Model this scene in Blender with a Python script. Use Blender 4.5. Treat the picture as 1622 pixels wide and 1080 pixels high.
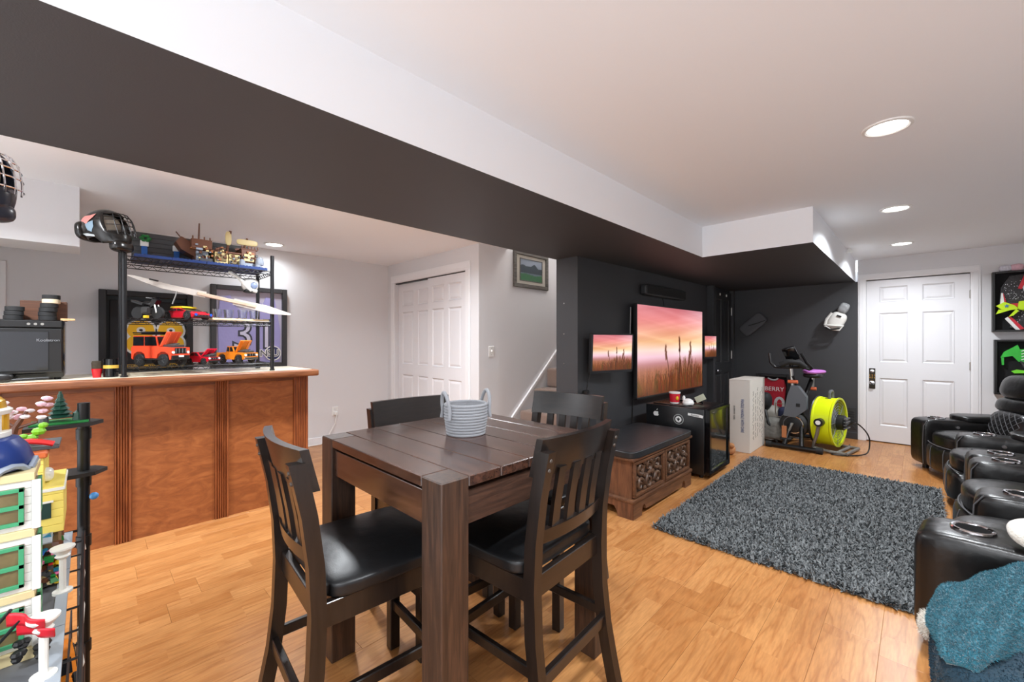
import bpy, bmesh, math, random
import numpy as np
from mathutils import Matrix, Vector

for o in list(bpy.data.objects):
    bpy.data.objects.remove(o, do_unlink=True)
SC = bpy.context.scene
COL = SC.collection
PI = math.pi

# ------------------------------------------------------------------ camera, world, exposure
cam_d = bpy.data.cameras.new('camera')
cam_d.sensor_fit = 'HORIZONTAL'
cam_d.sensor_width = 36.0
cam_d.lens = 36.0 * 657.0 / 1622.0
cam_d.clip_start = 0.02
cam = bpy.data.objects.new('camera', cam_d)
COL.objects.link(cam)
cam.location = (0, 0, 1.28)
cam.rotation_euler = (PI / 2, 0, math.atan(644 / 657))
SC.camera = cam

world = bpy.data.worlds.new('world')
SC.world = world
world.use_nodes = True
world.node_tree.nodes['Background'].inputs[0].default_value = (0.95, 0.98, 1.02, 1)
world.node_tree.nodes['Background'].inputs[1].default_value = 2.15

SC.view_settings.view_transform = 'Standard'
SC.view_settings.look = 'None'
SC.view_settings.gamma = 1.0
SC.view_settings.use_curve_mapping = False
SC.view_settings.exposure = 0.55
SC.cycles.max_bounces = 10
SC.cycles.diffuse_bounces = 6
LAMP_W = 18.0          # watts of one recessed downlight

# ------------------------------------------------------------------ colour and material helpers
def lin(c):
    def f(v):
        v = v / 255.0
        return v / 12.92 if v <= 0.04045 else ((v + 0.055) / 1.055) ** 2.4
    return (f(c[0]), f(c[1]), f(c[2]), 1.0)

_mats = {}
def pm(name, col, rough=0.5, metal=0.0, bump=0.0, bscale=60.0, spec=0.5, coat=0.0, trans=0.0, var=0.0, vscale=8.0,
       emit=None, estr=1.0, sheen=0.0, alpha=1.0):
    if name in _mats:
        return _mats[name]
    m = bpy.data.materials.new(name)
    m.use_nodes = True
    nt = m.node_tree
    b = nt.nodes['Principled BSDF']
    b.inputs['Base Color'].default_value = lin(col)
    b.inputs['Roughness'].default_value = rough
    b.inputs['Metallic'].default_value = metal
    b.inputs['Specular IOR Level'].default_value = spec
    b.inputs['Coat Weight'].default_value = coat
    b.inputs['Coat Roughness'].default_value = 0.1
    b.inputs['Transmission Weight'].default_value = trans
    b.inputs['Alpha'].default_value = alpha
    if sheen:
        b.inputs['Sheen Weight'].default_value = sheen
        b.inputs['Sheen Roughness'].default_value = 0.5
    if emit is not None:
        b.inputs['Emission Color'].default_value = lin(emit)
        b.inputs['Emission Strength'].default_value = estr
    tc = nt.nodes.new('ShaderNodeTexCoord')
    if bump:
        n = nt.nodes.new('ShaderNodeTexNoise')
        n.inputs['Scale'].default_value = bscale
        n.inputs['Detail'].default_value = 4
        nt.links.new(tc.outputs['Object'], n.inputs['Vector'])
        bp = nt.nodes.new('ShaderNodeBump')
        bp.inputs['Strength'].default_value = bump
        bp.inputs['Distance'].default_value = 0.01
        nt.links.new(n.outputs['Fac'], bp.inputs['Height'])
        nt.links.new(bp.outputs['Normal'], b.inputs['Normal'])
    if var:
        n = nt.nodes.new('ShaderNodeTexNoise')
        n.inputs['Scale'].default_value = vscale
        n.inputs['Detail'].default_value = 5
        nt.links.new(tc.outputs['Object'], n.inputs['Vector'])
        mx = nt.nodes.new('ShaderNodeMix')
        mx.data_type = 'RGBA'
        c = lin(col)
        mx.inputs[6].default_value = tuple(v * (1 - var) for v in c[:3]) + (1,)
        mx.inputs[7].default_value = tuple(min(1, v * (1 + var)) for v in c[:3]) + (1,)
        nt.links.new(n.outputs['Fac'], mx.inputs[0])
        nt.links.new(mx.outputs[2], b.inputs['Base Color'])
    _mats[name] = m
    return m

def wood(name, c1, c2, axis='x', scale=4.0, stretch=10.0, rough=0.4, bump=0.15, coat=0.0, detail=6, dist=0.6, wave=0.0, c3=None):
    """Grain runs along the given object axis; every object gets its own offset into the grain."""
    if name in _mats:
        return _mats[name]
    m = bpy.data.materials.new(name)
    m.use_nodes = True
    nt = m.node_tree
    L = nt.links
    b = nt.nodes['Principled BSDF']
    b.inputs['Roughness'].default_value = rough
    b.inputs['Coat Weight'].default_value = coat
    b.inputs['Coat Roughness'].default_value = 0.15
    tc = nt.nodes.new('ShaderNodeTexCoord')
    oi = nt.nodes.new('ShaderNodeObjectInfo')
    add = nt.nodes.new('ShaderNodeVectorMath')
    add.operation = 'ADD'
    mul = nt.nodes.new('ShaderNodeVectorMath')
    mul.operation = 'SCALE'
    comb = nt.nodes.new('ShaderNodeCombineXYZ')
    for i in range(3):
        L.new(oi.outputs['Random'], comb.inputs[i])
    L.new(comb.outputs[0], mul.inputs[0])
    mul.inputs['Scale'].default_value = 23.7
    L.new(tc.outputs['Object'], add.inputs[0])
    L.new(mul.outputs[0], add.inputs[1])
    mp = nt.nodes.new('ShaderNodeMapping')
    s = [stretch, stretch, stretch]
    s['xyz'.index(axis)] = 1.0
    mp.inputs['Scale'].default_value = s
    L.new(add.outputs[0], mp.inputs['Vector'])
    n = nt.nodes.new('ShaderNodeTexNoise')
    n.inputs['Scale'].default_value = scale
    n.inputs['Detail'].default_value = detail
    n.inputs['Roughness'].default_value = 0.62
    n.inputs['Distortion'].default_value = dist
    L.new(mp.outputs[0], n.inputs['Vector'])
    fac = n.outputs['Fac']
    if wave:
        w = nt.nodes.new('ShaderNodeTexWave')
        w.wave_type = 'RINGS'
        w.inputs['Scale'].default_value = 0.55
        w.inputs['Distortion'].default_value = 7.0
        w.inputs['Detail'].default_value = 2.0
        w.inputs['Detail Scale'].default_value = 1.0
        L.new(mp.outputs[0], w.inputs['Vector'])
        mm = nt.nodes.new('ShaderNodeMix')
        mm.inputs[0].default_value = wave
        L.new(n.outputs['Fac'], mm.inputs[2])
        L.new(w.outputs['Fac'], mm.inputs[3])
        fac = mm.outputs[0]
    r = nt.nodes.new('ShaderNodeValToRGB')
    r.color_ramp.elements[0].position = 0.3
    r.color_ramp.elements[0].color = lin(c1)
    r.color_ramp.elements[1].position = 0.7
    r.color_ramp.elements[1].color = lin(c2)
    if c3:
        e = r.color_ramp.elements.new(0.5)
        e.color = lin(c3)
    L.new(fac, r.inputs[0])
    L.new(r.outputs[0], b.inputs['Base Color'])
    if bump:
        bp = nt.nodes.new('ShaderNodeBump')
        bp.inputs['Strength'].default_value = bump
        bp.inputs['Distance'].default_value = 0.004
        L.new(fac, bp.inputs['Height'])
        L.new(bp.outputs['Normal'], b.inputs['Normal'])
    _mats[name] = m
    return m

def floor_material():
    m = bpy.data.materials.new('honey laminate')
    m.use_nodes = True
    nt = m.node_tree
    L = nt.links
    b = nt.nodes['Principled BSDF']
    b.inputs['Roughness'].default_value = 0.3
    tc = nt.nodes.new('ShaderNodeTexCoord')
    oi = nt.nodes.new('ShaderNodeObjectInfo')
    comb = nt.nodes.new('ShaderNodeCombineXYZ')
    for i in range(2):
        L.new(oi.outputs['Random'], comb.inputs[i])
    sc = nt.nodes.new('ShaderNodeVectorMath')
    sc.operation = 'SCALE'
    sc.inputs['Scale'].default_value = 37.0
    L.new(comb.outputs[0], sc.inputs[0])
    add = nt.nodes.new('ShaderNodeVectorMath')
    L.new(tc.outputs['Object'], add.inputs[0])
    L.new(sc.outputs[0], add.inputs[1])
    # printed strips inside each board: two strips of short blocks
    mp = nt.nodes.new('ShaderNodeMapping')
    mp.inputs['Rotation'].default_value = (0, 0, PI / 2)
    addx = nt.nodes.new('ShaderNodeVectorMath')
    c2 = nt.nodes.new('ShaderNodeCombineXYZ')
    L.new(sc.outputs[0], c2.inputs[1])
    mu = nt.nodes.new('ShaderNodeMath')
    mu.operation = 'MULTIPLY'
    mu.inputs[1].default_value = 13.0
    L.new(oi.outputs['Random'], mu.inputs[0])
    L.new(mu.outputs[0], c2.inputs[1])
    L.new(tc.outputs['Object'], addx.inputs[0])
    L.new(c2.outputs[0], addx.inputs[1])
    L.new(addx.outputs[0], mp.inputs['Vector'])
    br = nt.nodes.new('ShaderNodeTexBrick')
    br.offset = 0.37
    br.inputs['Scale'].default_value = 1.0
    br.inputs['Mortar Size'].default_value = 0.0
    br.inputs['Brick Width'].default_value = 0.42
    br.inputs['Row Height'].default_value = 0.096
    br.inputs['Color1'].default_value = (0, 0, 0, 1)
    br.inputs['Color2'].default_value = (1, 1, 1, 1)
    br.inputs['Bias'].default_value = 0.0
    L.new(mp.outputs[0], br.inputs['Vector'])
    # the grain jumps from block to block
    bs = nt.nodes.new('ShaderNodeVectorMath')
    bs.operation = 'SCALE'
    bs.inputs['Scale'].default_value = 5.0
    L.new(br.outputs['Color'], bs.inputs[0])
    ad2 = nt.nodes.new('ShaderNodeVectorMath')
    L.new(add.outputs[0], ad2.inputs[0])
    L.new(bs.outputs[0], ad2.inputs[1])
    mp2 = nt.nodes.new('ShaderNodeMapping')
    mp2.inputs['Scale'].default_value = (9.0, 1.0, 9.0)
    L.new(ad2.outputs[0], mp2.inputs['Vector'])
    w = nt.nodes.new('ShaderNodeTexNoise')
    w.inputs['Scale'].default_value = 1.3
    w.inputs['Detail'].default_value = 1.5
    w.inputs['Distortion'].default_value = 0.4
    L.new(mp2.outputs[0], w.inputs['Vector'])
    # contour lines of a slow noise read as cathedral grain
    mq = nt.nodes.new('ShaderNodeMath')
    mq.operation = 'MULTIPLY'
    mq.inputs[1].default_value = 13.0
    L.new(w.outputs['Fac'], mq.inputs[0])
    fr = nt.nodes.new('ShaderNodeMath')
    fr.operation = 'PINGPONG'
    fr.inputs[1].default_value = 1.0
    L.new(mq.outputs[0], fr.inputs[0])
    pw = nt.nodes.new('ShaderNodeMath')
    pw.operation = 'POWER'
    pw.inputs[1].default_value = 3.0
    L.new(fr.outputs[0], pw.inputs[0])
    n = nt.nodes.new('ShaderNodeTexNoise')
    n.inputs['Scale'].default_value = 14.0
    n.inputs['Detail'].default_value = 4.0
    L.new(mp2.outputs[0], n.inputs['Vector'])
    base = nt.nodes.new('ShaderNodeMix')
    base.data_type = 'RGBA'
    base.inputs[6].default_value = lin((178, 119, 66))
    base.inputs[7].default_value = lin((201, 144, 88))
    L.new(br.outputs['Color'], base.inputs[0])
    g1 = nt.nodes.new('ShaderNodeMix')
    g1.data_type = 'RGBA'
    g1.inputs[7].default_value = lin((158, 96, 46))
    L.new(base.outputs[2], g1.inputs[6])
    k = nt.nodes.new('ShaderNodeMath')
    k.operation = 'MULTIPLY'
    k.inputs[1].default_value = 0.55
    L.new(pw.outputs[0], k.inputs[0])
    L.new(k.outputs[0], g1.inputs[0])
    g2 = nt.nodes.new('ShaderNodeMix')
    g2.data_type = 'RGBA'
    g2.blend_type = 'MULTIPLY'
    g2.inputs[0].default_value = 0.35
    L.new(g1.outputs[2], g2.inputs[6])
    rr = nt.nodes.new('ShaderNodeValToRGB')
    rr.color_ramp.elements[0].position = 0.35
    rr.color_ramp.elements[0].color = (0.45, 0.40, 0.35, 1)
    rr.color_ramp.elements[1].position = 0.65
    L.new(n.outputs['Fac'], rr.inputs[0])
    L.new(rr.outputs[0], g2.inputs[7])
    L.new(g2.outputs[2], b.inputs['Base Color'])
    return m

def leather(name, col, rough=0.32, scale=160.0, bump=0.12, crease=0.0):
    if name in _mats:
        return _mats[name]
    m = bpy.data.materials.new(name)
    m.use_nodes = True
    nt = m.node_tree
    L = nt.links
    b = nt.nodes['Principled BSDF']
    b.inputs['Base Color'].default_value = lin(col)
    b.inputs['Roughness'].default_value = rough
    b.inputs['Specular IOR Level'].default_value = 0.5
    tc = nt.nodes.new('ShaderNodeTexCoord')
    v = nt.nodes.new('ShaderNodeTexVoronoi')
    v.inputs['Scale'].default_value = scale
    L.new(tc.outputs['Object'], v.inputs['Vector'])
    n = nt.nodes.new('ShaderNodeTexNoise')
    n.inputs['Scale'].default_value = 7.0
    n.inputs['Detail'].default_value = 3.0
    L.new(tc.outputs['Object'], n.inputs['Vector'])
    b1 = nt.nodes.new('ShaderNodeBump')
    b1.inputs['Strength'].default_value = bump
    b1.inputs['Distance'].default_value = 0.002
    L.new(v.outputs['Distance'], b1.inputs['Height'])
    b2 = nt.nodes.new('ShaderNodeBump')
    b2.inputs['Strength'].default_value = 0.25 + crease
    b2.inputs['Distance'].default_value = 0.02
    L.new(n.outputs['Fac'], b2.inputs['Height'])
    L.new(b1.outputs['Normal'], b2.inputs['Normal'])
    L.new(b2.outputs['Normal'], b.inputs['Normal'])
    _mats[name] = m
    return m

# ------------------------------------------------------------------ mesh helpers
def Rz(a): return Matrix.Rotation(a, 4, 'Z')
def T(*p): return Matrix.Translation(Vector(p))

class MB:
    def __init__(s):
        s.bm = bmesh.new()
    def _add(s, vs, fs, mi=0, M=None):
        out = []
        for v in vs:
            p = Vector(v)
            if M is not None:
                p = M @ p
            out.append(s.bm.verts.new(p))
        for f in fs:
            try:
                face = s.bm.faces.new([out[i] for i in f])
                face.material_index = mi
            except ValueError:
                pass
        return s
    def box(s, x0, x1, y0, y1, z0, z1, bev=0.0, seg=1, mi=0, M=None):
        if bev <= 0:
            vs = [(x, y, z) for z in (z0, z1) for y in (y0, y1) for x in (x0, x1)]
            fs = [(0, 2, 3, 1), (4, 5, 7, 6), (0, 1, 5, 4), (2, 6, 7, 3), (0, 4, 6, 2), (1, 3, 7, 5)]
            return s._add(vs, fs, mi, M)
        t = bmesh.new()
        vs = [t.verts.new(p) for p in [(x, y, z) for z in (z0, z1) for y in (y0, y1) for x in (x0, x1)]]
        for f in [(0, 2, 3, 1), (4, 5, 7, 6), (0, 1, 5, 4), (2, 6, 7, 3), (0, 4, 6, 2), (1, 3, 7, 5)]:
            t.faces.new([vs[i] for i in f])
        bmesh.ops.bevel(t, geom=list(t.edges), offset=bev, segments=seg, profile=0.5, affect='EDGES')
        t.verts.index_update()
        return s._add([v.co.copy() for v in t.verts], [[v.index for v in f.verts] for f in t.faces], mi, M)
    def puff(s, x0, x1, y0, y1, z0, z1, e=6.0, n=8, mi=0, M=None, warp=None):
        idx = {}
        vs = []
        fs = []
        c = Vector(((x0 + x1) / 2, (y0 + y1) / 2, (z0 + z1) / 2))
        h = Vector(((x1 - x0) / 2, (y1 - y0) / 2, (z1 - z0) / 2))
        def vid(p):
            k = (round(p[0], 4), round(p[1], 4), round(p[2], 4))
            if k not in idx:
                q = Vector(p)
                r = (abs(q.x) ** e + abs(q.y) ** e + abs(q.z) ** e) ** (1 / e)
                q = q / r
                w = Vector((c.x + q.x * h.x, c.y + q.y * h.y, c.z + q.z * h.z))
                if warp:
                    w = warp(w)
                idx[k] = len(vs)
                vs.append(w)
            return idx[k]
        def g(i):
            a = -1 + 2 * i / n
            return math.copysign(abs(a) ** 0.8, a)
        for ax in range(3):
            for sg in (-1, 1):
                for i in range(n):
                    for j in range(n):
                        q = []
                        for (a, b2) in ((i, j), (i + 1, j), (i + 1, j + 1), (i, j + 1)):
                            p = [0, 0, 0]
                            p[ax] = sg
                            p[(ax + 1) % 3] = g(a)
                            p[(ax + 2) % 3] = g(b2)
                            q.append(vid(p))
                        fs.append(q if sg > 0 else q[::-1])
        return s._add(vs, fs, mi, M)
    def cyl(s, p0, p1, r0, r1=None, n=12, mi=0, M=None, caps=True):
        r1 = r0 if r1 is None else r1
        p0 = Vector(p0); p1 = Vector(p1)
        d = (p1 - p0).normalized()
        u = d.orthogonal().normalized()
        w = d.cross(u)
        vs = []
        for p, r in ((p0, r0), (p1, r1)):
            for k in range(n):
                a = 2 * PI * k / n
                vs.append(p + u * (r * math.cos(a)) + w * (r * math.sin(a)))
        fs = [(k, (k + 1) % n, n + (k + 1) % n, n + k) for k in range(n)]
        if caps:
            fs += [tuple(range(n))[::-1], tuple(range(n, 2 * n))]
        return s._add(vs, fs, mi, M)
    def tube(s, pts, r, n=8, closed=False, mi=0, M=None, flat=1.0):
        pts = [Vector(p) for p in pts]
        N = len(pts)
        rs = r if isinstance(r, (list, tuple)) else [r] * N
        vs = []
        u = None
        for i in range(N):
            if closed:
                d = pts[(i + 1) % N] - pts[i - 1]
            else:
                d = pts[min(i + 1, N - 1)] - pts[max(i - 1, 0)]
            d.normalize()
            if u is None:
                u = d.orthogonal().normalized()
            else:
                u = (u - d * u.dot(d))
                u = u.normalized() if u.length > 1e-6 else d.orthogonal().normalized()
            w = d.cross(u)
            for k in range(n):
                a = 2 * PI * k / n
                vs.append(pts[i] + u * (rs[i] * math.cos(a)) + w * (rs[i] * flat * math.sin(a)))
        fs = []
        for i in range(N if closed else N - 1):
            j = (i + 1) % N
            for k in range(n):
                fs.append((i * n + k, i * n + (k + 1) % n, j * n + (k + 1) % n, j * n + k))
        if not closed:
            fs += [tuple(range(n))[::-1], tuple(range((N - 1) * n, N * n))]
        return s._add(vs, fs, mi, M)
    def lathe(s, prof, n=24, mi=0, M=None):
        vs = []
        fs = []
        K = len(prof)
        for (r, z) in prof:
            for k in range(n):
                a = 2 * PI * k / n
                vs.append((r * math.cos(a), r * math.sin(a), z))
        for i in range(K - 1):
            for k in range(n):
                fs.append((i * n + k, i * n + (k + 1) % n, (i + 1) * n + (k + 1) % n, (i + 1) * n + k))
        if prof[0][0] > 1e-5:
            fs.append(tuple(range(n))[::-1])
        if prof[-1][0] > 1e-5:
            fs.append(tuple(range((K - 1) * n, K * n)))
        return s._add(vs, fs, mi, M)
    def prism(s, poly, d0, d1, plane='xz', mi=0, M=None):
        """Extrude a 2-D outline along the axis missing from `plane`."""
        def P3(a, b, d):
            return {'xz': (a, d, b), 'yz': (d, a, b), 'xy': (a, b, d)}[plane]
        n = len(poly)
        vs = [P3(a, b, d0) for a, b in poly] + [P3(a, b, d1) for a, b in poly]
        fs = [(i, (i + 1) % n, n + (i + 1) % n, n + i) for i in range(n)]
        fs += [tuple(range(n))[::-1], tuple(range(n, 2 * n))]
        return s._add(vs, fs, mi, M)
    def ell(s, c, r, n=12, mi=0, M=None):
        vs = []
        fs = []
        m = max(4, n // 2)
        for i in range(m + 1):
            th = PI * i / m
            for k in range(n):
                a = 2 * PI * k / n
                vs.append((c[0] + r[0] * math.sin(th) * math.cos(a), c[1] + r[1] * math.sin(th) * math.sin(a), c[2] + r[2] * math.cos(th)))
        for i in range(m):
            for k in range(n):
                fs.append((i * n + k, (i + 1) * n + k, (i + 1) * n + (k + 1) % n, i * n + (k + 1) % n))
        return s._add(vs, fs, mi, M)
    def grid(s, fn, nu, nv, mi=0, M=None, flip=False):
        vs = [fn(i / nu, j / nv) for j in range(nv + 1) for i in range(nu + 1)]
        fs = []
        for j in range(nv):
            for i in range(nu):
                a = j * (nu + 1) + i
                q = (a, a + 1, a + nu + 2, a + nu + 1)
                fs.append(q[::-1] if flip else q)
        return s._add(vs, fs, mi, M)
    def build(s, name, mats, parent=None, world=False, smooth=32, M=None, merge=True):
        me = bpy.data.meshes.new(name)
        if merge:
            bmesh.ops.remove_doubles(s.bm, verts=s.bm.verts, dist=1e-5)
        bmesh.ops.recalc_face_normals(s.bm, faces=s.bm.faces)
        if M is not None:
            s.bm.transform(M)
        if world and parent is not None:
            s.bm.transform(wmat(parent).inverted())
        s.bm.to_mesh(me)
        s.bm.free()
        for m in (mats if isinstance(mats, (list, tuple)) else [mats]):
            me.materials.append(m)
        if smooth:
            me.polygons.foreach_set('use_smooth', [True] * len(me.polygons))
            me.set_sharp_from_angle(angle=math.radians(smooth))
        o = bpy.data.objects.new(name, me)
        COL.objects.link(o)
        if parent is not None:
            o.parent = parent
        return o

def wmat(o):
    m = Matrix.LocRotScale(o.location, o.rotation_euler, o.scale)
    return m if o.parent is None else wmat(o.parent) @ m

def thing(name, label, cat, loc=(0, 0, 0), rotz=0.0, group=None):
    o = bpy.data.objects.new(name, None)
    o.empty_display_size = 0.05
    COL.objects.link(o)
    o.location = loc
    o.rotation_euler = (0, 0, rotz)
    return tag(o, label, cat, group)
def tag(o, label, cat, group=None):
    o['label'] = label
    o['category'] = cat
    if group:
        o['group'] = group
    return o
def struct(o, label=None, cat=None):
    o['kind'] = 'structure'
    if label: o['label'] = label
    if cat: o['category'] = cat
    return o
def dup(root, loc, rotz=0.0, label=None, group=None):
    r = root.copy()
    COL.objects.link(r)
    r.location = loc
    r.rotation_euler = (0, 0, rotz)
    if label: r['label'] = label
    if group: r['group'] = group
    for ch in list(root.children):
        c = ch.copy()
        COL.objects.link(c)
        c.parent = r
        for g in list(ch.children):
            d = g.copy()
            COL.objects.link(d)
            d.parent = c
    return r

def text_mesh(name, body, size, mat, M, parent=None, world=True, depth=0.0008, align='CENTER', xs=1.0, bold=0.0):
    """Flat lettering in the xy plane of M (x along the line, z out of the surface)."""
    cu = bpy.data.curves.new(name, 'FONT')
    cu.body = body
    cu.size = size
    cu.align_x = align
    cu.align_y = 'CENTER'
    cu.extrude = depth
    cu.offset = bold
    cu.resolution_u = 3
    tmp = bpy.data.objects.new('tmp_text', cu)
    COL.objects.link(tmp)
    dg = bpy.context.evaluated_depsgraph_get()
    me = bpy.data.meshes.new_from_object(tmp.evaluated_get(dg))
    bpy.data.objects.remove(tmp, do_unlink=True)
    bpy.data.curves.remove(cu)
    me.name = name
    me.transform(M @ Matrix.Diagonal((xs, 1, 1, 1)))
    if world and parent is not None:
        me.transform(wmat(parent).inverted())
    me.materials.clear()
    me.materials.append(mat)
    o = bpy.data.objects.new(name, me)
    COL.objects.link(o)
    if parent is not None:
        o.parent = parent
    return o

def curve(pts, n=8):
    """Catmull-Rom points through pts."""
    P = [Vector(p) for p in pts]
    P = [P[0] * 2 - P[1]] + P + [P[-1] * 2 - P[-2]]
    out = []
    for i in range(1, len(P) - 2):
        a, b, c, d = P[i - 1], P[i], P[i + 1], P[i + 2]
        for k in range(n):
            t = k / n
            out.append(0.5 * ((2 * b) + (c - a) * t + (2 * a - 5 * b + 4 * c - d) * t * t + (3 * b - a - 3 * c + d) * t ** 3))
    return out + [P[-2]]

def frame(origin, xdir, ydir):
    """Matrix whose x runs along xdir and y along ydir at origin."""
    x = Vector(xdir).normalized()
    y = Vector(ydir).normalized()
    z = x.cross(y).normalized()
    y = z.cross(x)
    m = Matrix.Identity(4)
    for i in range(3):
        m[i][0], m[i][1], m[i][2], m[i][3] = x[i], y[i], z[i], origin[i]
    return m

# ------------------------------------------------------------------ shared materials
M_ceil = pm('ceiling paint', (243, 246, 250), 0.85)
M_wall = pm('light grey wall paint', (221, 221, 223), 0.75, bump=0.03, bscale=220)
M_white = pm('white trim paint', (236, 236, 238), 0.45)
M_door = pm('white door paint', (230, 230, 233), 0.42)
M_black = pm('charcoal wall paint', (60, 61, 64), 0.55, bump=0.05, bscale=180)
M_bdoor = pm('charcoal door paint', (50, 51, 53), 0.38)
M_metal = pm('brushed nickel', (190, 188, 182), 0.28, 1.0)
M_chrome = pm('chrome', (225, 225, 228), 0.08, 1.0)
M_blk = pm('black plastic', (22, 22, 23), 0.4)
M_blkgloss = pm('glossy black', (12, 12, 14), 0.12)
M_blkmet = pm('black powder coat', (26, 26, 28), 0.38, 0.3)
M_plastic_w = pm('white plastic', (236, 236, 234), 0.35)
M_rubber = pm('black rubber', (26, 26, 27), 0.75)

ZC = 2.33      # ceiling
ZS = 2.05      # underside of the soffits
YF = 7.0       # far wall
XB = -5.3      # wall behind the bar

# ------------------------------------------------------------------ floor of laminate boards
M_floor = floor_material()
M_sub = pm('floor seam', (128, 86, 48), 0.7)
b = MB(); b.box(-5.6, 1.6, -0.8, 7.2, -0.06, -0.0022); b.box(-5.6, -2.45, -1.3, -0.8, -0.06, -0.0022)
floor = struct(b.build('floor', M_sub, smooth=0), 'honey coloured laminate floor of long boards', 'floor')
PW, PL = 0.192, 1.29
b = MB(); b.box(-PW / 2 + 0.0004, PW / 2 - 0.0004, -PL / 2 + 0.0004, PL / 2 - 0.0004, -0.006, 0.0, bev=0.0005)
plank0 = b.build('plank', M_floor, floor, smooth=0)
rng = random.Random(4)
first = True
row = 0
x = XB + PW / 2
while x < 1.5:
    y = -0.75 - rng.random() * PL
    if x > -3.4 and x < -2.9 or True:
        ymax = 2.95 if x < -3.37 else (3.4 if x < -2.45 else 7.0)
        if -2.45 <= x < -2.1: ymax = 3.2
        if x > -2.7: ymin = 0.2
        while y < ymax:
            c = y + PL / 2
            # leave out boards behind the camera and under it
            dz = -x * 0.0 + (x * -0.7 + c * 0.714)
            if (dz > -0.1 and c > -0.55) or (x < -2.45 and c > -1.1):
                if first:
                    p = plank0; first = False
                else:
                    p = plank0.copy(); COL.objects.link(p); p.parent = floor
                p.location = (x, c, 0)
            y += PL
    x += PW
    row += 1

# ------------------------------------------------------------------ ceiling, soffits
b = MB()
b.box(-5.5, -3.37, -2.4, 3.1, ZC, ZC + 0.1)
b.box(-3.37, -2.45, -2.4, 3.35, ZC, ZC + 0.1)
b.box(-2.45, 1.5, -2.4, 7.2, ZC, ZC + 0.1)
struct(b.build('ceiling', M_ceil, smooth=0), 'smooth white painted ceiling', 'ceiling')

def soffit(name, x0, x1, y0, y1):
    b = MB()
    vs = [(x, y, z) for z in (ZS, ZC) for y in (y0, y1) for x in (x0, x1)]
    b._add(vs, [(0, 2, 3, 1)], 1)
    b._add(vs, [(4, 5, 7, 6), (0, 1, 5, 4), (2, 6, 7, 3), (0, 4, 6, 2), (1, 3, 7, 5)], 0)
    o = b.build(name, [M_ceil, M_black], smooth=0)
    return o
struct(soffit('soffit_beam', -2.45, -1.42, -2.4, 3.95), 'long boxed soffit with black underside over the table', 'soffit')
struct(soffit('soffit_box', -2.45, -0.588, 3.95, YF), 'boxed soffit corner with black underside by the far wall', 'soffit')
b = MB(); b.box(-4.47, -4.10, -2.4, -0.045, 1.925, ZC)
struct(b.build('soffit_duct', M_wall, smooth=0), 'grey boxed duct under the ceiling above the bar', 'soffit')
# little sensor at the soffit edge
b = MB(); b.prism([(-0.03, 0), (0.03, 0), (0.012, 0.045), (-0.012, 0.045)], -0.02, 0.02, 'xz', M=T(-0.56, 6.05, ZC - 0.045))
tag(b.build('sensor', M_plastic_w), 'tiny white sensor under the ceiling beside the soffit', 'sensor')

# ------------------------------------------------------------------ walls
b = MB(); b.box(XB - 0.12, XB, -2.4, 3.05, 0, ZC)
struct(b.build('wall_left', M_wall, smooth=0), 'light grey wall behind the bar', 'wall')
b = MB(); b.box(XB - 0.12, -2.45, -1.22, -1.1, 0, ZC)
struct(b.build('wall_near', M_wall, smooth=0), 'light grey wall at the near end of the bar', 'wall')
# closet wall with an opening
b = MB()
CX0, CX1, CZ = -5.12, -3.585, 2.065
b.box(XB, CX0, 2.93, 3.05, 0, ZC); b.box(CX1, -3.37, 2.93, 3.05, 0, ZC); b.box(CX0, CX1, 2.93, 3.05, CZ, ZC)
b.box(CX0, CX1, 3.55, 3.6, 0, ZC)
struct(b.build('wall_closet', M_wall, smooth=0), 'light grey wall around the sliding closet doors', 'wall')
b = MB(); b.box(-3.49, -3.37, 3.05, 7.0, 0, 4.4)
struct(b.build('wall_stair', M_wall, smooth=0), 'light grey wall beside the carpeted stairs', 'wall')
b = MB(); b.box(-3.37, -2.45, 6.9, 7.0, 0, 4.4); b.box(-3.37, -2.45, 3.35, 7.0, 4.4, 4.5)
b.box(-3.37, -2.45, 3.25, 3.35, ZC + 0.1, 4.4); b.box(-2.47, -2.45, 3.35, 7.0, ZC + 0.1, 4.4)
struct(b.build('wall_stairwell', M_wall, smooth=0), 'upper walls of the stairwell', 'wall')
# black television wall, very slightly skewed, then a proud strip with the black door
def tvx(y): return -2.206 + 0.03 * (y - 3.1)
b = MB(); b.prism([(-2.45, 3.1), (tvx(3.1), 3.1), (tvx(6.06), 6.06), (-2.03, 6.06), (-2.03, 6.13), (-2.09, 6.13), (-2.09, 6.93),
                   (-2.03, 6.93), (-2.03, 7.0), (-2.45, 7.0)], 0, ZS, 'xy')
struct(b.build('wall_tv', M_black, smooth=0), 'charcoal black wall behind the televisions', 'wall')
b = MB(); b.box(-2.03, -0.565, YF, YF + 0.12, 0, ZS)
struct(b.build('wall_far_dark', M_black, smooth=0), 'charcoal black far wall behind the exercise bike', 'wall')
b = MB()
b.box(-0.565, -0.48, YF, YF + 0.12, 0, ZC); b.box(0.42, 1.5, YF, YF + 0.12, 0, ZC); b.box(-0.48, 0.42, YF, YF + 0.12, 2.06, ZC)
b.box(-0.6, 0.6, YF + 0.14, YF + 0.16, 0, 2.2)
struct(b.build('wall_far', M_wall, smooth=0), 'light grey far wall around the white door', 'wall')
b = MB(); b.box(1.42, 1.54, -2.4, 7.2, 0, ZC)
struct(b.build('wall_right', M_wall, smooth=0), 'light grey wall behind the recliners', 'wall')

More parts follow.
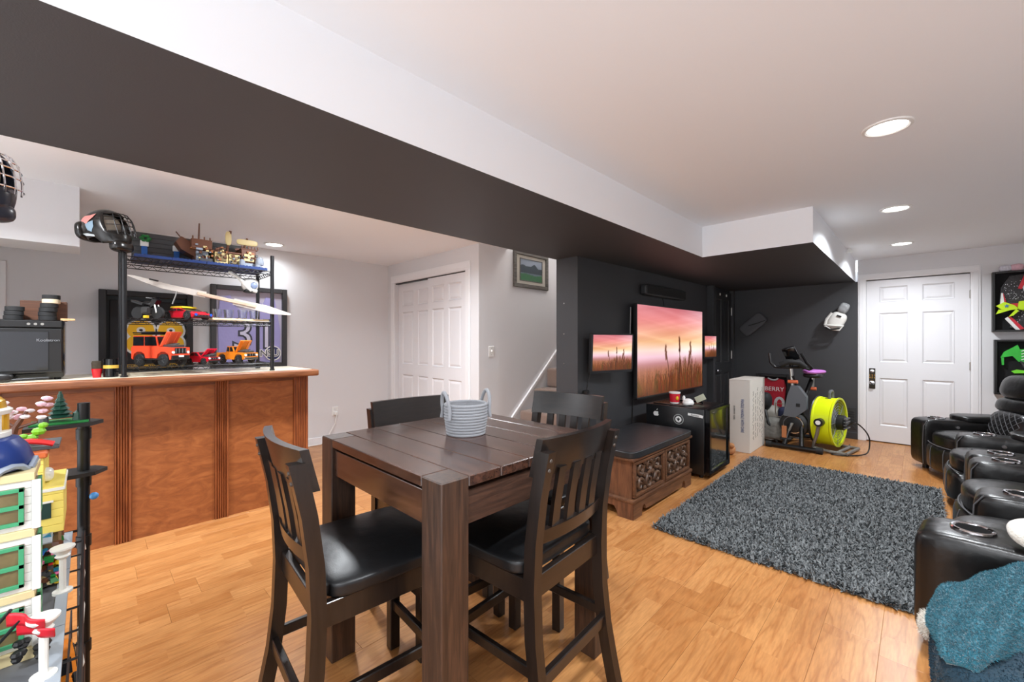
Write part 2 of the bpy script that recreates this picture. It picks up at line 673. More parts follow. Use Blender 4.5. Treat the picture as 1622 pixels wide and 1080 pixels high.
# baseboards
b = MB(); b.box(-2.03, -0.565, 6.985, 7.0, 0, 0.085, bev=0.003)
struct(b.build('baseboard_far', M_bdoor), 'black baseboard on the dark far wall', 'baseboard')
b = MB(); b.box(0.5, 1.42, 6.985, 7.0, 0, 0.09, bev=0.003)
struct(b.build('baseboard_right', M_white), 'white baseboard under the framed uniforms', 'baseboard')
b = MB(); b.prism([(tvx(3.1), 3.1), (tvx(3.1) + 0.014, 3.1), (tvx(6.06) + 0.014, 6.06), (tvx(6.06), 6.06)], 0, 0.085, 'xy')
struct(b.build('baseboard_tv', M_bdoor, smooth=0), 'black baseboard under the televisions', 'baseboard')
b = MB(); b.box(XB, XB + 0.014, -2.0, 2.93, 0, 0.09, bev=0.003)
struct(b.build('baseboard_left', M_white), 'white baseboard on the wall behind the bar', 'baseboard')
b = MB(); b.box(-5.30, -5.275, -0.56, -0.47, 0, 1.93, bev=0.004)
struct(b.build('trim_3', M_white), 'white casing on the wall beside the bar', 'trim')

# ------------------------------------------------------------------ panelled doors
def door_leaf(root, w, h, t, mat, rows, cols, name='leaf'):
    """local: x 0..w, front at y=0 facing -y, back at y=t.  rows/cols are the openings for the panels."""
    b = MB()
    xs = [0] + [v for c in cols for v in c] + [w]
    for i in range(0, len(xs), 2):
        b.box(xs[i], xs[i + 1], 0, t, 0, h)
    zs = [0] + [v for r in rows for v in r] + [h]
    for (c0, c1) in cols:
        for i in range(0, len(zs), 2):
            b.box(c0, c1, 0, t, zs[i], zs[i + 1])
        for (z0, z1) in rows:
            b.box(c0, c1, 0.012, t, z0, z1)
    b.build(name, mat, root, smooth=0)
    for (c0, c1) in cols:
        for (z0, z1) in rows:
            q = MB()
            o1, o2, o3 = 0.002, 0.016, 0.04
            ring = [(o1, 0.0005), (o2, 0.0115), (o3, 0.003)]
            vs = []
            for (o, y) in ring:
                vs += [(c0 + o, y, z0 + o), (c1 - o, y, z0 + o), (c1 - o, y, z1 - o), (c0 + o, y, z1 - o)]
            fs = []
            for k in range(2):
                for i in range(4):
                    fs.append((k * 4 + i, k * 4 + (i + 1) % 4, k * 4 + 4 + (i + 1) % 4, k * 4 + 4 + i))
            fs.append((8, 9, 10, 11))
            q._add(vs, fs)
            q.build('panel', mat, root, smooth=0)

# far white door
d1 = thing('door_1', 'white six panel door in the far wall', 'door', (-0.478, YF + 0.012, 0.012))
struct(d1)
door_leaf(d1, 0.896, 2.035, 0.035, M_door, [(0.20, 0.80), (1.00, 1.62), (1.76, 1.95)], [(0.125, 0.385), (0.51, 0.775)])
for z in (1.80, 0.98, 0.25):
    b = MB(); b.box(0.89, 0.903, -0.012, 0.0, z - 0.045, z + 0.045, bev=0.002); b.cyl((0.9, -0.012, z - 0.05), (0.9, -0.012, z + 0.05), 0.006, n=8)
    b.build('hinge', M_metal, d1)
b = MB(); b.box(0.025, 0.085, -0.006, 0, 0.66, 0.92, bev=0.004)
b.build('lock_plate', pm('bronze plate', (48, 40, 30), 0.3, 0.6), d1)['label'] = 'black keypad lock plate with gold digits'
b = MB(); b.lathe([(0.001, 0.05), (0.022, 0.048), (0.027, 0.035), (0.02, 0.02), (0.011, 0.012), (0.011, 0)], 16, M=T(0.055, -0.005, 0.74) @ Matrix.Rotation(PI / 2, 4, 'X'))
b.lathe([(0.001, 0.022), (0.02, 0.02), (0.022, 0)], 16, M=T(0.055, -0.005, 0.885) @ Matrix.Rotation(PI / 2, 4, 'X'))
b.build('door_knob', M_chrome, d1)
text_mesh('lettering', '1 2 3\n4 5 6', 0.03, pm('gold print', (214, 160, 60), 0.4, 0.4), frame((0.055, -0.0065, 0.815), (1, 0, 0), (0, 0, 1)), d1, world=False)
# casing: three moulded lengths
def casing(name, x0, x1, y, z0, z1, side, mat=M_white, M=None, label=None):
    b = MB()
    w = x1 - x0
    if side == 'v':
        b.box(x0, x1, y - 0.012, y, z0, z1, bev=0.003); b.box(x0 + w * 0.18, x1 - w * 0.25, y - 0.018, y - 0.011, z0, z1, bev=0.002)
    else:
        b.box(x0, x1, y - 0.012, y, z0, z1, bev=0.003); b.box(x0 + 0.01, x1 - 0.01, y - 0.018, y - 0.011, z0 + (z1 - z0) * 0.25, z1 - (z1 - z0) * 0.18, bev=0.002)
    if M is not None:
        o = b.build(name, mat, M=M)
    else:
        o = b.build(name, mat)
    return struct(o, label, 'trim')
tr = struct(bpy.data.objects.new('trim_1', None), 'white moulded casing around the far door', 'trim'); COL.objects.link(tr)
for args in ((-0.562, -0.483, 0, 2.06, 'v'), (0.423, 0.50, 0, 2.06, 'v'), (-0.562, 0.50, 2.06, 2.135, 'h')):
    o = casing('casing', args[0], args[1], YF, args[2], args[3], args[4]); o.parent = tr
    del o['category']; del o['kind']

# closet sliding doors and casing
tr = struct(bpy.data.objects.new('trim_2', None), 'white moulded casing around the sliding closet doors', 'trim'); COL.objects.link(tr)
for args in ((-5.205, -5.115, 0, 2.07, 'v'), (-3.59, -3.505, 0, 2.07, 'v'), (-5.205, -3.505, 2.07, 2.165, 'h')):
    o = casing('casing', args[0], args[1], 2.93, args[2], args[3], args[4]); o.parent = tr
    del o['category']; del o['kind']
rows = [(0.18, 0.82), (0.96, 1.66), (1.74, 1.94)]
d = struct(thing('door_2', 'white panelled sliding closet door nearest the bar wall', 'door', (-5.115, 2.985, 0.01)))
door_leaf(d, 0.83, 2.04, 0.03, M_door, rows, [(0.10, 0.37), (0.48, 0.73)])
d = struct(thing('door_3', 'white panelled sliding closet door nearest the stairs', 'door', (-4.335, 2.935, 0.01)))
door_leaf(d, 0.75, 2.04, 0.027, M_door, rows, [(0.09, 0.33), (0.42, 0.66)])
b = MB(); b.box(CX0, CX1, 2.945, 3.0, 2.052, 2.066)
o = b.build('track', M_blk); o.parent = d; o.location = (4.335, -2.935, -0.01)

# black door beside the television
d4 = struct(thing('door_4', 'black panelled door beside the big television', 'door', (-2.062, 6.14, 0.01), PI / 2))
door_leaf(d4, 0.78, 2.0, 0.03, M_bdoor, [(0.15, 0.80), (0.95, 1.88)], [(0.11, 0.35), (0.44, 0.68)])
for z in (1.72, 1.06):
    b = MB(); b.cyl((0.775, -0.008, z - 0.06), (0.775, -0.008, z + 0.06), 0.008, n=8)
    b.build('hinge', M_metal, d4)
b = MB()
b.lathe([(0.028, 0), (0.028, 0.008), (0.012, 0.012), (0.012, 0.045), (0.001, 0.046)], 16, M=T(0.06, 0, 0.855) @ Matrix.Rotation(PI / 2, 4, 'X'))
b.tube([(0.06, -0.045, 0.855), (0.1, -0.05, 0.852), (0.15, -0.045, 0.845), (0.18, -0.043, 0.85)], [0.011, 0.011, 0.009, 0.007])
b.build('door_handle', M_chrome, d4)
for hx in (0.27, 0.55):
    b = MB(); b.box(hx - 0.012, hx + 0.012, -0.012, 0, 1.93, 1.965, bev=0.004)
    b.build('hook', M_plastic_w, d4)
# screw dots on the wall end
for i, z in enumerate((1.63, 1.345, 1.07)):
    b = MB(); b.lathe([(0.006, 0), (0.005, 0.003), (0.001, 0.0035)], 10, M=T(-2.36, 3.1, z) @ Matrix.Rotation(PI / 2, 4, 'X'))
    tag(b.build('screw_cap', M_metal), ['topmost', 'middle', 'lowest'][i] + ' screw cap on the black wall end by the stairs', 'screw', 'screws on the wall end')

# ------------------------------------------------------------------ stairs
M_carpet = pm('tan carpet', (142, 117, 103), 0.95, bump=0.6, bscale=500, var=0.25, vscale=200, sheen=0.3)
st = struct(thing('staircase', 'tan carpeted stairs climbing behind the black wall', 'stairs', (-2.9, 3.1, 0)))
for k in range(1, 12):
    y0 = 3.283 + 0.248 * (k - 1)
    b = MB(); b.box(-3.345, -2.47, y0, y0 + 0.29, 0.235 * (k - 1), 0.235 * k, bev=0.03, seg=3)
    b.build('step', M_carpet, st, world=True)
b = MB(); b.prism([(3.05, 0.0), (3.446, 0.385), (6.4, 3.10), (6.4, 2.5), (3.32, 0.0)], -3.37, -3.352, 'yz')
b.build('stringer', M_wall, st, world=True)
b = MB(); b.prism([(3.05, 0.0), (3.446, 0.385), (6.4, 3.10), (6.4, 3.14), (3.44, 0.42), (3.01, 0.0)], -3.37, -3.345, 'yz')
b.build('skirt_cap', M_white, st, world=True)
b = MB(); b.prism([(0, 0), (0.11, 0), (0.10, 0.03), (0.02, 0.20)], -0.015, 0.015, 'yz', M=T(-2.62, 3.66, 0.60))
tag(b.build('wooden_wedge', wood('pale pine', (214, 172, 120), (232, 196, 146), 'z')), 'pale wooden wedge standing on a carpeted stair', 'wood')

# ------------------------------------------------------------------ recessed lights
M_lens = pm('lit lens', (255, 255, 255), 0.5, emit=(255, 252, 246), estr=9.0)
def downlight(x, y, label, watts=None, visible=True):
    t = thing('recessed_light', label, 'light', (x, y, ZC), group='recessed ceiling lights')
    b = MB(); b.lathe([(0.098, 0.0), (0.096, -0.006), (0.084, -0.010), (0.076, -0.006), (0.074, 0.0)], 40)
    b.build('trim_ring', M_plastic_w, t)
    b = MB(); b.lathe([(0.075, 0.0), (0.075, -0.004), (0.001, -0.005)], 40)
    b.build('lens', M_lens, t)
    l = bpy.data.lights.new('downlight', 'AREA')
    l.shape = 'DISK'
    l.size = 0.15
    l.spread = math.radians(150)
    l.energy = LAMP_W if watts is None else watts
    l.color = (0.93, 0.975, 1.02)
    lo = bpy.data.objects.new('downlight', l)
    COL.objects.link(lo)
    lo.parent = t
    lo.location = (0, 0, -0.012)
downlight(-0.11, 2.74, 'bright round ceiling light nearest the camera')
downlight(-0.13, 4.47, 'middle round ceiling light of the row over the rug')
downlight(-0.13, 6.12, 'round ceiling light nearest the white far door')
downlight(-5.0, 1.41, 'round ceiling light over the wire rack behind the bar', 3.5)
downlight(-0.11, 1.05, 'round ceiling light above the camera beyond the picture', None)
downlight(-0.11, -0.65, 'round ceiling light behind the camera', None)
downlight(-3.0, 1.2, 'added round ceiling light, unseen behind the black beam', 25.0)  # added lamp, kept out of sight, brightens the bar room
downlight(-3.05, 2.1, 'added round ceiling light before the closet doors, unseen behind the beam', 9.0)  # another unseen lamp, added to lift the bar room walls
downlight(-3.0, -0.6, 'added round ceiling light out of view over the near end of the bar', 27.0)  # made-up lamp outside the view, adds light at the near bar end
# unseen globe and bulb added over the upper landing to brighten the stairwell
t = thing('added_stair_light', 'added frosted globe light, unseen above the upper stairs', 'light', (-2.9, 4.6, 4.4))
b = MB(); b.lathe([(0.06, 0), (0.06, -0.02), (0.1, -0.06), (0.1, -0.12), (0.05, -0.16), (0.001, -0.165)], 24)
b.build('globe', pm('lit globe', (255, 255, 255), 0.4, emit=(255, 246, 232), estr=6.0), t)
l = bpy.data.lights.new('added_stair_bulb', 'POINT'); l.energy = 45; l.shadow_soft_size = 0.1; l.color = (1, 0.95, 0.88)
lo = bpy.data.objects.new('added_stair_bulb', l); COL.objects.link(lo); lo.parent = t; lo.location = (0, 0, -0.26)

# ------------------------------------------------------------------ wall fittings
def plate(name, label, M, kind):
    t = thing(name, label, 'switch' if kind == 'switch' else 'outlet', M.translation)
    b = MB(); b.box(-0.04, 0.04, -0.006, 0, -0.058, 0.058, bev=0.003, M=M); b.build('cover_plate', M_plastic_w, t, world=True)
    if kind == 'switch':
        b = MB(); b.box(-0.006, 0.006, -0.022, -0.005, -0.004, 0.018, bev=0.002, M=M); b.build('toggle', M_plastic_w, t, world=True)
        for z in (-0.035, 0.035):
            b = MB(); b.cyl(M @ Vector((0, -0.008, z)), M @ Vector((0, -0.005, z)), 0.004, n=8)
            b.build('screw', M_metal, t, world=True)
    else:
        for z in (-0.024, 0.024):
            b = MB(); b.box(-0.016, 0.016, -0.009, -0.005, z - 0.016, z + 0.016, bev=0.004, M=M); b.build('socket', pm('socket face', (222, 222, 220), 0.4), t, world=True)
    return t
plate('light_switch', 'white toggle light switch on the stair wall', T(-3.37, 3.11, 1.165) @ Rz(PI / 2), 'switch')
ot = plate('wall_outlet', 'white outlet with a plug on the wall past the bar', T(XB, 2.19, 0.39) @ Rz(PI / 2), 'outlet')
b = MB(); b.box(-0.02, 0.02, -0.05, -0.008, -0.045, -0.005, bev=0.006, M=T(XB, 2.19, 0.39) @ Rz(PI / 2))
b.tube([(XB + 0.05, 2.19, 0.35), (XB + 0.06, 2.17, 0.25), (XB + 0.05, 2.08, 0.08), (XB + 0.05, 2.0, 0.012), (XB + 0.06, 1.8, 0.012)], 0.006)
tag(b.build('power_cord', M_plastic_w), 'white plug and cord hanging from the wall outlet', 'cord')
# dark vent in the far black wall
t = thing('wall_vent', 'black louvred vent low on the dark far wall', 'vent', (-0.68, YF, 0.27))
b = MB(); b.box(-0.10, 0.10, -0.012, 0, -0.14, 0.14, bev=0.003); b.build('vent_frame', M_bdoor, t)
for k in range(7):
    b = MB(); b.box(-0.08, 0.08, -0.02, -0.01, -0.11 + k * 0.033, -0.11 + k * 0.033 + 0.014); b.build('slat', M_bdoor, t, smooth=0)
# framed landscape on the stair wall
t = thing('framed_picture', 'small framed landscape with green field on the stair wall', 'picture', (-3.37, 3.76, 2.13), PI / 2)
wf = wood('grey weathered frame', (70, 68, 64), (112, 108, 102), 'x', 6, 8, 0.5)
for args in ((-0.31, 0.31, -0.215, -0.17), (-0.31, 0.31, 0.17, 0.215), (-0.31, -0.265, -0.17, 0.17), (0.265, 0.31, -0.17, 0.17)):
    b = MB(); b.box(args[0], args[1], -0.03, 0, args[2], args[3], bev=0.004); b.build('frame_rail', wf, t)
b = MB(); b.box(-0.265, 0.265, -0.012, -0.004, -0.17, 0.17); b.build('mat_board', pm('cream mat', (186, 180, 168), 0.8), t, smooth=0)
for args in ((-0.205, 0.205, -0.135, -0.125), (-0.205, 0.205, 0.125, 0.135), (-0.205, -0.195, -0.125, 0.125), (0.195, 0.205, -0.125, 0.125)):
    b = MB(); b.box(args[0], args[1], -0.018, -0.012, args[2], args[3]); b.build('inner_rail', wf, t, smooth=0)
def landscape():
    n = 60
    m = 40
    col = []
    rr = np.random.RandomState(3)
    for j in range(m + 1):
        for i in range(n + 1):
            u, v = i / n, j / m
            ridge = 0.62 + 0.18 * math.exp(-((u - 0.62) / 0.16) ** 2) + 0.12 * math.exp(-((u - 0.15) / 0.18) ** 2) + 0.02 * math.sin(21 * u)
            if v < 0.30 + 0.03 * math.sin(7 * u): c = (44 + 20 * rr.rand(), 96 + 20 * rr.rand(), 70)
            elif v < 0.36: c = (96, 110, 122)
            elif v < ridge: c = (44 + 14 * rr.rand(), 56 + 14 * rr.rand(), 72)
            else: c = (132, 142, 156)
            col.append(lin(c))
    return n, m, col
def painted(name, n, m, col, w, h, parent, M, emit=0.0, rough=0.5, mat=None):
    me = bpy.data.meshes.new(name)
    vs = [((i / n - 0.5) * w, (j / m - 0.5) * h, 0) for j in range(m + 1) for i in range(n + 1)]
    fs = [(j * (n + 1) + i, j * (n + 1) + i + 1, (j + 1) * (n + 1) + i + 1, (j + 1) * (n + 1) + i) for j in range(m) for i in range(n)]
    me.from_pydata(vs, [], fs)
    at = me.color_attributes.new('print', 'FLOAT_COLOR', 'POINT')
    at.data.foreach_set('color', np.array(col, dtype=np.float32).ravel())
    if mat is None:
        mat = bpy.data.materials.new(name + ' print')
        mat.use_nodes = True
        nt = mat.node_tree
        bs = nt.nodes['Principled BSDF']
        a = nt.nodes.new('ShaderNodeAttribute')
        a.attribute_name = 'print'
        bs.inputs['Roughness'].default_value = rough
        if emit:
            bs.inputs['Base Color'].default_value = (0.01, 0.01, 0.01, 1)
            nt.links.new(a.outputs['Color'], bs.inputs['Emission Color'])
            bs.inputs['Emission Strength'].default_value = emit
        else:
            nt.links.new(a.outputs['Color'], bs.inputs['Base Color'])
    me.materials.append(mat)
    me.transform(M)
    o = bpy.data.objects.new(name, me)
    COL.objects.link(o)
    o.parent = parent
    return o
n, m, col = landscape()
painted('painting', n, m, col, 0.39, 0.25, t, frame((0, -0.0135, 0), (1, 0, 0), (0, 0, 1)))

# ------------------------------------------------------------------ dining table
W_tab = wood('table walnut', (42, 26, 20), (88, 58, 45), 'x', 5, 12, 0.26, 0.10, coat=0.5, c3=(66, 43, 33))
W_tabz = wood('table walnut upright', (40, 27, 21), (84, 58, 43), 'z', 5, 14, 0.42, 0.10, c3=(60, 42, 32))
W_taby = wood('table walnut cross', (46, 31, 25), (86, 60, 47), 'y', 5, 12, 0.36, 0.10, c3=(64, 45, 36))
TX0, TX1, TY0, TY1, TH = -1.755, -0.928, 0.672, 1.515, 0.89
LG = 0.098
tb = thing('dining_table', 'square dark brown plank dining table with thick block legs', 'table', ((TX0 + TX1) / 2, (TY0 + TY1) / 2, 0))
for (x, y) in ((TX0, TY0), (TX1 - LG, TY0), (TX0, TY1 - LG), (TX1 - LG, TY1 - LG)):
    b = MB(); b.box(x, x + LG, y, y + LG, 0.0, TH, bev=0.0035)
    # chamfered foot
    b.build('leg', W_tabz, tb, world=True)
ty = TY0
widths = [LG - 0.001] + [(TY1 - TY0 - 2 * LG) / 5.0] * 5 + [LG - 0.001]
for i, wd in enumerate(widths):
    x0, x1 = (TX0 + LG + 0.0015, TX1 - LG - 0.0015) if i in (0, 6) else (TX0, TX1)
    b = MB(); b.box(x0, x1, ty + 0.001, ty + wd - 0.001, TH - 0.032, TH, bev=0.0025)
    b.build('plank', W_tab, tb, world=True)
    ty += wd
for (x0, x1, y0, y1, mt) in ((TX0 + LG, TX1 - LG, TY0 + 0.012, TY0 + 0.036, W_tab), (TX0 + LG, TX1 - LG, TY1 - 0.036, TY1 - 0.012, W_tab),
                             (TX0 + 0.012, TX0 + 0.036, TY0 + LG, TY1 - LG, W_taby), (TX1 - 0.036, TX1 - 0.012, TY0 + LG, TY1 - LG, W_taby)):
    b = MB(); b.box(x0, x1, y0, y1, TH - 0.145, TH - 0.045, bev=0.002)
    b.build('apron', mt, tb, world=True)
b = MB(); b.box(TX0 + 0.05, TX1 - 0.05, TY0 + 0.05, TY1 - 0.05, TH - 0.05, TH - 0.034)
b.build('subtop', W_taby, tb, world=True)

# ------------------------------------------------------------------ counter chairs
W_ch = wood('espresso chair wood', (15, 12, 11), (36, 27, 23), 'z', 6, 10, 0.33, 0.05, coat=0.15)
W_chx = wood('espresso chair rail', (15, 12, 11), (36, 27, 23), 'x', 6, 10, 0.3, 0.05, coat=0.2)
L_seat = leather('black seat leather', (18, 19, 21), 0.40, 220, 0.08)
def bar_between(b, p0, p1, wx, wy, bev=0.003):
    """square-section bar between two points (section axes stay in world x / the perpendicular)."""
    p0 = Vector(p0); p1 = Vector(p1)
    d = p1 - p0
    L = d.length
    z = d.normalized()
    x = Vector((1, 0, 0)) if abs(z.x) < 0.8 else Vector((0, 1, 0))
    y = z.cross(x).normalized()
    x = y.cross(z)
    M = Matrix.Identity(4)
    for i in range(3):
        M[i][0], M[i][1], M[i][2], M[i][3] = x[i], y[i], z[i], p0[i]
    b.box(-wx / 2, wx / 2, -wy / 2, wy / 2, 0, L, bev=bev, M=M)
def sweep_yz(pts, x0, x1, depth):
    """ribbon of rectangular section following (y,z) points; used for the raked back posts"""
    poly = [(y - depth / 2, z) for y, z in pts] + [(y + depth / 2, z) for y, z in reversed(pts)]
    return poly
def make_chair(label):
    t = thing('counter_chair', label, 'chair', group='chairs around the square table')
    hw = 0.205
    # back posts with splayed feet
    pts = [(-0.285, 0.0), (-0.262, 0.10), (-0.238, 0.22), (-0.222, 0.36), (-0.216, 0.52), (-0.222, 0.66), (-0.24, 0.80), (-0.262, 0.905), (-0.272, 0.95)]
    for s in (-1, 1):
        b = MB()
        b.prism(sweep_yz(pts, 0, 0, 0.042), s * hw - 0.019, s * hw + 0.019, 'yz')
        b.build('back_post', W_ch, t, smooth=25)
    # front legs
    for s in (-1, 1):
        b = MB()
        bar_between(b, (s * (hw - 0.002), 0.205, 0.0), (s * (hw - 0.002), 0.205, 0.545), 0.04, 0.042)
        b.build('leg', W_ch, t)
    def curved(name, z0, z1, y0, sag, th, half, mat, rake=0.0, n=12):
        b = MB()
        vs = []
        fs = []
        for i in range(n + 1):
            u = -1 + 2 * i / n
            x = u * half
            y = y0 - sag * (1 - u * u)
            for (dy, z) in ((0, z0), (th, z0), (th - rake, z1), (-rake, z1)):
                vs.append((x, y + dy, z))
        for i in range(n):
            for k in range(4):
                a, c = i * 4 + k, i * 4 + (k + 1) % 4
                fs.append((a, c, c + 4, a + 4))
        fs.append((0, 1, 2, 3)); fs.append((n * 4 + 3, n * 4 + 2, n * 4 + 1, n * 4))
        b._add(vs, fs)
        return b.build(name, mat, t, smooth=25)
    curved('top_rail', 0.865, 0.985, -0.235, 0.032, 0.024, 0.216, W_chx, rake=0.03)
    curved('lower_rail', 0.645, 0.69, -0.222, 0.022, 0.022, hw - 0.018, W_chx, rake=0.006)
    for x in (-0.112, -0.037, 0.037, 0.112):
        b = MB()
        sg = 0.022 * (1 - (x / 0.2) ** 2)
        p = [(-0.213 - sg, 0.675), (-0.226 - sg, 0.77), (-0.247 - sg, 0.885)]
        b.prism(sweep_yz(p, 0, 0, 0.014), x - 0.02, x + 0.02, 'yz')
        b.build('slat', W_ch, t, smooth=25)
    for y in (-0.205, 0.205):
        b = MB(); b.box(-hw + 0.018, hw - 0.018, y - 0.012, y + 0.012, 0.475, 0.545, bev=0.002); b.build('seat_rail', W_chx, t)
    for s in (-1, 1):
        b = MB(); b.box(s * hw - 0.013, s * hw + 0.011, -0.2, 0.19, 0.475, 0.545, bev=0.002); b.build('seat_rail', W_ch, t)
    b = MB()
    def warp(w):
        u, v = w.x / 0.22, (w.y - 0.0) / 0.235
        if w.z > 0.56:
            w.z += 0.028 * max(0, 1 - u * u) * max(0, 1 - v * v)
        return w
    b.puff(-0.228, 0.228, -0.195, 0.242, 0.54, 0.592, e=7, n=12, warp=warp)
    b.build('seat', L_seat, t, smooth=60)
    # stretchers
    b = MB(); bar_between(b, (-hw + 0.01, -0.238, 0.235), (hw - 0.01, -0.238, 0.235), 0.022, 0.042); b.build('stretcher', W_chx, t)
    b = MB(); bar_between(b, (-hw + 0.01, 0.205, 0.185), (hw - 0.01, 0.205, 0.185), 0.022, 0.04); b.build('stretcher', W_chx, t)
    for s in (-1, 1):
        b = MB(); bar_between(b, (s * hw, -0.228, 0.26), (s * hw, 0.2, 0.26), 0.02, 0.036); b.build('stretcher', W_ch, t)
        for (yy, zz) in ((-0.286, 0.925), (-0.280, 0.895)):
            b = MB()
            b.lathe([(0.007, 0), (0.005, 0.005), (0.001, 0.006)], 10, M=T(s * hw - 0.002, yy, zz) @ Matrix.Rotation(PI / 2, 4, 'X'))
            b.build('bolt_cap', pm('worn bolt cap', (74, 66, 60), 0.3), t)
    return t
ch = make_chair('dark wooden counter chair on the bar side, its back nearest the toy shelf')
ch.location = (-1.385, 0.675, 0); ch.rotation_euler = (0, 0, math.radians(-4))
dup(ch, (-1.075, 1.145, 0), math.radians(90) + 0.06, 'dark wooden counter chair at the near right, seen from behind its slatted back')
dup(ch, (-1.62, 1.155, 0), math.radians(-90) - 0.06, 'dark wooden counter chair on the far side, in front of the closet doors')
dup(ch, (-1.375, 1.635, 0), math.radians(180) + 0.14, 'dark wooden counter chair on the far side, in front of the stairs')

# ------------------------------------------------------------------ rope basket
t = thing('rope_basket', 'small grey coiled rope basket with two loop handles on table', 'basket', (-1.365, 1.115, TH), 1.3)
M_rope = pm('grey cotton rope', (152, 154, 159), 0.9, bump=0.5, bscale=400, sheen=0.2)
b = MB()
for k in range(11):
    z = 0.006 + k * 0.0118
    r = 0.077 + 0.010 * min(1, k / 6)
    b.tube([(r * math.cos(a), r * math.sin(a) * 0.97, z) for a in [2 * PI * i / 36 for i in range(36)]], 0.0066, 8, closed=True)
b.lathe([(0.001, 0.004), (0.075, 0.004), (0.08, 0.06), (0.082, 0.12), (0.078, 0.12), (0.074, 0.012), (0.001, 0.012)], 36)
b.build('coiled_wall', M_rope, t)
for s in (-1, 1):
    b = MB()
    pts = []
    for i in range(15):
        a = PI * i / 14
        pts.append((s * (0.088 + 0.010 * math.sin(a)), 0.042 * math.cos(a), 0.10 + 0.078 * math.sin(a)))
    pts = [(s * 0.092, 0.044, 0.07)] + pts + [(s * 0.092, -0.044, 0.07)]
    b.tube(pts, 0.0075, 8)
    b.build('loop_handle', M_rope, t)

# ------------------------------------------------------------------ carved chest with padded lid
W_chest = wood('oak chest', (74, 46, 30), (122, 82, 54), 'y', 5, 10, 0.45, 0.15, c3=(98, 64, 42))
W_chestz = wood('oak chest upright', (78, 48, 32), (130, 86, 58), 'z', 5, 8, 0.45, 0.15)
W_carve = wood('carved oak', (58, 38, 27), (108, 80, 60), 'y', 9, 4, 0.38, 0.1)
CXa, CXb, CYa, CYb = -1.975, -1.455, 2.715, 3.765
t = thing('carved_chest', 'low carved oak chest with black padded lid under the televisions', 'chest', ((CXa + CXb) / 2, (CYa + CYb) / 2, 0))
b = MB(); b.box(CXa + 0.02, CXb - 0.02, CYa + 0.02, CYb - 0.02, 0.135, 0.42); b.build('body', W_chestz, t, world=True, smooth=0)
b = MB(); b.box(CXa, CXb + 0.012, CYa - 0.012, CYb + 0.012, 0.115, 0.14, bev=0.006, seg=2); b.build('base_moulding', W_chest, t, world=True)
b = MB(); b.box(CXa, CXb + 0.012, CYa - 0.012, CYb + 0.012, 0.415, 0.437, bev=0.005, seg=2); b.build('top_moulding', W_chest, t, world=True)
# bracket plinth: front
def bracket(L):
    return [(0, 0), (0.13, 0), (0.13, 0.035), (0.145, 0.065), (0.165, 0.075), (0.185, 0.06), (0.19, 0.035), (0.235, 0.03),
            (L - 0.235, 0.03), (L - 0.19, 0.035), (L - 0.185, 0.06), (L - 0.165, 0.075), (L - 0.145, 0.065), (L - 0.13, 0.035), (L - 0.13, 0), (L, 0), (L, 0.115), (0, 0.115)]
b = MB(); b.prism([(CYa + p, q) for p, q in bracket(CYb - CYa)], CXb - 0.022, CXb + 0.004, 'yz'); b.build('plinth', W_chest, t, world=True, smooth=0)
def bracket_s(L):
    return [(0, 0), (0.12, 0), (0.125, 0.035), (0.15, 0.07), (L - 0.15, 0.07), (L - 0.125, 0.035), (L - 0.12, 0), (L, 0), (L, 0.115), (0, 0.115)]
for y in (CYa - 0.004, CYb - 0.018):
    b = MB(); b.prism([(CXa + p, q) for p, q in bracket_s(CXb - CXa)], y, y + 0.022, 'xz'); b.build('plinth', W_chestz, t, world=True, smooth=0)
b = MB()
b.puff(CXa - 0.005, CXb + 0.02, CYa - 0.02, CYb + 0.02, 0.432, 0.487, e=14, n=12)
b.build('padded_lid', leather('black vinyl lid', (34, 36, 39), 0.38, 120, 0.1), t, world=True, smooth=60)
